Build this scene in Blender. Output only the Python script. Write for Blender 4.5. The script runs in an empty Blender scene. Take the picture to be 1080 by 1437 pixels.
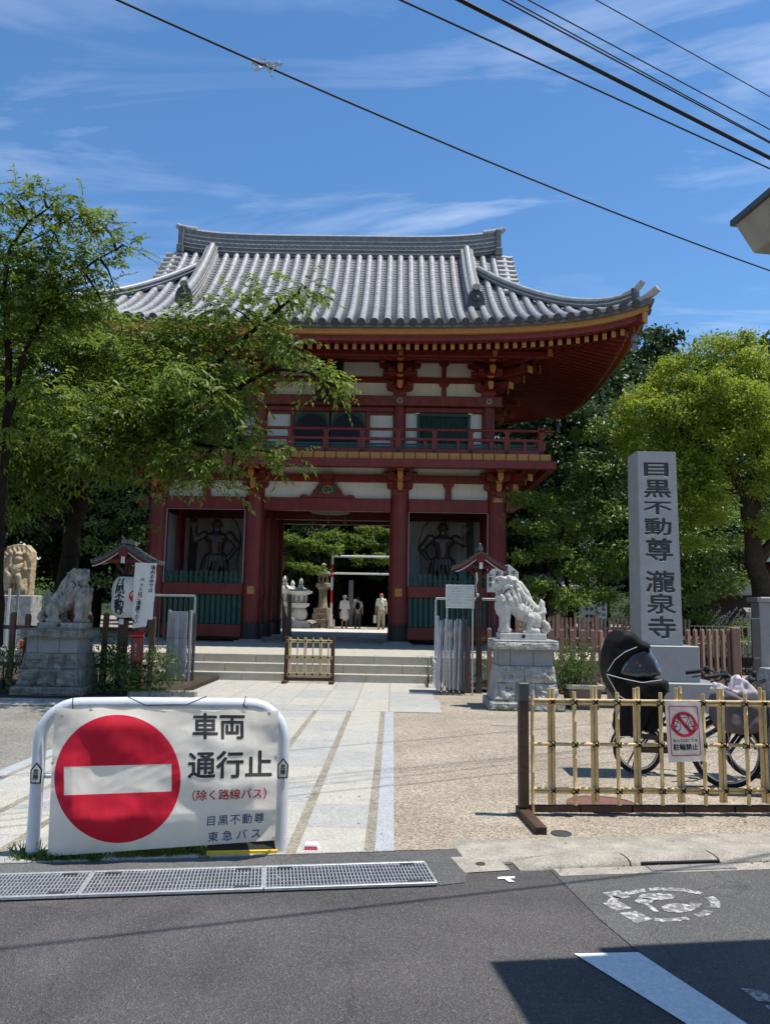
import bpy, bmesh, math, random
import numpy as np
from mathutils import Vector, Matrix, Euler, noise
R = math.radians
random.seed(7); RNG = np.random.default_rng(11)
SC = bpy.context.scene
COL = SC.collection

# ------------------------------------------------------------------ camera
F, CX, CY, EYE = 1080., 540., 718.5, 1.6
ROLL = R(1.0)
cR, sR = math.cos(ROLL), math.sin(ROLL)
def _un(px, py):
    u = (px-CX)/F; v = (CY-py)/F
    return u*cR-v*sR, u*sR+v*cR
_u, _v = _un(551, 855)
TH = math.atan(-_v); YAW = math.atan(_u*math.cos(TH))
cd = bpy.data.cameras.new('camera'); cam = bpy.data.objects.new('camera', cd); COL.objects.link(cam)
cd.sensor_fit = 'VERTICAL'; cd.sensor_height = 24; cd.lens = 24*F/1437
cd.clip_start = .05; cd.clip_end = 2000
cam.matrix_world = Matrix.Translation((0, 0, EYE)) @ Matrix.Rotation(YAW, 4, 'Z') @ Matrix.Rotation(R(90)+TH, 4, 'X') @ Matrix.Rotation(ROLL, 4, 'Z')
SC.camera = cam
def _ray(px, py):
    u, v = _un(px, py)
    x = u; y = math.cos(TH)-v*math.sin(TH); z = math.sin(TH)+v*math.cos(TH)
    c, s = math.cos(YAW), math.sin(YAW)
    return x*c-y*s, x*s+y*c, z
def P(px, py, Y):                      # survey: a sighting at distance Y
    r = _ray(px, py); t = Y/r[1]; return Vector((r[0]*t, Y, EYE+r[2]*t))
def G(px, py, z=0.):                   # survey: a sighting on level ground z
    r = _ray(px, py); t = (z-EYE)/r[2]; return Vector((r[0]*t, r[1]*t, z))

# ------------------------------------------------------------------ world, sun, exposure
SUN = Vector((.334, -.03, 1)).normalized()
elev = math.asin(SUN.z); azim = math.atan2(SUN.x, SUN.y)
W = bpy.data.worlds.new('World'); SC.world = W; W.use_nodes = True
nt = W.node_tree; nt.nodes.clear()
def NN(t, ty, **k):
    n = t.nodes.new(ty)
    for a, b in k.items(): setattr(n, a, b)
    return n
wo = NN(nt, 'ShaderNodeOutputWorld'); bg = NN(nt, 'ShaderNodeBackground'); sk = NN(nt, 'ShaderNodeTexSky')
sk.sky_type = 'NISHITA'; sk.sun_disc = False; sk.sun_elevation = elev; sk.sun_rotation = azim
sk.altitude = 50; sk.air_density = 1.0; sk.dust_density = .1; sk.ozone_density = 1.8
bg.inputs['Strength'].default_value = .148
tc = NN(nt, 'ShaderNodeTexCoord')
# thin cirrus: the view direction laid onto a flat layer high up
sep = NN(nt, 'ShaderNodeSeparateXYZ'); nt.links.new(tc.outputs['Generated'], sep.inputs[0])
mz = NN(nt, 'ShaderNodeMath', operation='MAXIMUM'); mz.inputs[1].default_value = .05; nt.links.new(sep.outputs[2], mz.inputs[0])
dx = NN(nt, 'ShaderNodeMath', operation='DIVIDE'); dy = NN(nt, 'ShaderNodeMath', operation='DIVIDE')
nt.links.new(sep.outputs[0], dx.inputs[0]); nt.links.new(mz.outputs[0], dx.inputs[1])
nt.links.new(sep.outputs[1], dy.inputs[0]); nt.links.new(mz.outputs[0], dy.inputs[1])
cmb = NN(nt, 'ShaderNodeCombineXYZ'); nt.links.new(dx.outputs[0], cmb.inputs[0]); nt.links.new(dy.outputs[0], cmb.inputs[1])
mp = NN(nt, 'ShaderNodeMapping'); mp.inputs['Rotation'].default_value = (0, 0, R(28)); mp.inputs['Scale'].default_value = (.75, 2.3, 1); mp.inputs['Location'].default_value = (3.1, 2.2, 0)
nt.links.new(cmb.outputs[0], mp.inputs[0])
n1 = NN(nt, 'ShaderNodeTexNoise'); n1.inputs['Scale'].default_value = 1.15; n1.inputs['Detail'].default_value = 9; n1.inputs['Roughness'].default_value = .58; n1.inputs['Distortion'].default_value = .8
nt.links.new(mp.outputs[0], n1.inputs[0])
n2 = NN(nt, 'ShaderNodeTexNoise'); n2.inputs['Scale'].default_value = .8; n2.inputs['Detail'].default_value = 3
nt.links.new(cmb.outputs[0], n2.inputs[0])
r1 = NN(nt, 'ShaderNodeMapRange'); r1.inputs['From Min'].default_value = .49; r1.inputs['From Max'].default_value = 1.0
r2 = NN(nt, 'ShaderNodeMapRange'); r2.inputs['From Min'].default_value = .37; r2.inputs['From Max'].default_value = .64
nt.links.new(n1.outputs[0], r1.inputs[0]); nt.links.new(n2.outputs[0], r2.inputs[0])
mm = NN(nt, 'ShaderNodeMath', operation='MULTIPLY'); nt.links.new(r1.outputs[0], mm.inputs[0]); nt.links.new(r2.outputs[0], mm.inputs[1])
mx = NN(nt, 'ShaderNodeMix', data_type='RGBA'); mx.inputs['B'].default_value = (9.0, 9.4, 10.0, 1)
nt.links.new(mm.outputs[0], mx.inputs['Factor'])
hs = NN(nt, 'ShaderNodeHueSaturation'); hs.inputs['Saturation'].default_value = 1.22; hs.inputs['Value'].default_value = 1.0
nt.links.new(sk.outputs[0], hs.inputs['Color']); nt.links.new(hs.outputs[0], mx.inputs['A'])
nt.links.new(mx.outputs['Result'], bg.inputs[0]); nt.links.new(bg.outputs[0], wo.inputs[0])
sd = bpy.data.lights.new('sun', 'SUN'); so = bpy.data.objects.new('sun', sd); COL.objects.link(so)
sd.energy = 4.9; sd.angle = R(.53); sd.color = (1, .955, .88)
so.rotation_euler = SUN.to_track_quat('Z', 'Y').to_euler(); so.location = (4, -3, 30)
SC.view_settings.view_transform = 'Standard'; SC.view_settings.look = 'None'
SC.view_settings.exposure = .25; SC.view_settings.gamma = 1; SC.view_settings.use_curve_mapping = False
SC.cycles.use_denoising = True
SC.cycles.max_bounces = 6; SC.cycles.diffuse_bounces = 3; SC.cycles.glossy_bounces = 3; SC.cycles.transmission_bounces = 6; SC.cycles.transparent_max_bounces = 8
SC.cycles.caustics_reflective = False; SC.cycles.caustics_refractive = False

# ------------------------------------------------------------------ materials
MATS = {}
def mat(name, col, rough=.7, spec=.4, metal=0, var=.12, scale=6., bump=.0, bscale=60., speck=None, sscale=300., detail=5, streak=0, coat=0, var_col=None, transl=0, edge=None, alpha=None):
    """principled with two-scale colour variation, optional speckle, bump and vertical streaks"""
    if name in MATS: return MATS[name]
    m = bpy.data.materials.new(name); m.use_nodes = True; t = m.node_tree; b = t.nodes['Principled BSDF']
    b.inputs['Roughness'].default_value = rough; b.inputs['Specular IOR Level'].default_value = spec; b.inputs['Metallic'].default_value = metal
    b.inputs['Coat Weight'].default_value = coat
    co = NN(t, 'ShaderNodeTexCoord'); L = t.links.new
    nz = NN(t, 'ShaderNodeTexNoise'); nz.inputs['Scale'].default_value = scale; nz.inputs['Detail'].default_value = detail; nz.inputs['Roughness'].default_value = .6
    L(co.outputs['Object'], nz.inputs[0])
    mr = NN(t, 'ShaderNodeMapRange'); mr.inputs['From Min'].default_value = .3; mr.inputs['From Max'].default_value = .7
    L(nz.outputs[0], mr.inputs[0])
    mix = NN(t, 'ShaderNodeMix', data_type='RGBA')
    c = Vector(col)
    if var_col is None:
        mix.inputs['A'].default_value = (*[min(1, x*(1-var)) for x in c], 1); mix.inputs['B'].default_value = (*[min(1, x*(1+var)) for x in c], 1)
    else:
        mix.inputs['A'].default_value = (*c, 1); mix.inputs['B'].default_value = (*var_col, 1)
    L(mr.outputs[0], mix.inputs['Factor']); out = mix.outputs['Result']
    if speck:
        vz = NN(t, 'ShaderNodeTexVoronoi'); vz.inputs['Scale'].default_value = sscale
        L(co.outputs['Object'], vz.inputs[0])
        s2 = NN(t, 'ShaderNodeSeparateColor'); L(vz.outputs['Color'], s2.inputs[0])
        m2 = NN(t, 'ShaderNodeMix', data_type='RGBA', blend_type='MULTIPLY'); m2.inputs['Factor'].default_value = 1
        rr = NN(t, 'ShaderNodeMapRange'); rr.inputs['To Min'].default_value = 1-speck; rr.inputs['To Max'].default_value = 1+speck
        L(s2.outputs[0], rr.inputs[0]); L(out, m2.inputs['A']); L(rr.outputs[0], m2.inputs['B']); out = m2.outputs['Result']
    if streak:
        mp_ = NN(t, 'ShaderNodeMapping'); mp_.inputs['Scale'].default_value = (9, 9, .7); L(co.outputs['Object'], mp_.inputs[0])
        n3 = NN(t, 'ShaderNodeTexNoise'); n3.inputs['Scale'].default_value = 1.5; n3.inputs['Detail'].default_value = 6; L(mp_.outputs[0], n3.inputs[0])
        r3 = NN(t, 'ShaderNodeMapRange'); r3.inputs['From Min'].default_value = .45; r3.inputs['From Max'].default_value = .75; r3.inputs['To Min'].default_value = 1; r3.inputs['To Max'].default_value = 1-streak
        L(n3.outputs[0], r3.inputs[0])
        m3 = NN(t, 'ShaderNodeMix', data_type='RGBA', blend_type='MULTIPLY'); m3.inputs['Factor'].default_value = 1
        L(out, m3.inputs['A']); L(r3.outputs[0], m3.inputs['B']); out = m3.outputs['Result']
    L(out, b.inputs['Base Color'])
    if bump:
        n4 = NN(t, 'ShaderNodeTexNoise'); n4.inputs['Scale'].default_value = bscale; n4.inputs['Detail'].default_value = 6
        L(co.outputs['Object'], n4.inputs[0]); bp = NN(t, 'ShaderNodeBump'); bp.inputs['Strength'].default_value = bump; bp.inputs['Distance'].default_value = .02
        L(n4.outputs[0], bp.inputs['Height']); L(bp.outputs[0], b.inputs['Normal'])
    if transl:
        tr = NN(t, 'ShaderNodeBsdfTranslucent'); L(out, tr.inputs[0]); ms = NN(t, 'ShaderNodeMixShader'); ms.inputs[0].default_value = transl
        L(b.outputs[0], ms.inputs[1]); L(tr.outputs[0], ms.inputs[2]); L(ms.outputs[0], t.nodes['Material Output'].inputs[0])
    MATS[name] = m; return m
def leafmat(name, dark, light, transl=.35, rough=.45, spec=.35):
    m = bpy.data.materials.new(name); m.use_nodes = True; t = m.node_tree; b = t.nodes['Principled BSDF']; L = t.links.new
    g = NN(t, 'ShaderNodeNewGeometry'); co = NN(t, 'ShaderNodeTexCoord')
    nz = NN(t, 'ShaderNodeTexNoise'); nz.inputs['Scale'].default_value = .9; nz.inputs['Detail'].default_value = 3; L(co.outputs['Object'], nz.inputs[0])
    ad = NN(t, 'ShaderNodeMath', operation='MULTIPLY_ADD'); ad.inputs[1].default_value = .55; L(g.outputs['Random Per Island'], ad.inputs[0])
    mr = NN(t, 'ShaderNodeMapRange'); mr.inputs['From Min'].default_value = .3; mr.inputs['From Max'].default_value = .7; mr.inputs['To Max'].default_value = .45
    L(nz.outputs[0], mr.inputs[0]); L(mr.outputs[0], ad.inputs[2])
    mix = NN(t, 'ShaderNodeMix', data_type='RGBA'); mix.inputs['A'].default_value = (*dark, 1); mix.inputs['B'].default_value = (*light, 1)
    L(ad.outputs[0], mix.inputs['Factor']); L(mix.outputs['Result'], b.inputs['Base Color'])
    b.inputs['Roughness'].default_value = rough; b.inputs['Specular IOR Level'].default_value = spec
    tr = NN(t, 'ShaderNodeBsdfTranslucent'); hs = NN(t, 'ShaderNodeHueSaturation'); hs.inputs['Value'].default_value = 1.7; hs.inputs['Hue'].default_value = .48
    L(mix.outputs['Result'], hs.inputs['Color']); L(hs.outputs[0], tr.inputs[0])
    ms = NN(t, 'ShaderNodeMixShader'); ms.inputs[0].default_value = transl; L(b.outputs[0], ms.inputs[1]); L(tr.outputs[0], ms.inputs[2]); L(ms.outputs[0], t.nodes['Material Output'].inputs[0])
    MATS[name] = m; return m

def roadmat(name, base, var_col, stone, crack=.5):
    m = bpy.data.materials.new(name); m.use_nodes = True; t = m.node_tree; b = t.nodes['Principled BSDF']; L = t.links.new
    co = NN(t, 'ShaderNodeTexCoord'); b.inputs['Roughness'].default_value = .85; b.inputs['Specular IOR Level'].default_value = .3
    nz = NN(t, 'ShaderNodeTexNoise'); nz.inputs['Scale'].default_value = 1.3; nz.inputs['Detail'].default_value = 8; nz.inputs['Roughness'].default_value = .65; L(co.outputs['Object'], nz.inputs[0])
    mr = NN(t, 'ShaderNodeMapRange'); mr.inputs['From Min'].default_value = .3; mr.inputs['From Max'].default_value = .7; L(nz.outputs[0], mr.inputs[0])
    mix = NN(t, 'ShaderNodeMix', data_type='RGBA'); mix.inputs['A'].default_value = (*base, 1); mix.inputs['B'].default_value = (*var_col, 1); L(mr.outputs[0], mix.inputs['Factor'])
    vz = NN(t, 'ShaderNodeTexVoronoi'); vz.inputs['Scale'].default_value = 130; L(co.outputs['Object'], vz.inputs[0])
    s2 = NN(t, 'ShaderNodeSeparateColor'); L(vz.outputs['Color'], s2.inputs[0])
    r2 = NN(t, 'ShaderNodeMapRange'); r2.inputs['From Min'].default_value = .6; r2.inputs['From Max'].default_value = 1.15; L(s2.outputs[0], r2.inputs[0])
    pw = NN(t, 'ShaderNodeMath', operation='POWER'); pw.inputs[1].default_value = 3; L(r2.outputs[0], pw.inputs[0])
    m2 = NN(t, 'ShaderNodeMix', data_type='RGBA'); m2.inputs['B'].default_value = (*stone, 1); L(pw.outputs[0], m2.inputs['Factor']); L(mix.outputs['Result'], m2.inputs['A'])
    dk = NN(t, 'ShaderNodeMapRange'); dk.inputs['From Max'].default_value = .4; dk.inputs['To Min'].default_value = .72; L(s2.outputs[1], dk.inputs[0])
    m3 = NN(t, 'ShaderNodeMix', data_type='RGBA', blend_type='MULTIPLY'); m3.inputs['Factor'].default_value = 1; L(m2.outputs['Result'], m3.inputs['A']); L(dk.outputs[0], m3.inputs['B'])
    st = NN(t, 'ShaderNodeTexNoise'); st.inputs['Scale'].default_value = .55; st.inputs['Detail'].default_value = 6; st.inputs['Distortion'].default_value = 1.5; L(co.outputs['Object'], st.inputs[0])
    sr = NN(t, 'ShaderNodeMapRange'); sr.inputs['From Min'].default_value = .35; sr.inputs['From Max'].default_value = .68; sr.inputs['To Min'].default_value = .78; sr.inputs['To Max'].default_value = 1.16; L(st.outputs[0], sr.inputs[0])
    wp = NN(t, 'ShaderNodeTexNoise'); wp.inputs['Scale'].default_value = 3; wp.inputs['Detail'].default_value = 5; L(co.outputs['Object'], wp.inputs[0])
    wa = NN(t, 'ShaderNodeVectorMath', operation='MULTIPLY_ADD'); wa.inputs[1].default_value = (.35, .35, .35); L(wp.outputs['Color'], wa.inputs[0]); L(co.outputs['Object'], wa.inputs[2])
    ck = NN(t, 'ShaderNodeTexVoronoi', feature='DISTANCE_TO_EDGE'); ck.inputs['Scale'].default_value = .55; L(wa.outputs[0], ck.inputs[0])
    cr_ = NN(t, 'ShaderNodeMapRange'); cr_.inputs['From Min'].default_value = .0012; cr_.inputs['From Max'].default_value = .005; cr_.inputs['To Min'].default_value = crack; L(ck.outputs['Distance'], cr_.inputs[0])
    mu = NN(t, 'ShaderNodeMath', operation='MULTIPLY'); L(sr.outputs[0], mu.inputs[0]); L(cr_.outputs[0], mu.inputs[1])
    m5 = NN(t, 'ShaderNodeMix', data_type='RGBA', blend_type='MULTIPLY'); m5.inputs['Factor'].default_value = 1; L(m3.outputs['Result'], m5.inputs['A']); L(mu.outputs[0], m5.inputs['B']); m3 = m5
    L(m3.outputs['Result'], b.inputs['Base Color'])
    bp = NN(t, 'ShaderNodeBump'); bp.inputs['Strength'].default_value = .9; bp.inputs['Distance'].default_value = .014; L(vz.outputs['Distance'], bp.inputs['Height']); L(bp.outputs[0], b.inputs['Normal'])
    MATS[name] = m; return m

def wornmat(name, col, under, keep=.5, scale=14):
    """paint worn through to nothing: mixes paint with the asphalt colour below by noise"""
    m = bpy.data.materials.new(name); m.use_nodes = True; t = m.node_tree; b = t.nodes['Principled BSDF']; L = t.links.new
    co = NN(t, 'ShaderNodeTexCoord'); nz = NN(t, 'ShaderNodeTexNoise'); nz.inputs['Scale'].default_value = scale; nz.inputs['Detail'].default_value = 10; nz.inputs['Roughness'].default_value = .75; L(co.outputs['Object'], nz.inputs[0])
    mr = NN(t, 'ShaderNodeMapRange'); mr.inputs['From Min'].default_value = keep-.05; mr.inputs['From Max'].default_value = keep+.05; L(nz.outputs[0], mr.inputs[0])
    mix = NN(t, 'ShaderNodeMix', data_type='RGBA'); mix.inputs['A'].default_value = (*col, 1); mix.inputs['B'].default_value = (*under, 1); L(mr.outputs[0], mix.inputs['Factor']); L(mix.outputs['Result'], b.inputs['Base Color'])
    b.inputs['Roughness'].default_value = .75
    MATS[name] = m; return m

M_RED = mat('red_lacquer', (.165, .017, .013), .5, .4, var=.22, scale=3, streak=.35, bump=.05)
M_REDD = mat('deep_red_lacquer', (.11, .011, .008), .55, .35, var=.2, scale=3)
M_PURP = mat('weathered_red_beam', (.17, .04, .038), .65, .3, var=.35, scale=5, streak=.3)
M_GOLD = mat('ochre_paint', (.40, .18, .045), .55, .4, var=.12)
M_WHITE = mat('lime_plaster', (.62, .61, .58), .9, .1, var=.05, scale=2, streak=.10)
M_GREEN = mat('green_paint', (.008, .060, .045), .5, .4, var=.3, scale=5, streak=.3)
M_DGREEN = mat('dark_green_paint', (.008, .045, .035), .5, .4)
M_BLACK = mat('black_iron', (.012, .012, .014), .5, .4)
M_BRASS = mat('brass', (.55, .38, .12), .35, .5, metal=.8)
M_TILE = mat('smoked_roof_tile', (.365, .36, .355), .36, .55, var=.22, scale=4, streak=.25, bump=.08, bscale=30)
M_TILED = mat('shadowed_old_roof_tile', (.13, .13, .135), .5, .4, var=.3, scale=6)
M_DISC = mat('shaded_end_tile', (.055, .055, .06), .55, .4, var=.3, scale=9)  # tile darkened to carry the shade on its outward-facing ends
M_BRONZE = mat('dark_lacquered_wood', (.035, .022, .016), .35, .5, var=.5, scale=12, bump=.4, bscale=25)
M_GRAN = mat('grey_granite', (.29, .293, .295), .65, .35, var=.06, speck=.30, sscale=230, bump=.05, bscale=200)
M_GRAND = mat('polished_grey_granite', (.235, .24, .25), .5, .45, var=.06, speck=.25, sscale=260)
M_CUT = mat('darkened_letter_cut', (.065, .066, .07), .85, .1)
M_STONE = mat('rough_hewn_granite', (.37, .365, .345), .9, .2, var=.3, scale=9, speck=.2, sscale=160, bump=1.0, bscale=30, streak=.25)
M_STONEM = mat('smooth_grey_dado_stone', (.25, .25, .255), .8, .25, var=.12, scale=8, speck=.12, sscale=200, bump=.1, bscale=90)
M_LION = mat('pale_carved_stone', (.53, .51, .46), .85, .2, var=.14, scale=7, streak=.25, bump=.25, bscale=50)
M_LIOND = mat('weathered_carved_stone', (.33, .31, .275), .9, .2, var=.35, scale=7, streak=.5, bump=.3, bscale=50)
M_SAND = mat('tan_sandstone', (.44, .34, .22), .9, .15, var=.2, scale=6, bump=.4, bscale=30)
M_STEP = mat('step_stone', (.41, .38, .315), .85, .2, var=.1, scale=5, speck=.18, sscale=150, bump=.15, bscale=80)
M_SLAB = [mat('paving_slab_%s' % n, c, .85, .2, var=.08, scale=4, speck=.24, sscale=110, bump=.12, bscale=120) for n, c in (('pale', (.385, .375, .335)), ('cream', (.41, .385, .33)), ('grey', (.35, .345, .32)))]
M_STRIP = mat('border_granite', (.35, .365, .37), .8, .25, var=.08, speck=.25, sscale=120)
M_AGG = mat('exposed_aggregate', (.31, .262, .20), .9, .2, var=.2, scale=.9, speck=.5, sscale=80, bump=.5, bscale=70)
M_JOINT = mat('tan_joint_aggregate', (.265, .235, .185), .9, .2, var=.14, scale=3, speck=.4, sscale=90, bump=.3)
M_CONC = mat('weathered_concrete', (.33, .30, .25), .9, .2, var=.25, scale=5, speck=.25, sscale=120, bump=.3, bscale=60)
M_SOIL = mat('dark_soil', (.06, .048, .035), .95, .1, var=.4, scale=8, bump=.6, bscale=20)
M_ASPH_D = roadmat('dark_asphalt', (.106, .098, .096), (.136, .126, .122), (.34, .32, .30), .8)
M_ASPH_L = roadmat('light_asphalt', (.14, .137, .132), (.18, .175, .168), (.40, .38, .35), .72)
M_PAINT = mat('white_road_paint', (.72, .72, .70), .7, .3, var=.06, scale=20, speck=.1, sscale=90)
M_WORN = wornmat('worn_road_paint', (.50, .49, .47), (.15, .145, .14), .475, 26)
M_GALV = mat('galvanised_steel', (.50, .51, .52), .45, .5, metal=.55, var=.2, scale=25)
M_ALU = mat('grey_aluminium', (.42, .43, .45), .45, .5, metal=.4, var=.15, scale=6, streak=.3)
M_ALUD = mat('dark_grey_metal', (.06, .06, .065), .5, .5)
M_WPIPE = mat('white_enamelled_pipe', (.66, .68, .69), .3, .5, var=.05, scale=12, streak=.10, coat=.2)
M_VINYL = mat('white_vinyl_cloth', (.84, .79, .70), .6, .3, var=.05, scale=7, bump=.08, bscale=18, transl=.5)
M_VRED = mat('red_print', (.70, .02, .05), .6, .3, var=.06, transl=.42)
M_VBLK = mat('black_print', (.02, .02, .022), .6, .3)
M_VBLU = mat('blue_print', (.05, .12, .28), .6, .3, transl=.2)
M_PAPER = mat('white_board', (.84, .83, .80), .55, .35, var=.03, transl=.42)
M_PRED = mat('crimson_print', (.60, .02, .06), .55, .3)
M_BAMB = mat('dried_bamboo', (.64, .46, .21), .42, .5, var=.22, scale=11, streak=.22)
M_NODE = mat('bamboo_node', (.40, .26, .10), .6, .3)
M_TIE = mat('black_palm_cord', (.012, .011, .012), .9, .1)
M_BRN = mat('brown_stained_timber', (.075, .04, .026), .6, .3, var=.3, scale=8, streak=.4, bump=.2, bscale=40)
M_PICK = mat('reddish_brown_picket', (.27, .155, .115), .7, .25, var=.15, scale=9, streak=.2, bump=.1)
M_PICKD = mat('dark_brown_picket', (.13, .08, .058), .75, .2, var=.25, scale=9, streak=.3)
M_BARK = mat('dark_bark', (.018, .014, .011), .95, .1, var=.4, scale=10, bump=1.0, bscale=22)
M_BARKL = mat('brown_bark', (.05, .035, .025), .95, .1, var=.4, scale=10, bump=1.0, bscale=22)
M_RUB = mat('black_rubber', (.018, .018, .019), .7, .3)
M_YEL = mat('yellow_plastic', (.75, .50, .02), .45, .5)
M_BIKE = mat('black_gloss_frame', (.015, .015, .017), .25, .6, coat=.4)
M_FAB = mat('black_nylon', (.008, .008, .009), .7, .18, bump=.2, bscale=40)
M_MAUV = mat('shaded_mauve_grey_cloth', (.12, .105, .11), .8, .2, var=.1, bump=.3, bscale=12)  # lower basket cover: its shade is put into the cloth colour
M_SILV = mat('silver_metal', (.62, .62, .63), .25, .5, metal=.9)
M_POST = mat('red_enamel', (.17, .008, .008), .35, .5, streak=.2)
M_LANT = mat('lantern_paper', (.72, .70, .66), .7, .2, transl=.3)
M_SKIN = mat('skin', (.50, .30, .21), .6, .3)
M_CLEAR = None

# ------------------------------------------------------------------ mesh builder
class MB:
    def __init__(s): s.v = []; s.f = []
    def add(s, vs, fs):
        o = len(s.v); s.v += [tuple(v) for v in vs]; s.f += [tuple(i+o for i in f) for f in fs]; return s
    def box(s, a, b, bev=0):
        x0, y0, z0 = a; x1, y1, z1 = b
        return s.add([(x0, y0, z0), (x1, y0, z0), (x1, y1, z0), (x0, y1, z0), (x0, y0, z1), (x1, y0, z1), (x1, y1, z1), (x0, y1, z1)],
                     [(0, 3, 2, 1), (4, 5, 6, 7), (0, 1, 5, 4), (1, 2, 6, 5), (2, 3, 7, 6), (3, 0, 4, 7)])
    def bar(s, p, q, w, h, up=(0, 0, 1)):                 # box from p to q, w across, h along up
        p = Vector(p); q = Vector(q); d = (q-p).normalized(); u = Vector(up); sd_ = d.cross(u)
        if sd_.length < 1e-4: sd_ = d.cross(Vector((0, 1, 0)))
        sd_.normalize(); u = sd_.cross(d).normalized()
        vs = []
        for c in (p, q):
            for a, b in ((-1, -1), (1, -1), (1, 1), (-1, 1)): vs.append(c+sd_*(a*w/2)+u*(b*h/2))
        return s.add(vs, [(0, 1, 2, 3)[::-1], (4, 5, 6, 7), (0, 1, 5, 4), (1, 2, 6, 5), (2, 3, 7, 6), (3, 0, 4, 7)][0:6])
    def tube(s, pts, r, seg=8, cap=True, up=(0, 0, 1), a0=0, a1=2*math.pi):
        pts = [Vector(p) for p in pts]; n = len(pts)
        rs = r if isinstance(r, (list, tuple)) else [r]*n
        full = abs(a1-a0-2*math.pi) < 1e-6; k = seg if full else seg+1
        vs = []; prev = None
        for i, p in enumerate(pts):
            d = (pts[min(i+1, n-1)]-pts[max(i-1, 0)])
            d = d.normalized() if d.length > 1e-9 else Vector((0, 0, 1))
            u = Vector(up) if prev is None else prev
            sd_ = d.cross(u)
            if sd_.length < 1e-3: sd_ = d.cross(Vector((0, 1, .01)))
            sd_.normalize(); u = sd_.cross(d).normalized(); prev = u
            for j in range(k):
                a = a0+(a1-a0)*j/seg
                vs.append(p+sd_*(math.cos(a)*rs[i])+u*(math.sin(a)*rs[i]))
        fs = []
        for i in range(n-1):
            for j in range(seg if full else k-1):
                j2 = (j+1) % k; fs.append((i*k+j, i*k+j2, (i+1)*k+j2, (i+1)*k+j))
        if cap: fs += [tuple(range(k))[::-1], tuple((n-1)*k+j for j in range(k))]
        return s.add(vs, fs)
    def lathe(s, prof, o=(0, 0, 0), seg=16, sx=1, sy=1, rot=0):
        vs = []; n = len(prof)
        for r, z in prof:
            for j in range(seg):
                a = 2*math.pi*j/seg+rot; vs.append((o[0]+math.cos(a)*r*sx, o[1]+math.sin(a)*r*sy, o[2]+z))
        fs = [(i*seg+j, i*seg+(j+1) % seg, (i+1)*seg+(j+1) % seg, (i+1)*seg+j) for i in range(n-1) for j in range(seg)]
        fs += [tuple(range(seg))[::-1], tuple((n-1)*seg+j for j in range(seg))]
        return s.add(vs, fs)
    def prism(s, poly, y0, y1, axis='y'):                 # outline in x,z pushed along y (or x: outline y,z)
        n = len(poly)
        if axis == 'y': vs = [(x, y0, z) for x, z in poly]+[(x, y1, z) for x, z in poly]
        elif axis == 'x': vs = [(y0, x, z) for x, z in poly]+[(y1, x, z) for x, z in poly]
        else: vs = [(x, z, y0) for x, z in poly]+[(x, z, y1) for x, z in poly]
        return s.add(vs, [tuple(range(n)), tuple(range(2*n-1, n-1, -1))]+[(i, i+n, (i+1) % n+n, (i+1) % n) for i in range(n)])
    def ball(s, c, r, seg=10, rings=7, rot=None):
        r = (r, r, r) if not isinstance(r, (tuple, list)) else r
        c = Vector(c); vs = []; q = rot.to_matrix() if rot is not None else None
        for i in range(1, rings):
            t = math.pi*i/rings
            for j in range(seg):
                a = 2*math.pi*j/seg; v = Vector((math.sin(t)*math.cos(a)*r[0], math.sin(t)*math.sin(a)*r[1], math.cos(t)*r[2]))
                vs.append(c+(q@v if q else v))
        t_ = Vector((0, 0, r[2])); vs += [c+(q@t_ if q else t_), c-(q@t_ if q else t_)]
        m = (rings-1)*seg; fs = [(i*seg+j, (i+1)*seg+j, (i+1)*seg+(j+1) % seg, i*seg+(j+1) % seg) for i in range(rings-2) for j in range(seg)]
        fs += [(m, j, (j+1) % seg) for j in range(seg)]+[(m+1, (rings-2)*seg+(j+1) % seg, (rings-2)*seg+j) for j in range(seg)]
        return s.add(vs, fs)
    def grid(s, fn, nu, nv, close=False):
        vs = [fn(i/nu, j/nv) for j in range(nv+1) for i in range(nu+1)]
        return s.add(vs, [(j*(nu+1)+i, j*(nu+1)+i+1, (j+1)*(nu+1)+i+1, (j+1)*(nu+1)+i) for j in range(nv) for i in range(nu)])
    def xf(s, M):
        s.v = [tuple(M @ Vector(v)) for v in s.v]; return s
    def mesh(s, name, m=None, smooth=None, bevel=0, fixn=True):
        me = bpy.data.meshes.new(name); me.from_pydata(s.v, [], s.f)
        if fixn or bevel:
            bm = bmesh.new(); bm.from_mesh(me)
            if fixn: bmesh.ops.recalc_face_normals(bm, faces=bm.faces)
            if bevel:
                es = [e for e in bm.edges if len(e.link_faces) == 2 and e.calc_face_angle(0) > .7]
                bmesh.ops.bevel(bm, geom=es, offset=bevel, segments=1, affect='EDGES', clamp_overlap=True)
            bm.to_mesh(me); bm.free()
        if m: me.materials.append(m)
        if smooth is not None:
            me.polygons.foreach_set('use_smooth', [True]*len(me.polygons)); me.set_sharp_from_angle(angle=R(smooth))
        return me

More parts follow.
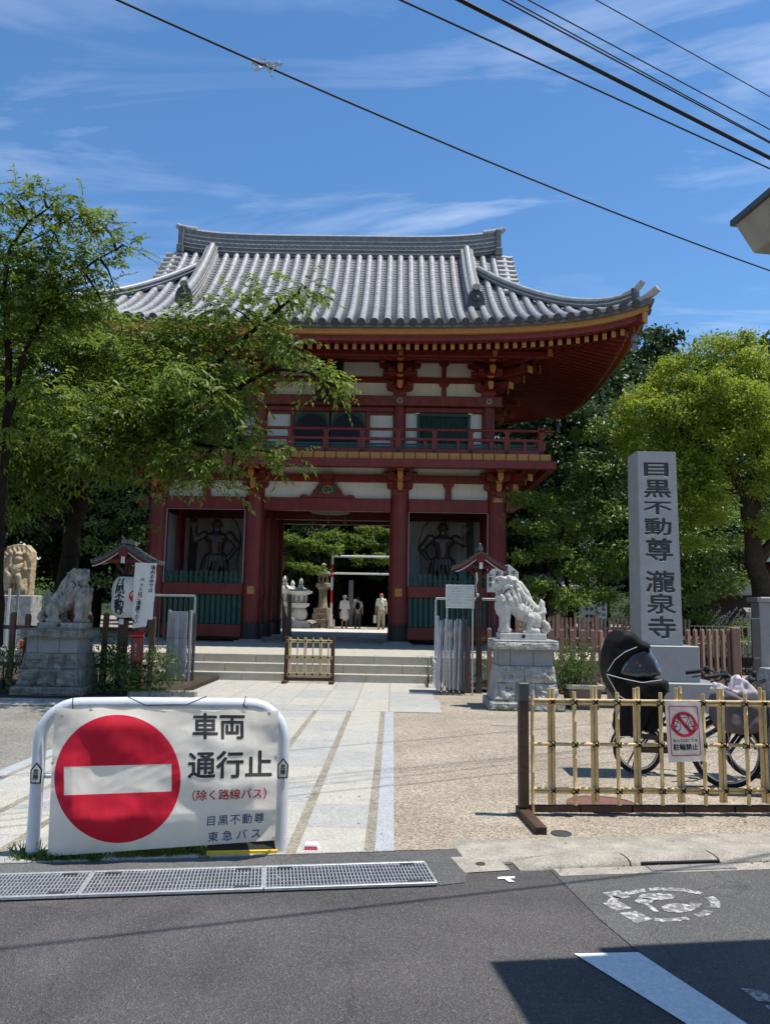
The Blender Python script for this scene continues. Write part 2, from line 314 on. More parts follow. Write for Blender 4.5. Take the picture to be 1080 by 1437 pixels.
def tag(o, label=None, cat=None, group=None, kind=None):
    if label: o['label'] = label
    if cat: o['category'] = cat
    if group: o['group'] = group
    if kind: o['kind'] = kind
    return o
def link(name, me, parent=None):
    o = bpy.data.objects.new(name, me); COL.objects.link(o)
    if parent is not None: o.parent = parent
    return o
def part(name, mb, m, parent=None, smooth=None, bevel=0, fixn=True, label=None, kind=None):
    """world-coordinate geometry, stored relative to the parent's place"""
    me = mb.mesh(name, m, smooth, bevel, fixn); o = link(name, me, parent)
    if parent is not None:
        inv = WM(parent).inverted(); me.transform(inv)
    if label: o['label'] = label
    if kind: o['kind'] = kind
    return o
def WM(o):
    M = o.matrix_basis.copy()
    return WM(o.parent) @ M if o.parent else M
def thing(name, label, cat, loc=(0, 0, 0), rz=0, group=None, kind=None):
    o = bpy.data.objects.new(name, None); COL.objects.link(o); o.location = loc; o.rotation_euler = (0, 0, rz); o.empty_display_size = .2
    return tag(o, label, cat, group, kind)
def lpart(name, mb, m, parent, smooth=None, bevel=0, fixn=True, label=None, kind=None):
    """geometry already in the parent's own coordinates"""
    o = link(name, mb.mesh(name, m, smooth, bevel, fixn), parent)
    if label: o['label'] = label
    if kind: o['kind'] = kind
    return o
def single(name, mb, m, label, cat, loc=(0, 0, 0), group=None, smooth=None, bevel=0, kind=None):
    """one-mesh thing in world coordinates with its origin at loc"""
    me = mb.mesh(name, m, smooth, bevel); me.transform(Matrix.Translation(-Vector(loc))); o = link(name, me); o.location = loc
    return tag(o, label, cat, group, kind)
def struct(name, mb, m, parent=None, smooth=None, bevel=0):
    o = link(name, mb.mesh(name, m, smooth, bevel), parent)
    if parent is None: o['kind'] = 'structure'
    return o
def dup(root, loc=None, rz=None, label=None, group=None):
    r = root.copy(); COL.objects.link(r)
    if loc is not None: r.location = loc
    if rz is not None: r.rotation_euler = (0, 0, rz)
    if label: r['label'] = label
    if group: r['group'] = group
    for ch in list(root.children):
        c = ch.copy(); COL.objects.link(c); c.parent = r
        for g in list(ch.children):
            d = g.copy(); COL.objects.link(d); d.parent = c
    return r
def remeshed(mb, voxel=.02, it=2, name='body', m=None, disp=0, dscale=8, dec=None):
    me = bpy.data.meshes.new('tmp'); me.from_pydata(mb.v, [], mb.f)
    o = bpy.data.objects.new('tmp', me); COL.objects.link(o)
    rm = o.modifiers.new('r', 'REMESH'); rm.mode = 'VOXEL'; rm.voxel_size = voxel
    if it:
        s_ = o.modifiers.new('s', 'SMOOTH'); s_.iterations = it; s_.factor = .5
    if dec:
        d_ = o.modifiers.new('d', 'DECIMATE'); d_.ratio = dec
    dg = bpy.context.evaluated_depsgraph_get(); r = bpy.data.meshes.new_from_object(o.evaluated_get(dg)); r.name = name
    bpy.data.objects.remove(o); bpy.data.meshes.remove(me)
    if disp:
        r.update(); nv = len(r.vertices); no = np.empty(nv*3, 'f'); co = np.empty(nv*3, 'f')
        r.vertices.foreach_get('normal', no); r.vertices.foreach_get('co', co)
        h = np.array([noise.noise(Vector(c)*dscale) for c in co.reshape(-1, 3)])*disp
        r.vertices.foreach_set('co', (co.reshape(-1, 3)+no.reshape(-1, 3)*h[:, None]).ravel()); r.update()
    r.materials.clear()
    if m: r.materials.append(m)
    r.polygons.foreach_set('use_smooth', [True]*len(r.polygons))
    return r
def text_mesh(body, size=1, bold=0, extrude=0, sx=1, spacing=1, align='CENTER', line=1, name='lettering', m=None, flat_sub=0):
    """flat lettering; bold strokes come from the outline laid down again slightly shifted all round"""
    t = bpy.data.curves.new('t', 'FONT'); t.body = body; t.size = size; t.align_x = align; t.align_y = 'CENTER'
    t.space_character = spacing; t.space_line = line; t.resolution_u = 2
    o = bpy.data.objects.new('t', t); COL.objects.link(o); bpy.context.view_layer.update()
    dg = bpy.context.evaluated_depsgraph_get(); me = bpy.data.meshes.new_from_object(o.evaluated_get(dg)); me.name = name
    bpy.data.objects.remove(o); bpy.data.curves.remove(t)
    if sx != 1: me.transform(Matrix.Diagonal((sx, 1, 1, 1)))
    me.materials.clear()
    if bold:
        v0 = [v.co.copy() for v in me.vertices]; f0 = [tuple(p.vertices) for p in me.polygons]; V, F_ = [], []
        for k, (a, c) in enumerate([(0, 0)]+[(math.cos(R(45*i)), math.sin(R(45*i))) for i in range(8)]):
            n = len(V); V += [v+Vector((a*bold, c*bold, k*.00006*max(1, 1))) for v in v0]; F_ += [tuple(i+n for i in f) for f in f0]
        me.clear_geometry(); me.from_pydata(V, [], F_)
    if m: me.materials.append(m)
    if flat_sub:
        bm = bmesh.new(); bm.from_mesh(me); bmesh.ops.triangulate(bm, faces=bm.faces)
        for _ in range(5):
            es = [e for e in bm.edges if e.calc_length() > flat_sub]
            if not es: break
            bmesh.ops.subdivide_edges(bm, edges=es, cuts=1); bmesh.ops.triangulate(bm, faces=[f for f in bm.faces if len(f.verts) > 3])
        bm.to_mesh(me); bm.free()
    return me
FACE = Matrix.Rotation(R(90), 4, 'X')          # text plane -> facing -Y
def letter(body, size, c, m, parent, bold=0, sx=1, rot=0, line=1, tilt=Matrix.Identity(4), extrude=.0006, name='lettering', spacing=1):
    me = text_mesh(body, size, bold, extrude, sx, line=line, name=name, m=m, spacing=spacing)
    M = Matrix.Translation(c) @ tilt @ Matrix.Rotation(rot, 4, 'Y') @ FACE
    me.transform(M)
    if parent is not None: me.transform(WM(parent).inverted())
    return link(name, me, parent)
def vtext(s_): return '\n'.join(s_)
# ------------------------------------------------------------------ ground, road, plaza
def sheet(name, poly, z, m, parent=None, cut=0):
    b = MB(); b.add([(x, y, z) for x, y in poly], [tuple(range(len(poly)))])
    o = struct(name, b, m, parent); return o
sheet('ground', [(-220, -60), (220, -60), (220, 320), (-220, 320)], -.03, mat('bare_ground', (.10, .09, .06), .95, .1, var=.3, scale=.6))
SL = .155                                   # the street runs a little askew to the gate
def roady(x, y0): return y0+SL*x
e1 = Vector((1, SL, 0)).normalized(); e2 = Vector((-SL, 1, 0)).normalized()
sheet('road', [(-30, -14), (30, -14), (30, roady(30, 5.2)), (-30, roady(-30, 5.2))], 0, M_ASPH_D)
sheet('road_old_surface', [(.985, 5.22), (1.045, 4.78), (1.11, 4.30), (1.2, 3.88), (1.43, 2.6), (1.9, 0), (3.6, -10), (30, -10), (30, 9.6), (1.0, 5.3)], .004, M_ASPH_L)
sheet('road_edge_strip', [(-12, roady(-12, 4.98)+.05), (.22, 5.12), (.3, 4.74), (.45, 4.80), (.52, 5.08), (1.0, 5.22), (.9, 5.5), (-12, 3.7)], .004, M_ASPH_L)
# white line painted on the road, with the wear of its own colour
b = MB(); b.add([(.878, 3.867, .0062), (1.189, 3.898, .0062), (1.415, 3.282, .0062), (2.05, 1.4, .0062), (1.75, 1.4, .0062), (1.173, 3.271, .0062)], [(0, 1, 2, 3, 4, 5)])
struct('road_marking_line', b, M_PAINT)
# the worn round mark: ring segments, a bar across the near left, figures inside
b = MB()
c0 = G(930, 1271); u = (G(1008, 1283)-G(850, 1256)); 
_zk = [0]
def rp(px, py): q = G(px, py); return (q.x, q.y, .0056+.0002*_zk[0])
def quad(*p):
    _zk[0] = (_zk[0]+1) % 7; b.add([rp(*q) for q in p], [tuple(range(len(p)))])
quad((845, 1254), (868, 1251), (885, 1260), (860, 1264)); quad((845, 1269), (868, 1266), (886, 1276), (864, 1280)); quad((868, 1283), (890, 1280), (915, 1291), (893, 1298))
def arc(cx, cy, rx, ry, a0, a1, w=.14, n=14):
    for i in range(n):
        t0 = R(a0+(a1-a0)*i/n); t1 = R(a0+(a1-a0)*(i+1)/n)
        quad((cx+rx*math.cos(t0), cy+ry*math.sin(t0)), (cx+rx*math.cos(t1), cy+ry*math.sin(t1)), (cx+rx*(1-w)*math.cos(t1), cy+ry*(1-w*1.3)*math.sin(t1)), (cx+rx*(1-w)*math.cos(t0), cy+ry*(1-w*1.3)*math.sin(t0)))
arc(930, 1271, 80, 24, 188, 250, .16); arc(930, 1271, 80, 24, 255, 315, .13); arc(930, 1271, 80, 24, 330, 372, .17); arc(930, 1271, 80, 24, 25, 50, .2); arc(930, 1271, 80, 24, 62, 100, .15)
for cx, cy, rx, ry in ((921, 1260, 26, 5), (951, 1276, 24, 6.5), (903, 1266, 13, 4)):
    _zk[0] = 8; b.add([rp(cx+rx*math.cos(R(a)), cy+ry*math.sin(R(a))) for a in range(0, 360, 24)], [tuple(range(15))])
quad((968, 1268), (985, 1270), (978, 1276), (966, 1273)); quad((893, 1262), (899, 1261), (925, 1281), (917, 1281))
struct('road_marking_circle', b, M_WORN)
b = MB()
quad((698, 1232), (722, 1231), (722, 1234), (698, 1235)); quad((707, 1234), (714, 1234), (722, 1239), (713, 1239)); 
struct('road_marking_tee', b, M_PAINT)
b = MB(); quad((1037, 1389), (1066, 1391), (1080, 1400), (1080, 1409), (1062, 1407)); quad((1072, 1413), (1100, 1410), (1100, 1430), (1085, 1424)); struct('road_marking_arrow', b, M_WORN)

def ylow_(x): return 5.345+.17*x
# plaza of exposed aggregate
sheet('plaza', [(-26, roady(-26, 5.36)), (30, roady(30, 5.36)), (30, 34), (-26, 34)], .004, M_AGG)
sheet('plaza_left', [(-26, roady(-26, 5.36)), (-3.735, ylow_(-3.735)), (-3.735, 12.31), (-6.2, 12.31), (-6.2, 13), (-26, 13)], .0075, mat('grey_fine_aggregate', (.215, .20, .175), .9, .2, var=.16, scale=1.4, speck=.4, sscale=80, bump=.4, bscale=80))
# kerb with a rounded nose and the concrete band behind it
def sweepx(b, x0, x1, prof, n=1, yof=None):
    pts = [roady(0, 0)]
    vs = []; k = len(prof)
    for i in range(n+1):
        x = x0+(x1-x0)*i/n
        for d, z in prof: vs.append((x-SL*d, (yof or 5.0)+SL*x+d, z))
    fs = [(i*k+j, i*k+j+1, (i+1)*k+j+1, (i+1)*k+j) for i in range(n) for j in range(k-1)]
    fs += [tuple(range(k)), tuple(n*k+j for j in range(k))[::-1]]
    b.add(vs, fs)
def ease(x, a, c): t = max(0, min(1, (x-a)/(c-a))); return t*t*(3-2*t)
kp = [(-.05, -.02), (-.045, .010), (-.03, .028), (-.005, .038), (.03, .042), (.12, .040), (.12, -.02)]
kerb = thing('kerb', None, None, kind='structure')
xk = [.80, 1.53, 2.13, 2.75, 3.6, 4.5, 5.5, 6.8]
for i in range(len(xk)-1):
    b = MB(); sweepx(b, xk[i]+.006, xk[i+1]-.006, kp, 14, 4.955)
    if i == 0:
        b.v = [(x, y, z if z < 0 else .0046+(z-.0046)*ease(x, .74, 1.08)) for x, y, z in b.v]
    b.v = [(x, y+.006*noise.noise(Vector((x*3, z*9, 2))), z+.004*noise.noise(Vector((x*5, y*5, 7)))) for x, y, z in b.v]; part('kerb_stone', b, M_CONC, kerb, smooth=60)
def ease(x, a, c): t = max(0, min(1, (x-a)/(c-a))); return t*t*(3-2*t)
b = MB(); sweepx(b, .52, 9, [(.10, -.02), (.125, .038), (.20, .033), (.32, .024), (.44, .016), (.58, .0075), (.60, -.02)], 60, 4.955)
b.v = [(x, y, z if z < 0 else .0046+(z-.0046)*ease(x, .50, 1.05)) for x, y, z in b.v]; struct('kerb_apron', b, M_CONC, smooth=60)
b = MB(); sweepx(b, 1.02, 7, [(-.17, 0), (-.17, .006), (-.052, .009), (-.052, 0)], 4, 4.955); struct('gutter_channel', b, M_CONC)
b = MB(); sweepx(b, 1.62, 2.18, [(-.15, 0), (-.15, .012), (-.06, .014), (-.06, 0)], 1, 4.955); struct('drain_cover', b, mat('cast_concrete_lid', (.23, .22, .2), .9, .2, speck=.2, sscale=110))
b = MB(); sweepx(b, 1.6, 2.12, [(-.0515, .012), (-.052, .027), (-.036, .030), (-.036, .012)], 1, 4.955); struct('drain_opening', b, M_BLACK)
b = MB(); b.add([rp(632, 1204), rp(694, 1202), rp(716, 1222), rp(652, 1226)], [(0, 1, 2, 3)]); struct('concrete_patch', b, M_CONC)
def disc(name, c, r, m, h=.006, z=.004, sx=1):
    b = MB(); b.lathe([(r, 0), (r, h), (r*.93, h+.001), (r*.93, h-.002), (r*.3, h-.002)], (c.x, c.y, z), 28)
    o = single(name, b, m, None, None, (c.x, c.y, z)); return o
for nm, c, r, m, lb in (('manhole_cover', G(845, 1130), .30, mat('rusty_iron_cover', (.17, .085, .065), .8, .3, speck=.3, sscale=60), 'round rust red manhole cover behind the bamboo fence'),
                        ('manhole_cover', G(787, 1171), .075, mat('dark_iron', (.05, .05, .055), .6, .4), 'small round dark iron cap by the end foot of the bamboo fence'),
                        ('manhole_cover', G(674, 1214), .03, mat('dark_iron', (.05, .05, .055), .6, .4), 'tiny round dark cap in the pale concrete patch at the road edge')):
    tag(disc(nm, c, r, m), lb, 'manhole cover')
for nm, px, py, w, h, lb in (('access_cover', 714, 1018, .5, .22, 'rectangular grey access cover flush in the plaza by the right lion pedestal'),):
    c = G(px, py); b = MB(); b.box((c.x-w/2, c.y-h/2, .003), (c.x+w/2, c.y+h/2, .010)); b.box((c.x-w/2+.03, c.y-h/2+.03, .009), (c.x+w/2-.03, c.y+h/2-.03, .013)); single(nm, b, M_CONC, lb, 'access cover', (c.x, c.y, 0))

# stone path
path = thing('path', None, None, kind='structure')
XJ = [-.13, -.645, -1.18, -1.84, -2.5, -2.98, -3.54]
b = MB(); b.box((-3.74, 4.7, -.01), (.035, 12.32, .008)); 
def ylow(x): return 5.345+.17*x
b = MB(); b.add([(-3.74, ylow(-3.74), .008), (.035, ylow(.03), .008), (.035, 12.3, .008), (-3.74, 12.3, .008)], [(0, 1, 2, 3)]); part('joint_bed', b, M_JOINT, path)
def slab(x0, x1, y0, y1, m, z=.014, par=path, poly=None, z0=-.02, bev=.004):
    b = MB()
    if poly: b.prism(poly, z0, z, axis='z')
    else: b.box((x0, y0, z0), (x1, y1, z))
    part('slab', b, m, par, bevel=bev)
rr = random.Random(3)
cols = []
for i in range(len(XJ)-1): cols.append((XJ[i+1]+.036, XJ[i]-.036, .72+.05*rr.random()))
for x0, x1, L_ in cols:
    y = ylow((x0+x1)/2); first = True
    while y < 12.28:
        L2 = L_*rr.uniform(.86, 1.1)*(rr.uniform(.5, 1) if first else 1); y1 = min(12.28, y+L2)
        if 12.28-y1 < .25: y1 = 12.28
        if first: slab(0, 0, 0, 0, rr.choice(M_SLAB), poly=[(x0, ylow(x0)), (x1, ylow(x1)), (x1, y1), (x0, y1)], z=.014+rr.uniform(-.001, .001))
        else: slab(x0, x1, y+.007, y1, rr.choice(M_SLAB), z=.014+rr.uniform(-.001, .002))
        y = y1; first = False
for x0, x1 in ((-.098, .034), (-3.72, -3.575)):
    y = ylow(x0)
    while y < 12.2:
        y1 = min(12.28, y+1.35); slab(0, 0, 0, 0, M_STRIP, poly=[(x0, y+.004), (x1, y+.004+(.17*(x1-x0) if y < 5.4 else 0)), (x1, y1), (x0, y1)]); y = y1
# wide stone apron before the steps
b = MB(); b.add([(-6.2, 12.31, .008), (.62, 12.31, .008), (.86, 12.9, .008), (.80, 13.6, .008), (.66, 15, .008), (.9, 17.1, .008), (-6.2, 17.1, .008)], [tuple(range(7))]); part('joint_bed', b, M_JOINT, path)
ys = [12.31, 12.95, 14.0, 15.3, 17.02]
for r_ in range(4):
    x = -6.2+.2*r_*0
    k = 0
    while x < .6:
        w = .56; x1 = x+w
        if x1 > .45: x1 = [.80, .84, .78, .9][r_]
        slab(x+.006, x1-.006, ys[r_]+.006, ys[r_+1]-.006, rr.choice(M_SLAB), z=.014+rr.uniform(-.001, .002)); x = x1

# steps and the stone platform the gate stands on
steps = thing('steps', None, None, kind='structure')
xs0, xs1 = -5.6, .88
for k, (yf, z0, z1) in enumerate(((16.99, 0, .183), (17.26, .183, .367), (17.53, .367, .55))):
    x = xs0; i = 0
    while x < xs1-.01:
        x1 = min(xs1, x+(1.28 if (i or k != 1) else .7)*rr.uniform(.9, 1.1)); 
        if xs1-x1 < .4: x1 = xs1
        b = MB(); b.box((x+.003, yf, z0), (x1-.003, yf+.40, z1)); part('step_block', b, M_STEP, steps, bevel=.009); x = x1; i += 1
YB = G(480, 894.5, .65).y
plat = thing('platform', None, None, kind='structure')
b = MB(); b.box((-10.2, 17.935, -.02), (6.2, YB, .545)); part('platform_body', b, M_STEP, plat)
for x0, x1 in ((-10.2, -5.602), (.885, 6.2)):
    x = x0
    while x < x1-.01:
        xe = min(x1, x+1.2)
        for z0, z1 in ((-.02, .26), (.264, .55)):
            b = MB(); b.box((x+.003, 17.53, z0), (xe-.003, 17.93, z1)); part('wall_block', b, M_STEP, plat, bevel=.01)
        x = xe
y = 17.94; 
for rr_ in range(6):
    x = -10.2+.5*(rr_ % 2); ye = y+.95
    while x < 6.1:
        xe = min(6.2, x+1.25); b = MB(); b.box((x+.004, y+.004, .54), (xe-.004, ye-.004, .552+rr.uniform(-.001, .001))); part('floor_slab', b, M_STEP, plat, bevel=.004); x = xe
    y = ye
# temple court beyond the gate
back = thing('court', None, None, kind='structure')
b = MB(); b.box((-40, YB+.01, -.02), (40, 75, .64)); part('court_ground', b, M_AGG, back)
M_CREAM = mat('bright_court_paving', (.55, .52, .46), .85, .2, var=.1, speck=.12)
for i in range(13):
    for j in range(10):
        x0 = -8.6+i*1.05; y0 = YB+.02+j*1.3+(0 if i % 2 else .6); b = MB(); b.box((x0+.012, y0+.012, .6), (x0+1.038, y0+1.288, .652)); part('paving_slab', b, M_CREAM, back)
# planting beds
b = MB(); b.box((-14, 13.9, -.01), (-3.75, 17.5, .10)); b.box((-14, 12.88, -.01), (-4.65, 13.9, .03)); struct('planting_bed', b, M_SOIL)
kb = thing('bed_edging', None, None, kind='structure')
for i in range(9):
    b = MB(); b.box((-13.9+i*1.03, 12.74, -.01), (-12.88+i*1.03, 12.88, .05)); part('edging_stone', b, M_STONEM, kb, bevel=.012)
for i in range(3):
    b = MB(); b.box((-4.62+i*.4, 13.72, -.01), (-4.23+i*.4, 13.9, .11)); part('edging_stone', b, M_CONC, kb, bevel=.012)
b = MB(); b.box((1.15, 15.55, -.01), (12, 17.5, .06)); b.box((6.3, 17.5, -.01), (8.6, 24, .06)); struct('planting_bed', b, M_SOIL)
b = MB(); b.box((8.7, 16.5, .0), (16, 27, .012)); struct('brick_path', b, mat('tan_brick_paving', (.36, .27, .18), .9, .2, var=.2, scale=5, speck=.3, sscale=20))
b = MB(); b.box((6.3, 24.0, -.01), (30, 60, .3)); struct('garden_ground', b, M_SOIL)
b = MB(); b.box((-40, 18, -.01), (-10.3, 60, .3)); struct('garden_ground', b, M_SOIL)
# wooded hill behind the temple court
def hill(u, v):
    x = -90+190*u; y = 62+70*v; return (x, y, -1+(9*v**.6+3*noise.noise(Vector((x*.05, y*.05, 0)))*v)*(1 if v > 0 else 0))
b = MB(); b.grid(hill, 30, 10); struct('wooded_hill', b, mat('forest_floor', (.03, .04, .018), .95, .1, var=.4, scale=.6))
# ------------------------------------------------------------------ the two-storey temple gate
GX = -2.06; Z0 = .55
M_SHADE = mat('shaded_grey_plaster', (.40, .40, .41), .9, .1, var=.12, scale=2, streak=.3)  # plaster made greyer, so the niches' shade sits in its colour
M_MOUNT = mat('tarnished_brass', (.12, .095, .055), .6, .3, metal=.3)
gate = thing('temple_gate', 'large red two storey temple gate with grey tiled roof at the top of the steps', 'gate', (GX, 25.6, Z0))
def gp(name, mb, m, smooth=None, bevel=0, **k): return part(name, mb, m, gate, smooth=smooth, bevel=bevel, **k)
CXS = [-5.19, -2.22, 2.22, 5.19]; CYS = [23.5, 25.6, 27.7]
def gx(x): return GX+x
# columns
for iy, y in enumerate(CYS):
    for ix, x in enumerate(CXS):
        if iy == 1 and ix in (0, 3): pass
        b = MB(); b.lathe([(.285, .62), (.30, 1.5), (.30, 4.2), (.275, 5.9)], (gx(x), y, 0), 24); col = gp('column', b, M_RED, smooth=40)
        b = MB(); b.box((gx(x)-.42, y-.42, .545), (gx(x)+.42, y+.42, .60)); b.lathe([(.36, .60), (.34, .64)], (gx(x), y, 0), 24); gp('column_base_stone', b, M_STONEM, bevel=.01)
        if iy == 0 or ix in (1, 2):
            b = MB(); b.lathe([(.312, .63), (.312, 1.08)], (gx(x), y, 0), 24); vs = []
            n = 12
            for k in range(n):
                a0, a1 = 2*math.pi*k/n, 2*math.pi*(k+1)/n; am = (a0+a1)/2; r_ = .313
                b.add([(gx(x)+math.cos(a0)*r_, y+math.sin(a0)*r_, 1.07), (gx(x)+math.cos(a1)*r_, y+math.sin(a1)*r_, 1.07), (gx(x)+math.cos(am)*r_, y+math.sin(am)*r_, 1.22)], [(0, 1, 2)])
            part('column_shoe', b, M_BLACK, col, fixn=False)
        if iy == 0 and ix in (1, 2):
            b = MB(); b.box((gx(x)-.11, y-.325, 1.98), (gx(x)+.11, y-.295, 2.22)); part('nail_cover', b, M_GOLD, col, bevel=.01)
def beamx(y, x0, x1, z0, z1, t, m, name='beam', bev=.012):
    b = MB(); b.box((x0, y-t/2, z0), (x1, y+t/2, z1)); return gp(name, b, m, bevel=bev)
def beamy(x, y0, y1, z0, z1, t, m, name='beam', bev=.012):
    b = MB(); b.box((x-t/2, y0, z0), (x+t/2, y1, z1)); return gp(name, b, m, bevel=bev)
fy = 23.45
# lower storey, front: lintel, upper band, panels
for i in range(3):
    a, c = gx(CXS[i])+.27, gx(CXS[i+1])-.27
    beamx(fy, a, c, 4.56, 4.955, .26, M_RED, 'lintel'); beamx(fy, a, c, 5.47, 5.69, .20, M_RED, 'tie_beam')
    b = MB(); b.box((a, fy+.02, 4.957), (c, fy+.08, 5.468)); gp('plaster_panel', b, M_WHITE)
    b = MB(); b.box((a, fy+.02, 5.692), (c, fy+.08, 5.93)); gp('plaster_panel', b, M_WHITE)
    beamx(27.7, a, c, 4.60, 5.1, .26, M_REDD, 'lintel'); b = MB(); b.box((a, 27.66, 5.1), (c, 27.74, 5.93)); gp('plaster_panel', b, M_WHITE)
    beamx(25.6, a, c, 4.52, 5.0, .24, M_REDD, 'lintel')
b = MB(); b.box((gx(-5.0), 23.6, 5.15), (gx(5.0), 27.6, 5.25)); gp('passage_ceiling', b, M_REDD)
for s in (-1, 1):                                  # beam ends that run past the corner columns
    x = gx(s*5.19)
    b = MB(); pr = [(x+s*.28, 4.60), (x+s*.28, 4.93), (x+s*.62, 4.93), (x+s*.72, 4.84), (x+s*.70, 4.72), (x+s*.60, 4.70), (x+s*.52, 4.60)]
    b.prism(pr, fy-.12, fy+.12); gp('beam_nose', b, M_RED)
    b = MB(); b.box((x-.14, fy-.34, 4.86), (x+.14, fy-.16, 5.0)); gp('beam_nose_cap', b, M_GOLD, bevel=.015)
for y0, y1 in ((23.78, 25.4), (25.8, 27.4)):        # side walls, niche and passage walls
    for x, wm in ((gx(-5.19), 1), (gx(5.19), 1), (gx(-2.22), 0), (gx(2.22), 0)):
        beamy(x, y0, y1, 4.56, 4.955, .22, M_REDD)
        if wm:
            b = MB(); b.box((x-.05, y0, .7), (x+.05, y1, 4.56)); gp('side_wall', b, M_SHADE); beamy(x, y0, y1, 1.96, 2.30, .2, M_RED); beamy(x, y0, y1, .70, 1.07, .2, M_RED)
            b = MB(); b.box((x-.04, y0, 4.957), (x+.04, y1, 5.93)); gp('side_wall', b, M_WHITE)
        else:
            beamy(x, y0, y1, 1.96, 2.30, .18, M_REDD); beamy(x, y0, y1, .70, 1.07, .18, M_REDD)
            n = 9 if y0 < 25 else 6
            if y0 > 25:
                b = MB(); b.box((x-.05, y0, .7), (x+.05, y1, 4.5)); gp('side_wall', b, M_REDD)
            else:
                for k in range(n):
                    yy = y0+(k+.5)*(y1-y0)/n; b = MB(); b.box((x-.03, yy-.035, 1.07), (x+.03, yy+.035, 4.56)); gp('lattice_bar', b, M_REDD)
for s in (-1, 1):                                  # niches: back wall, floor, picket front
    xa, xb = sorted((gx(s*2.22)+s*.0, gx(s*5.19)))
    b = MB(); b.box((xa+.06, 25.52, .7), (xb-.06, 25.58, 4.52)); gp('niche_wall', b, M_SHADE)
    b = MB(); b.box((xa+.1, 23.7, 1.0), (xb-.1, 25.5, 1.30)); gp('niche_floor', b, M_REDD)
    xd = xa+.62 if s < 0 else xb-.62
    b = MB(); b.box((xd-.1, 25.2, 1.3), (xd+.1, 25.4, 4.56)); gp('niche_post', b, M_BLACK)
    a, c = xa+.27, xb-.27
    beamx(fy, a, c, 1.955, 2.30, .24, M_RED, 'niche_rail'); beamx(fy, a, c, .70, 1.07, .24, M_RED, 'niche_sill')
    # thin pale edge of the opening
    b = MB(); b.box((a-.0, fy-.11, 4.545), (c, fy-.06, 4.559)); b.box((a, fy-.11, 2.302), (a+.03, fy-.07, 4.545)); b.box((c-.03, fy-.11, 2.302), (c, fy-.07, 4.545)); gp('opening_trim', b, M_STONEM)
    b = MB(); b.box((a, fy+.02, 1.07), (c, fy+.05, 1.955)); gp('shadow_board', b, M_DGREEN)
    n = 15; w = (c-a)/n
    for k in range(n):
        x = a+(k+.5)*w; b = MB(); b.prism([(x-.062, 1.07), (x+.062, 1.07), (x+.062, 1.955), (x-.062, 1.955)], fy-.06, fy-.02); gp('green_slat', b, M_GREEN, bevel=.012)
    n = 16; w = (c-a)/n
    for k in range(n):
        x = a+(k+.5)*w; z = 2.30
        b = MB(); b.prism([(x-.05, z), (x+.05, z), (x+.05, z+.22), (x+.03, z+.235), (x+.055, z+.275), (x+.05, z+.32), (x, z+.40), (x-.05, z+.32), (x-.055, z+.275), (x-.03, z+.235), (x-.05, z+.22)], fy-.03, fy+.01); gp('picket', b, M_GREEN)
    b = MB(); b.box((a, fy+.011, z+.15), (c, fy+.03, z+.20)); gp('picket_rail', b, M_GREEN)
# bracket cluster: bearing block, arms with curved undersides, small blocks, ochre-tipped nose
def arm(b, x, y, z, half, h=.17, t=.16, ax='x'):
    pr = [(-half, z+h), (-half, z+h*.55), (-half*.9, z+h*.25), (-half*.7, z+.02), (-half*.45, z), (half*.45, z), (half*.7, z+.02), (half*.9, z+h*.25), (half, z+h*.55), (half, z+h)]
    if ax == 'x': b.prism([(x+p, q) for p, q in pr], y-t/2, y+t/2)
    else: b.prism([(y+p, q) for p, q in pr], x-t/2, x+t/2, axis='x')
def blk(b, x, y, z, w=.22, h=.13):
    b.lathe([(w*.5, 0), (w*.707, h*.45), (w*.707, h)], (x, y, z), 4, rot=math.pi/4)
def bracket(x, y, z, tiers, half0=.42, dstep=.42, side=0, name='bracket', front=-1, hgt=.34):
    b = MB(); blk(b, x, y, z, .42, .22)
    for k in range(tiers):
        zz = z+.2+k*hgt; hf = half0+.12*k
        arm(b, x, y, zz, hf, .19)
        for q in (-hf+.1, 0, hf-.1): blk(b, x+q, y, zz+.19, .2, .12)
        yo = y+front*dstep*(k+1)
        arm(b, x, yo, zz+hgt-.02, hf*.9, .17)
        for q in (-hf*.9+.1, hf*.9-.1): blk(b, x+q, yo, zz+hgt+.15, .18, .1)
        b.box((x-.08, min(y, yo-.1), zz+.0), (x+.08, max(y, yo-.1), zz+.18))
        if side:
            xo = x+side*dstep*(k+1); b.box((min(x, xo), y-.08, zz), (max(x, xo), y+.08, zz+.18)); arm(b, xo, y, zz+hgt-.02, hf*.9, .17, ax='y')
            b.bar((x, y, zz+.09), (x+side*dstep*(k+1), y+front*dstep*(k+1), zz+.12), .15, .18)
    br = gp(name, b, M_RED)
    for k in range(tiers):
        zz = z+.2+k*hgt; yo = y+front*dstep*(k+1)
        if front:
            g = MB(); g.prism([(x-.082, zz+.185), (x+.082, zz+.185), (x+.082, zz+.05), (x+.05, zz-.06), (x-.05, zz-.06), (x-.082, zz+.05)], yo-.16, yo-.10); part('bracket_nose', g, M_GOLD, br)
            g = MB(); g.prism([(x-.11, zz+hgt+.02), (x+.11, zz+hgt+.02), (x+.07, zz+hgt-.06), (x-.07, zz+hgt-.06)], yo-.14, yo-.09); part('bracket_tip', g, M_GOLD, br)
        if side:
            xo = x+side*(dstep*(k+1)+.10); yy = y+front*(dstep*(k+1)+.1)
            g = MB(); g.box((min(xo, xo+side*.03), y-.084, zz-.03), (max(xo, xo+side*.03), y+.084, zz+.185)); part('bracket_nose', g, M_GOLD, br)
            if front: g = MB(); g.bar((xo, yy, zz+.06), (xo+side*.03, yy+front*.03, zz+.06), .20, .20); part('bracket_nose', g, M_GOLD, br)
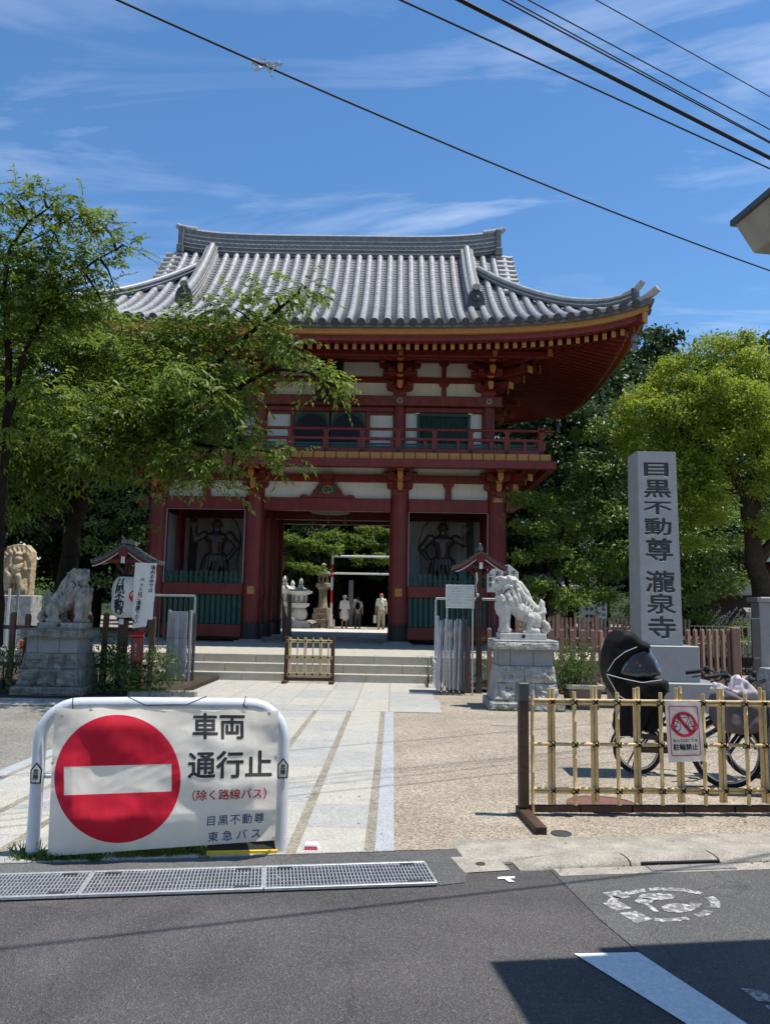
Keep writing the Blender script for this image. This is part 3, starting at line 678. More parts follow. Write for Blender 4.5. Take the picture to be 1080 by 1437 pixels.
for ix, x in enumerate(CXS):
    bracket(gx(x), 23.4, 5.02, 2, .40, .38, side=(-1 if ix == 0 else 1 if ix == 3 else 0), hgt=.26)
for s in (-1, 1):
    x = gx(s*3.705)                                # struts midway between columns
    b = MB(); b.prism([(x-.1, 4.957), (x+.1, 4.957), (x+.09, 5.3), (x+.17, 5.40), (x+.17, 5.47), (x-.17, 5.47), (x-.17, 5.40), (x-.09, 5.3)], fy-.1, fy+.0); gp('strut', b, M_RED)
    for yy in (25.6,):
        bracket(gx(s*5.19), yy, 5.02, 1, .4, .0, side=s, hgt=.26, front=0)
# frog-leg strut with crest over the passage
zc = 4.96
pr = [(-1.0, 0), (-.94, .09), (-.78, .11), (-.66, .05), (-.55, .12), (-.50, .24), (-.38, .36), (-.30, .50), (-.14, .55), (0, .60), (.14, .55), (.30, .50), (.38, .36), (.50, .24), (.55, .12), (.66, .05), (.78, .11), (.94, .09), (1.0, 0)]
b = MB(); b.prism([(gx(0)+x*.86, zc+z*.92) for x, z in pr], fy-.13, fy-.02); fl = gp('frog_leg_strut', b, M_RED, bevel=.01)
b = MB(); b.prism([(gx(0)+x, zc+z) for x, z in ((-.26, .12), (.26, .12), (.27, .30), (.18, .38), (-.18, .38), (-.27, .30))], fy-.15, fy-.128); part('crest_field', b, M_GREEN, fl)
b = MB(); b.tube([(gx(0)+.15*math.cos(a), fy-.155, zc+.25+.12*math.sin(a)) for a in [2*math.pi*k/20 for k in range(21)]], .016, 6)
for k in range(3):
    a = 2*math.pi*k/3+.5; b.tube([(gx(0)+.055*math.cos(a+t*.5)*(1+.5*t), fy-.155, zc+.25+.05*math.sin(a+t*.5)*(1+.5*t)) for t in (0, 1, 2)], [.030, .02, .005], 6)
part('crest', b, M_GOLD, fl, smooth=40)
b = MB(); b.box((gx(-.16), 23.1, 5.5), (gx(.16), 23.45, 5.66)); gp('bearing_block', b, M_RED)
# balcony
BX, BYF = 6.6, 22.1; BYB = 51.2-22.1
def ring(z0, z1, ox, t, m, name, bev=.01):
    yf, yb = BYF+(BX-ox), BYB-(BX-ox)
    beamx(yf+t/2, gx(-ox), gx(ox), z0, z1, t, m, name, bev); beamx(yb-t/2, gx(-ox), gx(ox), z0, z1, t, m, name, bev)
    beamy(gx(-ox)+t/2, yf+t, yb-t, z0, z1, t, m, name, bev); beamy(gx(ox)-t/2, yf+t, yb-t, z0, z1, t, m, name, bev)
ring(5.70, 5.935, 6.72, .22, M_RED, 'balcony_beam')
b = MB(); b.box((gx(-6.4), BYF+.2, 5.94), (gx(6.4), BYB-.2, 6.10)); gp('balcony_floor', b, M_REDD)
nb = 40
for k in range(nb):
    x = gx(-BX)+(k+.5)*2*BX/nb; b = MB(); b.box((x-BX/nb+.011, BYF, 5.955), (x+BX/nb-.011, BYF+.14, 6.155)); gp('floor_board_end', b, M_GOLD, bevel=.008)
for s in (-1, 1):
    for k in range(30):
        y = BYF+.2+(k+.5)*(BYB-BYF-.3)/30; b = MB(); b.box((gx(s*BX)-(.14 if s > 0 else 0), y-.105, 5.955), (gx(s*BX)+(0 if s > 0 else .14), y+.105, 6.155)); gp('floor_board_end', b, M_GOLD)
ring(6.165, 6.32, 6.42, .12, M_RED, 'railing_bottom'); ring(6.56, 6.645, 6.40, .08, M_RED, 'railing_middle')
for s in (-1, 1):
    pass
def rail(p, q, r_, m, nm): b = MB(); b.tube([p, q], r_, 10); gp(nm, b, m, smooth=40)
yr = BYF+.26
rail((gx(-6.75), yr, 6.90), (gx(6.75), yr, 6.90), .045, M_RED, 'handrail'); rail((gx(6.36), BYF-.05, 6.905), (gx(6.36), BYB, 6.905), .045, M_RED, 'handrail'); rail((gx(-6.36), BYF-.05, 6.905), (gx(-6.36), BYB, 6.905), .045, M_RED, 'handrail')
posts = [-6.36, -5.0, -3.9, -2.9, -1.9, -.75, .35, 1.45, 2.5, 3.75, 5.0, 6.36]
posts = [x*1.0 for x in (-6.36, -5.35, -4.28, -3.21, -2.14, -1.07, 0, 1.07, 2.14, 3.21, 4.28, 5.35, 6.36)]
for k, x in enumerate(posts):
    end = k in (0, len(posts)-1)
    b = MB(); w = .11 if end else .085; b.box((gx(x)-w, yr-.07, 6.32), (gx(x)+w, yr+.07, 6.565)); b.box((gx(x)-.06, yr-.055, 6.64), (gx(x)+.06, yr+.055, 6.80)); b.prism([(gx(x)-.07, 6.80), (gx(x)+.07, 6.80), (gx(x)+.11, 6.86), (gx(x)-.11, 6.86)], yr-.06, yr+.06)
    o = gp('railing_post', b, M_RED)
    b = MB(); b.lathe([(.05, 0), (.05, .02), (.02, .03)], (0, 0, 0), 10); b.xf(Matrix.Translation((gx(x), yr-.13, 6.24)) @ Matrix.Rotation(R(90), 4, 'X')); part('railing_boss', b, M_BLACK, o)
for k in range(1, 26, 2):
    x = -6.36+k*12.72/26; b = MB(); b.box((gx(x)-.05, yr-.045, 6.32), (gx(x)+.05, yr+.045, 6.565)); gp('railing_strut', b, M_RED)
for z in (6.38, 6.46):
    b = MB(); b.box((gx(-6.3), yr+.03, z-.03), (gx(6.3), yr+.06, z+.028)); gp('railing_slat', b, M_GREEN)
for s in (-1, 1):
    for k in range(6):
        y = yr+.9+k*1.1; x = gx(s*6.36); b = MB(); b.box((x-.06, y-.07, 6.32), (x+.06, y+.07, 6.565)); b.box((x-.05, y-.05, 6.64), (x+.05, y+.05, 6.86)); gp('railing_post', b, M_RED)
    b = MB(); b.box((gx(s*6.36)-.02, yr, 6.35), (gx(s*6.36)+.02, BYB-.3, 6.40)); b.box((gx(s*6.36)-.02, yr, 6.43), (gx(s*6.36)+.02, BYB-.3, 6.49)); gp('railing_slat', b, M_GREEN)
# upper storey
UX = [-4.95, -2.17, 2.17, 4.95]; uy = 23.65; UYB = 51.2-uy
for y in (uy, 25.6, UYB):
    for x in UX:
        if y == 25.6 and abs(x) < 3: continue
        b = MB(); b.lathe([(.20, 6.12), (.20, 8.3), (.18, 9.4)], (gx(x), y, 0), 20); gp('column', b, M_RED, smooth=40)
for s, y in ((1, uy-.06), (-1, UYB+.06)):
    beamx(y, gx(-5.35), gx(5.35), 7.90, 8.22, .44, M_PURP, 'head_beam')
for x in (gx(-4.95), gx(4.95)):
    beamy(x, uy+.22, UYB-.22, 7.90, 8.22, .40, M_PURP, 'head_beam'); b = MB(); b.box((x-.05, uy+.1, 6.1), (x+.05, UYB-.1, 9.6)); gp('side_wall', b, M_WHITE)
b = MB(); b.box((gx(-4.9), UYB-.05, 6.1), (gx(4.9), UYB+.05, 9.6)); gp('back_wall', b, M_WHITE)
for x in UX:                                       # metal flower bosses on the head beam
    b = MB(); 
    for k in range(6):
        a = k*math.pi/3; b.ball((gx(x)+.07*math.cos(a), uy-.29, 8.06+.07*math.sin(a)), (.04, .015, .04), 8, 5)
    gp('flower_boss', b, M_STONEM, smooth=60)
for i in range(3):
    a, c = gx(UX[i])+.18, gx(UX[i+1])-.18
    beamx(uy+.02, a, c, 7.74, 7.898, .22, M_RED); beamx(uy+.02, a, c, 6.12, 6.55, .24, M_RED)
    for z0, z1 in ((8.222, 8.70), (8.89, 9.36)):
        b = MB(); b.box((a, uy, z0), (c, uy+.07, z1)); gp('plaster_panel', b, M_WHITE)
    beamx(uy+.02, a, c, 8.70, 8.888, .16, M_RED, 'tie_beam'); beamx(uy+.02, a, c, 9.36, 9.66, .2, M_RED, 'tie_beam')
    if i != 1:
        b = MB(); b.box((a, uy+.05, 6.55), (c, uy+.10, 7.74)); gp('plaster_panel', b, M_WHITE)
        m_ = (a+c)/2; wx0, wx1 = m_-.83, m_+.83
        win = MB(); win.box((wx0, uy-.04, 6.60), (wx1, uy+.045, 6.70)); win.box((wx0, uy-.04, 7.62), (wx1, uy+.045, 7.735)); win.box((wx0, uy-.04, 6.70), (wx0+.1, uy+.045, 7.62)); win.box((wx1-.1, uy-.04, 6.70), (wx1, uy+.045, 7.62))
        wo_ = gp('window_frame', win, M_DGREEN, bevel=.008)
        b = MB(); b.box((wx0+.1, uy+.03, 6.70), (wx1-.1, uy+.045, 7.62)); part('window_back', b, M_BLACK, wo_)
        for k in range(10):
            x = wx0+.1+(k+.5)*(wx1-wx0-.2)/10; b = MB(); b.prism([(x-.05, uy+.02), (x, uy-.03), (x+.05, uy+.02)], 6.70, 7.62, axis='z'); part('window_bar', b, M_GREEN, wo_)
        for xx in (wx0, wx1):
            for zz in (6.58, 7.70): g = MB(); g.box((xx-.06, uy-.05, zz), (xx+.06, uy-.041, zz+.07)); part('corner_mount', g, M_BRASS, wo_)
    else:
        da, dc = gx(-1.13), gx(1.13)
        for p0, p1 in ((a, da), (dc, c)):
            b = MB(); b.box((p0, uy+.05, 6.55), (p1, uy+.10, 7.74)); gp('plaster_panel', b, M_WHITE)
            b = MB(); b.box((p0+.03, uy-.02, 7.66), (p1-.03, uy+.05, 7.739)); gp('panel_head', b, M_RED)
        for q in (da-.12, dc): b = MB(); b.box((q, uy-.06, 6.55), (q+.12, uy+.08, 7.74)); gp('door_jamb', b, M_RED)
        M_DOOR = mat('dark_blue_lacquer', (.004, .006, .013), .55, .3, var=.4, scale=2)
        for s in (-1, 1):
            x0, x1 = sorted((gx(0)+s*.02, gx(s*1.12))); b = MB(); b.box((x0, uy-.03, 6.55), (x1, uy+.03, 7.735)); dr = gp('door', b, M_DGREEN)
            xm = (x0+x1)/2; hw = (x1-x0)/2-.03; n = 12
            b = MB(); b.prism([(xm-hw, 6.6), (xm+hw, 6.6)]+[(xm+hw*math.cos(math.pi*k/n), 7.15+.52*math.sin(math.pi*k/n)) for k in range(n+1)], uy-.045, uy-.031); part('door_panel', b, M_DOOR, dr)
            g = MB()
            for q in (x0, x1):
                sg = 1 if q == x0 else -1; g.prism([(q+sg*.02, 7.71), (q+sg*.26, 7.71), (q+sg*.14, 7.65), (q+sg*.09, 7.56), (q+sg*.06, 7.46), (q+sg*.02, 7.42)], uy-.052, uy-.033)
            part('door_mount', g, M_MOUNT, dr)
for ix, x in enumerate(UX):
    bracket(gx(x), uy-.08, 8.20, 3, .42, .50, side=(-1 if ix == 0 else 1 if ix == 3 else 0), hgt=.36)
for s in (-1, 1):
    for x in (gx(s*3.56), gx(s*.0)):
        if abs(x-GX) < .1 and s > 0: continue
        for z0 in (8.222, 8.889):
            b = MB(); b.prism([(x-.07, z0), (x+.07, z0), (x+.07, z0+.33), (x+.16, z0+.42), (x+.16, z0+.475), (x-.16, z0+.475), (x-.16, z0+.42), (x-.07, z0+.33)], uy-.09, uy-.01); gp('strut', b, M_RED)
    bracket(gx(s*4.95), 25.6, 8.20, 3, .42, .0, side=s, hgt=.36, front=0); bracket(gx(s*4.95), UYB+.08, 8.20, 3, .42, .5, side=s, hgt=.36, front=1)
# hanging name board
pl = thing('name_board', 'black framed name board with gold finial hanging under the upper eaves of the gate', 'sign', (gx(0), 23.2, 8.9))
T_ = Matrix.Translation((gx(0), 23.05, 8.78)) @ Matrix.Rotation(R(-14), 4, 'X')
b = MB(); b.box((-.30, -.02, -.75), (.30, .03, .80)); b.xf(T_); part('board', b, M_BLACK, pl)
b = MB()
for x in (-.36, .36): b.box((x-.06, -.06, -.80), (x+.06, .04, .86))
b.box((-.42, -.06, .86), (.42, .04, .97)); b.box((-.42, -.06, -.93), (.42, .04, -.80)); b.prism([(-.42, -.93), (-.3, -.93), (-.44, -1.12), (-.50, -1.12)], -.05, .03); b.prism([(.42, -.93), (.3, -.93), (.44, -1.12), (.50, -1.12)], -.05, .03); b.xf(T_); part('board_frame', b, M_BRONZE, pl)
b = MB(); b.lathe([(.10, 0), (.13, .04), (.05, .08), (.11, .13), (.12, .20), (.06, .28), (.01, .33)], (0, -.08, .28), 14); b.xf(T_); part('finial', b, M_BRASS, pl, smooth=50)
# ornament hanging in the passage
b = MB(); b.lathe([(.05, .28), (.62, .12), (.66, .05), (.55, .03), (.1, -.02)], (gx(0), 24.6, 4.60), 8, rot=math.pi/8); hl = thing('hanging_canopy', 'gilt metal canopy hanging under the ceiling of the gate passage', 'ornament', (gx(0), 24.6, 4.52)); part('canopy', b, M_MOUNT, hl)
b = MB(); b.tube([(gx(0), 24.6, 4.78), (gx(0), 24.6, 5.15)], .02, 6); part('hanger', b, M_BLACK, hl)
for k in range(8):
    a = k*math.pi/4; b = MB(); b.tube([(gx(0)+.7*math.cos(a), 24.6+.7*math.sin(a), 4.54), (gx(0)+.7*math.cos(a), 24.6+.7*math.sin(a), 4.30)], .015, 5); b.ball((gx(0)+.7*math.cos(a), 24.6+.7*math.sin(a), 4.27), .045, 8, 5); part('pendant', b, M_MOUNT, hl)

# ------------------------------------------------------------------ gate roof
HX, HY = 9.08, 5.40; RY = 25.6
def lift(s): return .84*math.exp(-max(0, s)/1.9)
def base(d): return 9.31+.432*d+.0765*d*d
def wgt(d): return max(0, 1-d/4.6)**1.3
def zf(x, d): return base(d)+lift(HX-abs(x-GX))*wgt(d)           # front/back slope at distance d from the eave
def zs(y, d): return base(d)+lift(HY-abs(y-RY))*wgt(d)
VX = 5.75                                                          # half width of the gabled upper roof
def dmax(x):
    a = abs(x-GX); return HY-.12 if a <= VX else min(HY-.12, HX-a)
PITCH = 2*HX/51
def tile_row(pts, seam=.33, r=.098, upn=(0, 0, 1)):
    """a row of half-round cover tiles with a lip at each seam, closed by an eave disc"""
    b = MB(); P_ = []; Rr = []
    L_ = [0]
    for i in range(1, len(pts)): L_.append(L_[-1]+(pts[i]-pts[i-1]).length)
    n = max(1, int(round(L_[-1]/seam)))
    def atl(t):
        for i in range(1, len(pts)):
            if t <= L_[i]+1e-6: q = (t-L_[i-1])/(L_[i]-L_[i-1]); return pts[i-1].lerp(pts[i], q)
        return pts[-1]
    for k in range(n):
        P_ += [atl(L_[-1]*k/n+.002), atl(L_[-1]*(k+1)/n-.002)]; Rr += [r*1.045, r*.985]
    b.tube(P_, Rr, 7, up=upn, a0=R(-25), a1=R(205), cap=False)
    return b
roofrows = []
def rows_front(sgn):
    for k in range(51):
        x = GX-HX+(k+.5)*PITCH; dm = dmax(x)
        if dm < .3: continue
        n = 12; pts = [Vector((x, RY+sgn*(HY-d), zf(x, d)+.055)) for d in [dm*i/n for i in range(n+1)]]
        b = tile_row(pts)
        p0 = pts[0]; o = gp('cover_tile_row', b, M_TILE, smooth=50, fixn=False)
        dd = (pts[0]-pts[1]).normalized()
        c = MB(); c.tube([p0-dd*.02, p0+dd*.05], .112, 14, up=(0, 0, 1)); c.tube([p0+dd*.05, p0+dd*.062], .07, 10); part('eave_disc', c, M_DISC, o, smooth=40)
rows_front(-1)
def rows_side(sgn):
    n_ = 30; pt = 2*HY/n_
    for k in range(n_):
        y = RY-HY+(k+.5)*pt; dm = min(HX-4.55, HY-abs(y-RY))
        if dm < .3: continue
        pts = [Vector((GX+sgn*(HX-d), y, zs(y, d)+.055)) for d in [dm*i/8 for i in range(9)]]
        b = tile_row(pts, r=.095); o = gp('cover_tile_row', b, M_TILE, smooth=50, fixn=False)
        dd = (pts[0]-pts[1]).normalized(); c = MB(); c.tube([pts[0]-dd*.02, pts[0]+dd*.05], .108, 12); part('eave_disc', c, M_DISC, o, smooth=40)
rows_side(1); rows_side(-1)
# lapped pan tiles between the rows: real steps, too fine to pick apart
b = MB()
def pan(fn, x0, x1, d1, step=.135):
    """fn(x, d) -> point; concave courses with a riser at every lap"""
    d = 0.0; prof = []
    while d < d1-.01: prof += [(d, .030), (min(d1, d+step*.97), .0)]; d += step
    vs = []; n = 4
    for d, h in prof:
        for j in range(n+1):
            t = j/n; q = fn(x0+(x1-x0)*t, d); vs.append((q[0], q[1], q[2]+h+.035*((2*t-1)**2)-.012))
    fs = [(i*(n+1)+j, i*(n+1)+j+1, (i+1)*(n+1)+j+1, (i+1)*(n+1)+j) for i in range(len(prof)-1) for j in range(n)]
    b.add(vs, fs)
for k in range(52):
    x = GX-HX+k*PITCH; a, c = x-PITCH/2+.07, x+PITCH/2-.07; dm = min(dmax(a), dmax(c))
    if k in (0, 51): continue
    if dm > .15: pan(lambda X, D: (X, RY-HY+D, zf(X, D)), a, c, dm)
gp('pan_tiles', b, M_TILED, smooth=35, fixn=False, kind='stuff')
# smooth under-surface of the roof (all four slopes) so nothing shows through
b = MB()
for s in (-1, 1):
    b.grid(lambda u, v: (lambda x: (x, RY+s*(HY-dmax(x)*v), zf(x, dmax(x)*v)-.02))(GX-HX+.02+u*(2*HX-.04)), 60, 10)
    b.grid(lambda u, v: (lambda y, dm: (GX+s*(HX-dm*v), y, zs(y, dm*v)-.015))(RY-HY+.02+u*(2*HY-.04), max(.05, min(HX-4.55, HY-abs(-HY+.02+u*(2*HY-.04))))), 40, 8)
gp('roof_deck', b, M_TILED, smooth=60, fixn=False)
# eave edge: lower tile lip, ochre strip, red fascia; soffit boards and rafters
def eave_profile(inset, zlo, zhi, t, m, name):
    b = MB(); n = 48
    def loop(fn, s0, s1):
        vs = []; 
        for i in range(n+1):
            q = s0+(s1-s0)*i/n; vs += fn(q)
        fs = []
        for i in range(n):
            for j in range(4): fs.append((i*4+j, i*4+(j+1) % 4, (i+1)*4+(j+1) % 4, (i+1)*4+j))
        fs += [(0, 1, 2, 3), (n*4+3, n*4+2, n*4+1, n*4)]
        b.add(vs, fs)
    X = HX-inset; Y = HY-inset
    for s in (-1, 1):
        def ff(x):
            L_ = lift(HX-abs(x)); return [(GX+x, RY+s*Y, zlo+L_), (GX+x, RY+s*(Y-t), zlo+L_), (GX+x, RY+s*(Y-t), zhi+L_), (GX+x, RY+s*Y, zhi+L_)]
        loop(ff, -X, X)
        def fs_(y):
            L_ = lift(HY-abs(y)); return [(GX+s*X, RY+y, zlo+L_), (GX+s*(X-t), RY+y, zlo+L_), (GX+s*(X-t), RY+y, zhi+L_), (GX+s*X, RY+y, zhi+L_)]
        loop(fs_, -Y+t, Y-t)
    return gp(name, b, m, smooth=30)
eave_profile(.02, 9.235, 9.345, .35, M_TILED, 'eave_tile_lip')
eave_profile(.14, 9.085, 9.233, .25, M_GOLD, 'eave_strip')
eave_profile(.27, 8.93, 9.083, .25, M_RED, 'eave_fascia')
def soff(d, L_): return 8.97+.31*max(0, d-.5)+L_
def sgrid(s, side):
    def f(u, v):
        if not side:
            x = (HX-.3)*(2*u-1); dm = min(3.6, HX-abs(x)); d = .3+(dm-.3)*v if dm > .3 else dm; return (GX+x, RY+s*(HY-d), soff(d, lift(HX-abs(x))*max(0, 1-d/5))+.02)
        y = (HY-.3)*(2*u-1); dm = min(4.3, HY-abs(y)); d = .3+(dm-.3)*v if dm > .3 else dm; return (GX+s*(HX-d), RY+y, soff(d, lift(HY-abs(y))*max(0, 1-d/5))+.02)
    return f
for s in (-1, 1):
    b = MB(); b.grid(sgrid(s, 0), 60, 6); gp('soffit', b, M_RED, fixn=False, smooth=60)
    b = MB(); b.grid(sgrid(s, 1), 40, 6); gp('soffit', b, M_RED, fixn=False, smooth=60)
nr = 68; 
for k in range(nr):
    x = -(HX-.62)+(k+.5)*2*(HX-.62)/nr; s_ = HX-abs(x); dm = min(3.6, max(.95, s_-.1)); L_ = lift(s_)
    b = MB(); q0 = (GX+x, RY-HY+.56, soff(.56, L_*.9)-.115); q1 = (GX+x, RY-HY+dm, soff(dm, L_*max(0, 1-dm/5))-.115)
    b.bar(q0, q1, .115, .19); rf = gp('rafter', b, M_RED)
    g = MB(); g.box((GX+x-.0575, RY-HY+.545, q0[2]-.095), (GX+x+.0575, RY-HY+.562, q0[2]+.095)); part('rafter_tip', g, M_GOLD, rf)
for s in (-1, 1):
    n_ = 42
    for k in range(n_):
        y = -(HY-.62)+(k+.5)*2*(HY-.62)/n_; s_ = HY-abs(y); dm = min(4.3, max(.95, s_-.1)); L_ = lift(s_)
        q0 = (GX+s*(HX-.56), RY+y, soff(.56, L_*.9)-.115); q1 = (GX+s*(HX-dm), RY+y, soff(dm, L_*max(0, 1-dm/5))-.115)
        b = MB(); b.bar(q0, q1, .115, .19); rf = gp('rafter', b, M_RED)
        g = MB(); xx = GX+s*(HX-.555); g.box((xx-.008, RY+y-.0575, q0[2]-.095), (xx+.008, RY+y+.0575, q0[2]+.095)); part('rafter_tip', g, M_GOLD, rf)
# purlins that the brackets carry, and hip rafters
for d, z in ((2.0, 9.06), (3.0, 9.3)):
    L_ = .0; beamx(RY-HY+d-.1, gx(-HX+d+.5), gx(HX-d-.5), z, z+.18, .18, M_RED, 'purlin')
    if d > 2.5:
        for s in (-1, 1): beamy(gx(s*(HX-d-.4)), RY-HY+d+.5, RY+HY-d-.5, z+.1, z+.28, .18, M_RED, 'purlin')
for sx in (-1, 1):
    for sy in (-1, 1):
        b = MB(); b.bar((GX+sx*(HX-.25), RY+sy*(HY-.25), 9.70), (GX+sx*(HX-3.9), RY+sy*(HY-3.9), 9.75), .2, .3); gp('hip_rafter', b, M_RED)
        b = MB(); p = Vector((GX+sx*(HX-.24), RY+sy*(HY-.24), 9.70)); b.bar(p, p+Vector((sx*.04, sy*.04, 0)), .22, .32); gp('hip_rafter_cap', b, M_GOLD)
        b = MB(); b.tube([(GX+sx*(HX-.45), RY+sy*(HY-.45), 9.5), (GX+sx*(HX-.45), RY+sy*(HY-.45), 9.32)], .012, 6); b.lathe([(.10, 0), (.115, .08), (.08, .2), (.03, .24)], (GX+sx*(HX-.45), RY+sy*(HY-.45), 9.06), 12); b.box((GX+sx*(HX-.45)-.06, RY+sy*(HY-.45)-.004, 8.82), (GX+sx*(HX-.45)+.06, RY+sy*(HY-.45)+.004, 9.04)); gp('wind_bell', b, M_TILED, smooth=40)
# gables
for s in (-1, 1):
    xg = GX+s*4.62; n = 12
    top = [(RY-HY+d, base(d)-.03) for d in [4.4+(HY-4.4)*0+0 for _ in (0,)]]
    pr = [(RY-(HY-d), base(d)-.03) for d in [2.0+3.3*i/n for i in range(n+1)]]+[(RY+(HY-d), base(d)-.03) for d in [5.3-3.3*i/n for i in range(n+1)]]
    b = MB(); b.prism(pr, xg-.05, xg+.05, axis='x'); gp('gable_wall', b, M_WHITE)
    for sy in (-1, 1):
        b = MB(); n = 14
        for i in range(n):
            d0 = 3.2+2.15*i/n; d1 = 3.2+2.15*(i+1)/n
            b.bar((GX+s*(VX+.02), RY+sy*(HY-d0), base(d0)-.22), (GX+s*(VX+.02), RY+sy*(HY-d1), base(d1)-.22), .08, .34, up=(0, 0, 1))
        gp('barge_board', b, M_RED)
        # verge: short tiles laid across the edge
        d = 3.3
        while d < 5.2:
            z = base(d)+.10; y = RY+sy*(HY-d); b = MB()
            b.tube([(GX+s*(VX-.33), y, z+.04), (GX+s*(VX+.22), y, z)], [.088, .095], 8, up=(0, 0, 1)); b.tube([(GX+s*(VX+.22), y, z), (GX+s*(VX+.25), y, z)], .105, 10)
            gp('verge_tile', b, M_TILE, smooth=40); d += .235
# ridges
def ridge(pathpts, w, h, cap_r, name, courses=3, m=M_TILE):
    """stacked flat tiles with a round cap, following a path that carries its own base height"""
    n = len(pathpts)
    def ext(b, w_, z0, z1):
        vs = []
        for i, p in enumerate(pathpts):
            d = (pathpts[min(i+1, n-1)]-pathpts[max(0, i-1)]); d.z = 0; d.normalize(); sd_ = Vector((-d.y, d.x, 0))
            for a, z in ((-1, z0), (1, z0), (1, z1), (-1, z1)): vs.append(p+sd_*(a*w_/2)+Vector((0, 0, z)))
        fs = [(i*4+j, i*4+(j+1) % 4, (i+1)*4+(j+1) % 4, (i+1)*4+j) for i in range(n-1) for j in range(4)]+[(0, 1, 2, 3), ((n-1)*4+3, (n-1)*4+2, (n-1)*4+1, (n-1)*4)]
        b.add(vs, fs)
    z = 0; hh = h/courses
    b = MB(); ext(b, w*.78, 0, h); body = gp(name, b, M_TILED, smooth=30)
    for k in range(courses):
        b = MB(); ww = w*(1.05-.08*k); ext(b, ww, h*(k+.62)/courses, h*(k+.62)/courses+.035); part('ridge_course', b, m, body, smooth=30)
    b = MB(); b.tube([p+Vector((0, 0, h+.01)) for p in pathpts], cap_r, 9); part('ridge_cap', b, m, body, smooth=50)
    return body
RX = 5.52
def rz(x): return 13.70+.24*abs((x-GX)/RX)**5
nn = 32; pts = [Vector((GX-RX+2*RX*i/nn, RY, rz(GX-RX+2*RX*i/nn))) for i in range(nn+1)]
mr_ = ridge(pts, .46, .78, .12, 'main_ridge', 5)
b = MB()                                            # round pattern tiles set in the dark band of the ridge
for i in range(56):
    x = GX-RX+.2+(2*RX-.4)*i/55
    b.tube([(x-.07, RY-.185, rz(x)+.33), (x-.035, RY-.2, rz(x)+.40), (x+.035, RY-.2, rz(x)+.40), (x+.07, RY-.185, rz(x)+.33)], .014, 5)
part('ridge_pattern', b, M_TILE, mr_, kind='stuff')
for s in (-1, 1):
    x = GX+s*RX; z = rz(x)
    b = MB(); b.box((x-.09, RY-.30, z-.35), (x+.09, RY+.30, z+.80)); b.box((x-.12, RY-.36, z-.15), (x+.12, RY+.36, z+.12)); b.prism([(RY-.30, z+.8), (RY+.30, z+.8), (RY+.2, z+.86), (RY-.2, z+.86)], x-.09, x+.09, axis='x'); part('ridge_end_tile', b, M_TILED, mr_, bevel=.02)
    b = MB(); b.tube([(x-s*.5, RY, z+.78), (x-s*.1, RY, z+.83), (x+s*.12, RY, z+.89), (x+s*.22, RY, z+.97)], [.12, .125, .11, .095], 12); part('upturned_tile', b, M_TILE, mr_, smooth=50)
    # descending ridges on the front and back slopes
    for sy in (-1, 1):
        xd = GX+s*4.42; ds = [5.2-(5.2-2.15)*i/14 for i in range(15)]
        pts = [Vector((xd, RY+sy*(HY-d), zf(xd, d)+.05+.10*max(0, (2.6-d)))) for d in ds]
        rd = ridge(pts, .46, .40, .105, 'descending_ridge', 3)
        p = pts[-1]; y = p.y+sy*.03; z = p.z
        b = MB(); b.prism([(xd+a, z+c) for a, c in ((-.20, -.10), (.20, -.10), (.27, .02), (.25, .25), (.20, .42), (.10, .50), (-.10, .50), (-.20, .42), (-.25, .25), (-.27, .02))], y-.05+sy*.04, y+.05+sy*.04); b.ball((xd, y+sy*.10, z+.22), (.12, .06, .10), 10, 6); b.prism([(xd-.12, z-.10), (xd+.12, z-.10), (xd+.08, z-.28), (xd-.08, z-.28)], y-.02+sy*.04, y+.04+sy*.04); part('demon_face_tile', b, M_DISC, rd, bevel=.015)
        b = MB(); b.tube([(xd, y-sy*.3, z+.50), (xd, y+sy*.02, z+.52), (xd, y+sy*.16, z+.56)], .115, 14); part('ridge_end_round', b, M_DISC, rd, smooth=40)
        # hip ridges running out to the corners
        ds = [4.35-(4.35-.42)*i/16 for i in range(17)]
        pts = [Vector((GX+s*(HX-d), RY+sy*(HY-d), base(d)+lift(d)*wgt(d)+.06+.16*max(0, 1-d/1.2)**2)) for d in ds]
        rd = ridge(pts, .36, .24, .09, 'hip_ridge', 2)
        p = pts[-1]; dv = Vector((s, sy, 0)).normalized()
        b = MB(); b.bar(p+Vector((0, 0, .14))-dv*.02, p+dv*.06+Vector((0, 0, .14)), .36, .42); part('demon_face_tile', b, M_DISC, rd, bevel=.02)
        b = MB(); b.tube([p-dv*.35+Vector((0, 0, .26)), p+Vector((0, 0, .32)), p+dv*.16+Vector((0, 0, .42)), p+dv*.26+Vector((0, 0, .52))], [.09, .095, .09, .085], 12); part('upturned_tile', b, M_TILE, rd, smooth=50)
        q = Vector((GX+s*(HX-.5), RY+sy*(HY-.5), base(.5)+lift(.5)*wgt(.5)+.10)); b = MB(); b.tube([q, q+dv*.35+Vector((0, 0, .02)), q+dv*.62+Vector((0, 0, .12)), q+dv*.80+Vector((0, 0, .22))], [.10, .105, .11, .11], 12); part('corner_tile', b, M_TILE, rd, smooth=50)
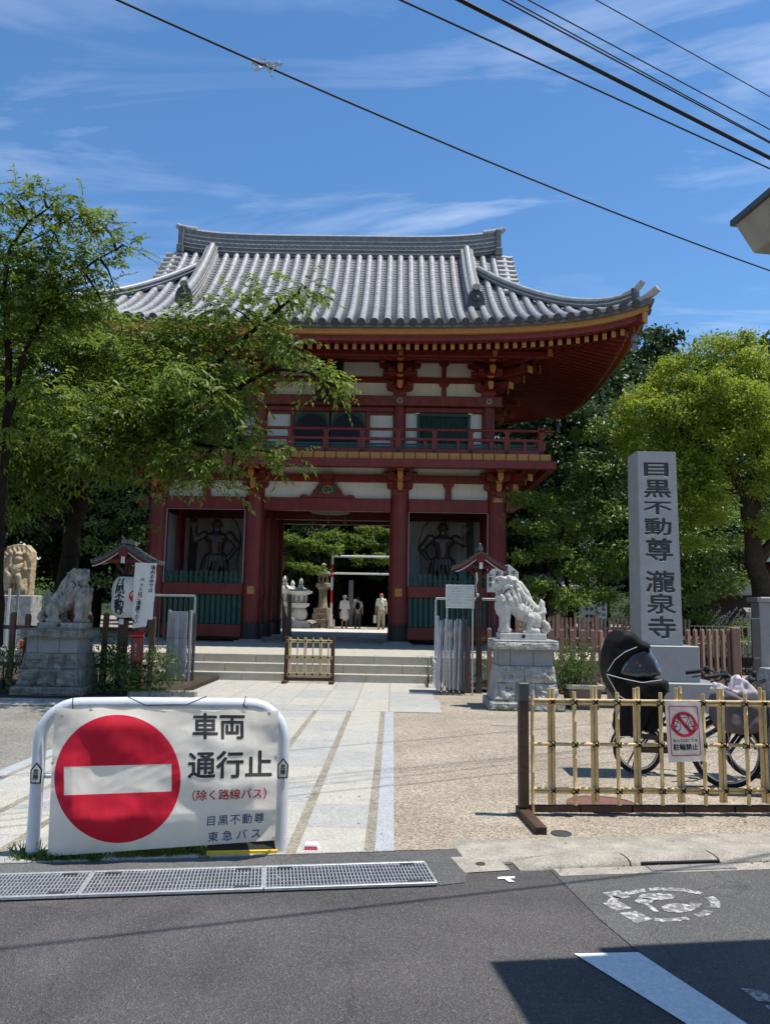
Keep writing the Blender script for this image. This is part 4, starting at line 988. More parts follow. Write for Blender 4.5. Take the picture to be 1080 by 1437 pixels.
# ------------------------------------------------------------------ carved figures
class Blob(MB):
    def cap(s, p, q, r0, r1=None, fy_=1):
        r1 = r0 if r1 is None else r1; p = Vector(p); q = Vector(q); n = 5
        s.tube([p.lerp(q, i/n) for i in range(n+1)], [r0+(r1-r0)*i/n for i in range(n+1)], 10)
        s.ball(p, r0, 10, 7); s.ball(q, r1, 10, 7); return s
    def chain(s, pts, rs):
        for i in range(len(pts)-1): s.cap(pts[i], pts[i+1], rs[i], rs[i+1])
        return s
def lion_mesh(turn=0., open_mouth=True, m=None, name='lion_body'):
    k = .001216
    def q(x, y, w=0.): return Vector(((x-530)*k, w, (985-y)*k))
    B = Blob()
    B.cap(q(345, 560), q(430, 600), .165, .15); B.cap(q(430, 600), q(640, 770), .15, .135); B.ball(q(560, 700), (.18, .155, .15)); B.cap(q(520, 430), q(700, 640), .075, .09)
    B.ball(q(262, 610), (.135, .145, .20)); B.ball(q(300, 520), (.14, .15, .12))
    for s in (-1, 1):
        B.cap(q(300, 620, s*.11), q(300, 800, s*.115), .092, .074); B.cap(q(300, 800, s*.115), q(295, 920, s*.12), .070, .070)
        B.cap(q(330, 940, s*.12), q(265, 948, s*.125), .05, .046)
        for t in (-.035, 0, .035): B.ball(q(240, 955, s*.125+t), (.03, .018, .032))
        B.ball(q(690, 800, s*.14), (.125, .065, .14)); B.cap(q(640, 760, s*.17), q(610, 900, s*.175), .06, .05); B.cap(q(610, 930, s*.17), q(720, 950, s*.16), .05, .055)
        B.cap(q(560, 958, s*.17), q(700, 962, s*.165), .036, .04)
        for t in (-.03, 0, .03): B.ball(q(545, 962, s*.17+t), (.028, .016, .028))
        B.cap(q(300, 820, s*.16), q(330, 860, s*.15), .02, .016)
    # tail: a flame standing up with curls at its root
    B.chain([q(790, 800), q(800, 660), q(815, 560), q(800, 515)], [.085, .07, .05, .02])
    for s in (-1, 0, 1): B.chain([q(820, 820, s*.05), q(870, 860, s*.08), q(890, 920, s*.08), q(850, 965, s*.07), q(815, 930, s*.06), q(835, 895, s*.05)], [.05, .045, .042, .038, .034, .026])
    for s in (-1, 1): B.chain([q(770, 720, s*.05), q(840, 690, s*.06), q(845, 640, s*.05)], [.04, .035, .02])
    # harness lines round the belly
    for off in (0, 50, 100):
        c = q(540+off*.9, 650+off*.8); B.tube([c+Vector((.118*math.sin(a)*.62, .162*math.cos(a), .128*math.sin(a)*1.1)) for a in [2*math.pi*i/24 for i in range(25)]], .010, 6)
    # mane locks sweeping down the back and shoulders
    H = Blob(); hc = q(330, 330)
    for s in (-1, 1):
        for (a, b2, c2, w) in (((470, 330), (540, 440), (580, 560), .05), ((440, 380), (480, 500), (520, 600), .10), ((400, 430), (430, 520), (480, 610), .14), ((330, 470), (380, 560), (410, 640), .155), ((240, 480), (290, 550), (370, 640), .14), ((200, 490), (230, 570), (330, 700), .09)):
            B.chain([q(*a, s*w), q(*b2, s*(w+.015)), q(*c2, s*w*.9)], [.042, .036, .014])
            B.ball(q(a[0]+10, a[1]+60, s*(w+.03)), .03)
        for x, y, w in ((210, 500, .07), (270, 490, .11), (350, 505, .14)): B.tube([q(x+28*math.cos(t)*(1-t/14), y+28*math.sin(t)*(1-t/14), s*(w+.03)) for t in [i*.7 for i in range(12)]], .012, 6)
    B.chain([q(500, 300), q(600, 420), q(680, 560)], [.06, .05, .03])
    # head
    H.ball(q(320, 300), (.155, .135, .125)); H.ball(q(400, 300), (.13, .14, .14)); H.ball(q(270, 235), (.09, .10, .05))
    H.cap(q(215, 320, -.035), q(160, 318, -.03), .05, .046); H.cap(q(215, 320, .035), q(160, 318, .03), .05, .046); H.ball(q(135, 292), (.035, .05, .03)); H.ball(q(150, 345), (.03, .065, .024))
    for s in (-1, 1):
        H.chain([q(180, 225, s*.04), q(230, 215, s*.085), q(290, 235, s*.115)], [.028, .032, .024])     # brow
        H.ball(q(222, 262, s*.082), .030); H.ball(q(218, 262, s*.09), (.018, .022, .018))
        H.ball(q(150, 300, s*.04), .024)
        H.chain([q(170, 360, s*.06), q(240, 350, s*.09), q(285, 380, s*.10), q(260, 425, s*.09)], [.016, .02, .02, .016])
        H.chain([q(345, 215, s*.10), q(370, 250, s*.13), q(340, 290, s*.14)], [.045, .035, .015])            # ear
        for x, y, r_ in ((330, 330, .032), (300, 355, .028), (370, 345, .04), (385, 400, .042), (440, 320, .04), (335, 415, .034), (430, 260, .04), (455, 390, .038), (300, 440, .03)):
            H.ball(q(x, y, s*.135*(1-.12*(x > 420))), r_)
            H.tube([q(x+24*math.cos(t)*(1-t/12), y+24*math.sin(t)*(1-t/12), s*(.145+r_*.55)) for t in [i*.75 for i in range(11)]], .009, 6)
        if open_mouth: H.ball(q(165, 385, s*.045), (.012, .010, .022))
    jy = 0 if open_mouth else -38
    H.cap(q(290, 430+jy), q(200, 432+jy), .06, .045); H.ball(q(185, 422+jy), (.035, .055, .028))
    for w in (-.05, -.017, .017, .05): H.ball(q(185+abs(w)*150, 462+jy, w), .022)
    if turn:
        M = Matrix.Translation(q(390, 380)) @ Matrix.Rotation(turn, 4, 'Z') @ Matrix.Translation(-q(390, 380)); H.xf(M)
    B.add(H.v, H.f)
    return remeshed(B, .0085, 1, name, m, disp=.0035, dscale=30, dec=.6)
def plinth_and_lion(cx, cy, z0, flip, m, lab, turn, om):
    t = thing('guardian_lion', lab, 'stone lion', (cx, cy, z0))
    me = lion_mesh(turn, om, m)
    if flip: me.transform(Matrix.Diagonal((-1, 1, 1, 1))); me.flip_normals()
    me.transform(Matrix.Translation((0, 0, .10))); link('lion_body', me, t)
    b = MB(); b.box((-.40, -.235, 0), (.375 if not flip else .40, .235, .105)); lpart('plinth', b, m, t, bevel=.006)
    letter('奉' if not flip else '納', .075, Vector((cx-.01, cy-.2362, z0+.052)), M_CUT, t, bold=.004)
    return t
def rough_block(x0, x1, z0, z1, yf, yb, side_in0=0, side_in1=0, lean=0, amp=.022, seed=0):
    """rock-faced stone: drafted margin, bulging hewn face; lean = how far the top leans back"""
    b = MB(); nx, nz = 26, 14
    def f(u, v):
        xa = x0+side_in0*v; xb = x1-side_in1*v; x = xa+(xb-xa)*u; z = z0+(z1-z0)*v; y = yf+lean*v
        e = min(u, 1-u)*(xb-xa); ez = min(v, 1-v)*(z1-z0); k = min(1, max(0, (min(e, ez)-.010)/.018))
        y -= k*amp*(.9+2.2*noise.noise(Vector((x*8+seed, z*10, seed)))+1.6*(.35-abs(noise.noise(Vector((x*19, z*23+seed, 3)))))+.8*noise.noise(Vector((x*47, z*52, seed)))); return (x, y, z)
    b.grid(f, nx, nz)
    n = len(b.v); lo = [i for i in range(nx+1)]; hi = [nz*(nx+1)+i for i in range(nx+1)]; lf = [j*(nx+1) for j in range(nz+1)]; rt = [j*(nx+1)+nx for j in range(nz+1)]
    xa, xb = x0+side_in0, x1-side_in1
    b.v += [(x0, yb, z0), (x1, yb, z0), (xb, yb-lean*0, z1), (xa, yb, z1)]
    b.f += [tuple(lo[::-1])+(n, n+1)[0:2], tuple(hi)+(n+2, n+3), tuple(lf)+(n+3, n), tuple(rt[::-1])+(n+1, n+2), (n, n+3, n+2, n+1)]
    return b
def pedestal(cx, cy, z0, m, md, lab):
    """cy is the front face of the lowest course"""
    t = thing('stone_pedestal', lab, 'pedestal', (cx, cy+.6, z0))
    W0, D0 = 1.22, 1.02
    def course(zb, h, w0, w1, off, cuts, mm, amp, nm, yoff0, yoff1):
        xs = [-w0/2]+[w0*(c-.5) for c in cuts]+[w0/2]
        for i in range(len(xs)-1):
            s0 = (w0-w1)/2 if i == 0 else (w0-w1)/2*(-2*xs[i]/w0 if w0 else 0); s1 = (w0-w1)/2 if i == len(xs)-2 else (w0-w1)/2*(2*xs[i+1]/w0)
            b = rough_block(cx+xs[i]+.004, cx+xs[i+1]-.004, z0+zb+.003, z0+zb+h-.003, cy+yoff0, cy+D0-yoff0, s0, s1, yoff1-yoff0, amp, seed=i*3.1+zb*7+cx)
            part(nm, b, mm, t, smooth=14)
        # side faces
        for sx in (-1, 1):
            b = MB()
            def f(u, v):
                y = cy+yoff0+(yoff1-yoff0)*v+.02+(D0-2*yoff0-2*(yoff1-yoff0)*v-.04)*u; z = z0+zb+h*v; x = cx+sx*(w0/2-(w0-w1)/2*v); e = min(u, 1-u)*D0; k = min(1, e/.05)*min(1, min(v, 1-v)*6)
                return (x+sx*k*amp*(.7+noise.noise(Vector((y*9, z*9, cx)))), y, z)
            b.grid(f, 8, 5); part('side_facing', b, mm, t, smooth=28, fixn=False)
    course(0, .15, W0, W0, 0, [.52], m, .018, 'base_stone', 0, 0)
    course(.15, .29, 1.10, .99, 0, [.33, .64], m, .026, 'hewn_block', .06, .11)
    course(.44, .27, .99, .93, 0, [.47], m, .024, 'hewn_block', .11, .135)
    course(.71, .27, .90, .90, 0, [.22, .64], md, .0015, 'dado_stone', .16, .16)
    b = rough_block(cx-.525, cx+.525, z0+.98, z0+1.105, cy+.06, cy+D0-.06, 0, 0, .0, .014, seed=cx); part('cap_stone', b, m, t, smooth=14)
    b = MB(); b.box((cx-.525, cy+.062, z0+1.105), (cx+.525, cy+D0-.06, z0+1.13)); part('cap_top', b, m, t, bevel=.01)
    return 1.13
h = pedestal(2.20, 12.75, .0, M_STONE, M_STONEM, 'battered pedestal of pale hewn blocks under the bright stone lion right of the steps')
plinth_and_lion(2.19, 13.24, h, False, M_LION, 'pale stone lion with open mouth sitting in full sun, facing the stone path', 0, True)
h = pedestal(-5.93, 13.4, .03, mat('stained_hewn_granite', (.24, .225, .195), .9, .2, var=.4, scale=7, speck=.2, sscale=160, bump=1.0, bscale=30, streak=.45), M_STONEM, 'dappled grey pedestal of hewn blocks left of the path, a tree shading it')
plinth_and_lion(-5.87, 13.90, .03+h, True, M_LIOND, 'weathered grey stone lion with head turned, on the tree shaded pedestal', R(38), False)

# ------------------------------------------------------------------ tall inscribed stone
st = thing('inscribed_stone_pillar', 'tall grey granite pillar carved with a column of large characters', 'stone pillar', (4.53, 13.55, 0))
pL = P(899, 905, 13.3); pR = P(957, 909, 13.3); tL = P(893, 633, 13.3); tR = P(948, 633, 13.3)
def zt(px, py, Y): return P(px, py, Y).z
xl, xr = pL.x-.01, pR.x+.01; zb_ = pL.z; ztop = tL.z; xtl, xtr = tL.x, tR.x; D_ = .56
b = MB(); b.add([(xl, 13.3, zb_), (xr, 13.3, zb_), (xr-.02, 13.3+D_, zb_), (xl-.005, 13.3+D_, zb_), (xtl, 13.32, ztop), (xtr, 13.32, ztop), (xtr-.02, 13.3+D_-.02, ztop), (xtl+.0, 13.3+D_-.02, ztop), ((xtl+xtr)/2-.01, 13.58, ztop+.03)],
             [(0, 3, 2, 1), (0, 1, 5, 4), (1, 2, 6, 5), (2, 3, 7, 6), (3, 0, 4, 7), (4, 5, 8), (5, 6, 8), (6, 7, 8), (7, 4, 8)])
part('shaft', b, M_GRAN, st)
chars = [('目', 659, 920, .24, .42), ('黒', 686, 922, .32, .46), ('不', 713, 922, .22, .48), ('動', 739, 922.5, .30, .46), ('尊', 771, 924, .40, .46), ('瀧', 816, 925.5, .37, .50), ('泉', 847, 927, .34, .49), ('寺', 880, 928, .37, .46)]
# the carved front: a fine height field, cut where the strokes are
STP = .0072; nx_ = int((xr-xl-.016)/STP); nz_ = int((ztop-zb_-.016)/STP); SS = 2
img = np.zeros((nz_*SS+SS, nx_*SS+SS), 'f')
for ch, py, px, hh, ww in chars:
    c = P(px, py, 13.3); me = text_mesh(ch, .5, .009, 0, sx=1.0, name='c'); me.calc_loop_triangles()
    co = np.array([v.co[:2] for v in me.vertices]); tri = np.array([t_.vertices[:] for t_ in me.loop_triangles]); bpy.data.meshes.remove(me)
    lo, hi = co.min(0), co.max(0); co = (co-(lo+hi)/2)/(hi-lo)*np.array([ww, hh]); 
    tz = (c.z-zb_)/(ztop-zb_); xa = xl+(xtl-xl)*tz+.008; xb = xr+(xtr-xr)*tz-.008
    gx_ = (c.x+co[:, 0]-xa)/(xb-xa)*(nx_*SS); gz_ = (c.z+co[:, 1]-zb_-.008)/(ztop-zb_-.016)*(nz_*SS)
    for t_ in tri:
        X_, Z_ = gx_[t_], gz_[t_]; x0_, x1_ = int(max(0, X_.min())), int(min(img.shape[1]-1, X_.max()+1)); z0_, z1_ = int(max(0, Z_.min())), int(min(img.shape[0]-1, Z_.max()+1))
        if x1_ < x0_ or z1_ < z0_: continue
        zz, xx = np.mgrid[z0_:z1_+1, x0_:x1_+1]; ar = (X_[1]-X_[0])*(Z_[2]-Z_[0])-(X_[2]-X_[0])*(Z_[1]-Z_[0])
        if abs(ar) < 1e-9: continue
        w1 = ((xx-X_[0])*(Z_[2]-Z_[0])-(X_[2]-X_[0])*(zz-Z_[0]))/ar; w2 = ((X_[1]-X_[0])*(zz-Z_[0])-(xx-X_[0])*(Z_[1]-Z_[0]))/ar
        img[z0_:z1_+1, x0_:x1_+1][(w1 >= -.02) & (w2 >= -.02) & (w1+w2 <= 1.02)] = 1
def blur(a):
    a = (np.roll(a, 1, 0)+2*a+np.roll(a, -1, 0))/4; return (np.roll(a, 1, 1)+2*a+np.roll(a, -1, 1))/4
dep = blur(img)[::SS, ::SS][:nz_+1, :nx_+1]
u_ = np.linspace(0, 1, nx_+1)[None, :]; v_ = np.linspace(0, 1, nz_+1)[:, None]
xa = xl+(xtl-xl)*v_+.006; xb = xr+(xtr-xr)*v_-.006; X_ = xa+(xb-xa)*u_; Z_ = zb_+.004+(ztop-zb_-.008)*v_+0*u_; Y_ = 13.278+.02*v_+dep*.020
Y_ = Y_+0*X_; Y_[0, :] = Y_[-1, :] = 13.325; Y_[:, 0] = Y_[:, -1] = 13.325
vv = np.stack([X_, Y_, Z_], -1).reshape(-1, 3); id_ = np.arange((nx_+1)*(nz_+1)).reshape(nz_+1, nx_+1)
ff = np.stack([id_[:-1, :-1], id_[:-1, 1:], id_[1:, 1:], id_[1:, :-1]], -1).reshape(-1, 4)
me = bpy.data.meshes.new('carved_face'); me.from_pydata(vv.tolist(), [], ff.tolist()); me.materials.append(M_GRAN); me.materials.append(M_CUT)
fd = (dep[:-1, :-1]+dep[1:, 1:]+dep[:-1, 1:]+dep[1:, :-1])/4; me.polygons.foreach_set('material_index', (fd > .62).astype('i').ravel())
me.transform(WM(st).inverted()); link('carved_face', me, st)
b = MB(); b.box((xl+.004, 13.279, zb_), (xl+.0061, 13.3, zb_+.01)); 
b = MB(); b.box((xl-.09, 13.1, .48), (xr+.20, 14.15, zb_)); part('upper_base', b, M_GRAND, st, bevel=.012)
b = MB(); b.box((xl-.30, 12.9, -.01), (xr+.50, 14.35, .478)); part('lower_base', b, M_GRAND, st, bevel=.012)

# ------------------------------------------------------------------ guardian kings in the niches
def nio(cx, s, lab):
    B = Blob(); f = lambda x, y, z: Vector((x*s, y, z))
    B.ball(f(0, 0, 2.55), (.17, .18, .22)); B.ball(f(0, .0, 2.80), (.09, .09, .10)); B.ball(f(0, -.15, 2.50), (.06, .07, .06)); B.cap(f(0, 0, 2.2), f(0, 0, 2.5), .13, .12)
    for t in (-1, 1): B.cap(f(t*.10, -.12, 2.62), f(t*.03, -.16, 2.59), .03, .025); B.ball(f(t*.17, 0, 2.53), (.03, .05, .08))
    B.ball(f(0, 0, 2.0), (.40, .24, .28)); B.ball(f(-.17, -.14, 2.05), (.17, .11, .12)); B.ball(f(.17, -.14, 2.05), (.17, .11, .12)); B.cap(f(0, 0, 1.9), f(0, .0, 1.45), .27, .25)
    for z in (1.78, 1.66, 1.54):
        for t in (-1, 1): B.ball(f(t*.07, -.22, z), (.07, .05, .055))
    # raised arm with an open hand
    B.chain([f(-.42, 0, 2.14), f(-.72, -.05, 1.92), f(-.72, -.25, 2.30)], [.16, .12, .075]); B.ball(f(-.72, -.30, 2.40), (.09, .05, .10))
    for k in range(4): B.chain([f(-.80+.055*k, -.32, 2.46), f(-.84+.08*k, -.35, 2.58), f(-.84+.08*k, -.42, 2.64)], [.026, .022, .016])
    B.chain([f(-.64, -.32, 2.38), f(-.56, -.38, 2.44)], [.026, .018])
    # other arm bent to the hip
    B.chain([f(.42, 0, 2.14), f(.72, .02, 1.72), f(.50, -.18, 1.32)], [.16, .12, .08]); B.ball(f(.46, -.2, 1.25), (.09, .09, .09))
    for k in range(4): B.cap(f(.40+.035*k, -.25, 1.24), f(.42+.03*k, -.29, 1.17), .022, .018)
    # hips, skirt and legs
    B.ball(f(0, 0, 1.32), (.36, .27, .2)); B.cap(f(-.22, -.02, 1.2), f(-.34, -.12, .62), .22, .20); B.cap(f(.22, 0, 1.2), f(.30, 0, .62), .22, .18)
    B.chain([f(-.34, -.1, .62), f(-.36, -.05, .12)], [.11, .09]); B.chain([f(.30, 0, .62), f(.38, 0, .12)], [.11, .09])
    for t, y in ((-.36, -.1), (.38, -.05)): B.cap(f(t, y+.06, .05), f(t+.03*(1 if t > 0 else -1), y-.16, .04), .07, .06)
    for k in range(9):
        a = -math.pi*.9+k*math.pi*.8/8; x = .36*math.cos(a); B.chain([f(x, .25*math.sin(a), 1.30), f(x*1.3, .30*math.sin(a), .9), f(x*1.45-.05, .28*math.sin(a)-.02, .45-.1*(k % 3))], [.05, .055, .02])
    body = remeshed(B, .022, 1, 'statue_body', M_BRONZE, disp=.012, dscale=11, dec=.4)
    t = thing('guardian_king_statue', lab, 'statue', (cx, 24.55, 2.12))
    body.transform(Matrix.Diagonal((.96, .85, .82, 1))); link('statue_body', body, t)
    S = Blob(); pts = [(-.95, .16, 1.2), (-1.02, .18, 2.3), (-.92, .2, 2.9), (-.45, .24, 3.05)] if s > 0 else [(-.62, .2, 2.2)]
    pts = [(x*.96, y, z*.82) for x, y, z in [(-.60, .1, 1.5), (-.85, .15, 2.2), (-1.0, .18, 2.72), (-.72, .2, 2.86), (-.35, .22, 2.78), (.05, .24, 3.0), (.55, .22, 2.82), (.72, .18, 2.35), (.86, .15, 1.7), (.62, .1, 1.05), (.80, .08, .55)]]
    b = MB(); n = len(pts); vs = []
    for i, p in enumerate(pts):
        w = .07+.05*math.sin(i*1.7); vs += [(p[0]*s, p[1]-w, p[2]), (p[0]*s*1.02, p[1], p[2]+.05), (p[0]*s, p[1]+w, p[2])]
    for i in range(n-1):
        for j in range(2): b.f.append((i*3+j, i*3+j+1, i*3+j+4, i*3+j+3))
    b.v = vs; o = lpart('fluttering_scarf', b, M_BRONZE, t, smooth=80); sm = o.modifiers.new('s', 'SOLIDIFY'); sm.thickness = .03; ss = o.modifiers.new('d', 'SUBSURF'); ss.levels = 1; ss.render_levels = 1
    rk = Blob(); rk.prism([(-.85, -.82), (.85, -.82), (.8, -.3), (.6, .0), (.2, .06), (-.3, .03), (-.65, .0), (-.8, -.35)], -.5, .5); o = lpart('rock_base', rk, M_BRONZE, t, smooth=40)
nio(gx(-3.62), 1, 'dark muscular guardian king with open hand raised, in the niche left of the passage')
nio(gx(3.62), -1, 'dark muscular guardian king in the niche behind the small roofed post and notice board')
# ------------------------------------------------------------------ barrier with the no-entry cloth
bl = Vector((-2.262, 5.095, 0)); br = Vector((-.714, 5.286, 0)); bd = (br-bl).normalized(); bn = Vector((bd.y, -bd.x, 0))     # bn faces the street
def PB(px, py, off=0.):                         # sighting onto the barrier's own plane
    r = Vector(_ray(px, py)); o = Vector((0, 0, EYE)); q = bl+bn*off; t = (q-o).dot(bn)/r.dot(bn); return o+r*t
bar_ = thing('barrier_frame', 'white bent pipe barrier frame standing at the road edge in front of the stone path', 'barrier', (-1.49, 5.19, 0))
zt_ = PB(225, 988).z; L = (br-bl).length; cr_ = .235
def bp(s, z): return bl+bd*s+Vector((0, 0, z))
pts = [bp(0, .0), bp(0, .3), bp(0, zt_-cr_)]+[bp(cr_-cr_*math.cos(a), zt_-cr_+cr_*math.sin(a)) for a in [R(90)*i/8 for i in range(1, 9)]]+[bp(L*.35, zt_+.004), bp(L*.65, zt_+.002)]+[bp(L-cr_+cr_*math.sin(a), zt_-cr_+cr_*math.cos(a)) for a in [R(90)*i/8 for i in range(0, 9)]]+[bp(L, .3), bp(L, 0)]
b = MB(); b.tube(pts, .041, 16, up=bn); part('pipe', b, M_WPIPE, bar_, smooth=50)
for s_, sg in ((0, 1), (L, -1)):
    b = MB(); b.tube([bp(s_, .50), bp(s_+sg*.14, .50)], .018, 8); part('cloth_arm', b, M_WPIPE, bar_, smooth=50)
    q = PB(51, 1087, .044) if s_ == 0 else PB(397, 1080, .044)
    b = MB(); T2 = Matrix.Translation(q) @ Matrix.Rotation(math.atan2(bd.y, bd.x), 4, 'Z'); b.prism([(-.032, -.055), (.032, -.055), (.036, .03), (0, .075), (-.036, .03)], -.003, .002); b.xf(T2); st_ = part('sticker', b, M_TIE, bar_)
    b = MB(); b.prism([(-.024, -.047), (.024, -.047), (.028, .027), (0, .062), (-.028, .027)], -.005, -.0032); b.xf(T2); part('sticker_face', b, mat('cream_sticker', (.62, .60, .50)), st_)
    letter('危\n険', .034, q+bn*.0062, M_VBLK, st_, tilt=Matrix.Rotation(math.atan2(bd.y, bd.x), 4, 'Z'), bold=.001)
TL_, TR_, BR_, BL_ = (77, 992), (391, 997), (386, 1179), (67, 1202)
def buck(px, py):
    """how far the cloth bellies out from the frame at this spot"""
    u = (px-70)/318; top = 990+7*u; bot = 1202-23*u; t = min(1, max(0, (py-top)/(bot-top)))
    belly = .150*(t/.76)**.9 if t < .76 else .150-(.150-.05)*((t-.76)/.24)**1.5
    e = min(1, min(u, 1-u)/.10) if 0 < u < 1 else 0
    f = .018*math.sin(u*9+t*3.2)*math.sin(t*3.1)+.016*math.sin(u*5-t*7+1)+.036*noise.noise(Vector((u*3.6, t*3.6, 1.7)))+.016*noise.noise(Vector((u*8, t*6.5, 5)))+.006*(.4-abs(noise.noise(Vector((u*13+t*5, t*9-u*3, 9)))))
    hem = .006*math.sin(t*46)*max(0, 1-u/.05)+.005*math.sin(u*60)*max(0, 1-(1-t)/.06)
    return .046+(belly*(.45+.55*e)+f*min(1, t*7+.1))*1.0+hem
def PC(px, py, lift_=0.): return PB(px, py, buck(px, py)+lift_)
ban = thing('no_entry_banner', 'white no entry cloth with red disc and black characters laced to the pipe barrier', 'banner', tuple(bp(L/2, 0)))
def cloth(u, v):
    a = Vector(TL_).lerp(Vector(TR_), u); c = Vector(BL_).lerp(Vector(BR_), u); p = a.lerp(c, v)
    return PC(p.x, p.y-(3*math.sin(math.pi*u*5)**2*max(0, 1-v*6)*-1))
b = MB(); b.grid(cloth, 150, 100); part('cloth', b, M_VINYL, ban, smooth=180, fixn=False)
def cpoly(fn, nu, nv, m, nm, lift_=.0024):
    b = MB(); b.grid(lambda u, v: PC(*fn(u, v), lift_), nu, nv); part(nm, b, m, ban, smooth=180, fixn=False)
def bar_top(x): return 1076-4*(x-90)/151
def bar_bot(x): return 1116-5.5*(x-90)/151
def circ(x): return 90*math.sqrt(max(0, 1-((x-165)/88.5)**2))
cpoly(lambda u, v: (lambda x: (x, (1093-circ(x))*(1-v)+bar_top(x)*v))(90+151*u), 70, 14, M_VRED, 'red_segment')
cpoly(lambda u, v: (lambda x: (x, bar_bot(x)*(1-v)+(1093+circ(x))*v))(90+151*u), 70, 14, M_VRED, 'red_segment')
cpoly(lambda u, v: (lambda x: (x, (1093-circ(x))*(1-v)+(1093+circ(x))*v))(76.5+13.5*u**2), 16, 34, M_VRED, 'red_segment')
cpoly(lambda u, v: (lambda x: (x, (1093-circ(x))*(1-v)+(1093+circ(x))*v))(253.5-12.5*u**2), 16, 34, M_VRED, 'red_segment')
def ctext(s_, cx, cy, h, m, bold=.0, ang=0, sp=1., sx=1):
    me = text_mesh(s_, 1, bold, 0, sx=sx, m=m, flat_sub=.16, spacing=sp); ca, sa = math.cos(R(ang)), math.sin(R(ang))
    for v in me.vertices:
        x, y = v.co.x*h, v.co.y*h; v.co = PC(cx+x*ca+y*sa, cy-(y*ca)-(x*sa), .0026+v.co.z*2)
    me.transform(WM(ban).inverted()); link('lettering', me, ban)
ctext('車両', 307, 1022, 38, M_VBLK, .022, -.3); ctext('通行止', 323, 1076, 40, M_VBLK, .022, 1.0)
ctext('（除く路線バス）', 322, 1116, 15.7, M_VRED, .014, 2.0); ctext('目黒不動尊', 330, 1151, 15.2, M_VBLU, .012, 3.5, 1.22); ctext('東急バス', 329, 1173, 15.2, M_VBLU, .012, 4.5, 1.65)
for i, (px, py) in enumerate([(87, 1005), (128, 996), (237, 993), (343, 991), (378, 1001), (74, 1071), (387, 1063), (68, 1196), (384, 1176)]):
    c = PC(px, py, .002); b = MB(); b.tube([c+Vector((.009*math.cos(a), 0, .009*math.sin(a))) for a in [2*math.pi*k/10 for k in range(11)]], .0025, 5); part('eyelet', b, M_SILV, ban)
M_CORD = mat('dark_blue_cord', (.02, .025, .05), .8)
for (x0, y0), (x1, y1), (x2, y2) in (((103, 978), (102, 988), (103, 996)), ((345, 977), (342, 990), (347, 994)), ((180, 978), (205, 990), (237, 989)), ((237, 989), (262, 989), (290, 977))):
    b = MB(); b.tube([PB(x0, y0, .045), PB(x1, y1, .05), PB(x2, y2, .052)], .0035, 5); part('lashing', b, M_CORD, ban)
# yellow and black wedge under the cloth, marker studs
c = G(338, 1200); ang = math.atan2(.14, 1)
T2 = Matrix.Translation((c.x, c.y+.06, 0)) @ Matrix.Rotation(ang, 4, 'Z')
ws = thing('wheel_stop', 'yellow and black plastic wedge lying under the right end of the banner', 'wheel stop', (c.x, c.y+.06, 0))
b = MB(); b.box((-.225, -.085, .004), (.225, .085, .028)); b.xf(T2); part('wedge_base', b, M_YEL, ws, bevel=.006)
b = MB(); b.prism([(-.075, .028), (.06, .028), (.04, .085), (-.03, .085)], -.215, .215, axis='x'); b.xf(T2); part('wedge_body', b, M_RUB, ws, bevel=.008)
b = MB(); b.tube([(0+.06*math.cos(a), -.02, .06+.045*math.sin(a)) for a in [R(20*i) for i in range(10)]], .016, 6); b.xf(T2); part('carry_grip', b, M_YEL, ws, smooth=50)
b = MB(); b.box((-.226, -.087, .004), (.226, -.070, .036)); b.xf(T2); part('yellow_edge', b, M_YEL, ws, bevel=.004)
c = G(436, 1195); b = MB(); b.lathe([(.085, 0), (.060, .038), (.055, .04)], (c.x, c.y+.03, .006), 4, rot=math.pi/4, sx=1.05, sy=.8); rf = thing('road_stud', 'small white road stud with red reflector at the foot of the stone path', 'road stud', (c.x, c.y+.03, 0)); part('stud_body', b, M_WPIPE, rf, bevel=.003)
b = MB(); b.add([(c.x-.048, c.y-.0215, .012), (c.x+.048, c.y-.0215, .012), (c.x+.038, c.y-.004, .040), (c.x-.038, c.y-.004, .040)], [(0, 1, 2, 3)]); part('reflector', b, mat('red_lens', (.35, .02, .03), .15, .6), rf)
b = MB(); 
for i in range(5): b.add([(c.x-.04+i*.02-.001, c.y-.0225, .012), (c.x-.04+i*.02+.001, c.y-.0225, .012), (c.x-.04+i*.018, c.y-.005, .041)], [(0, 1, 2)])
part('lens_rib', b, M_WPIPE, rf, kind='stuff')

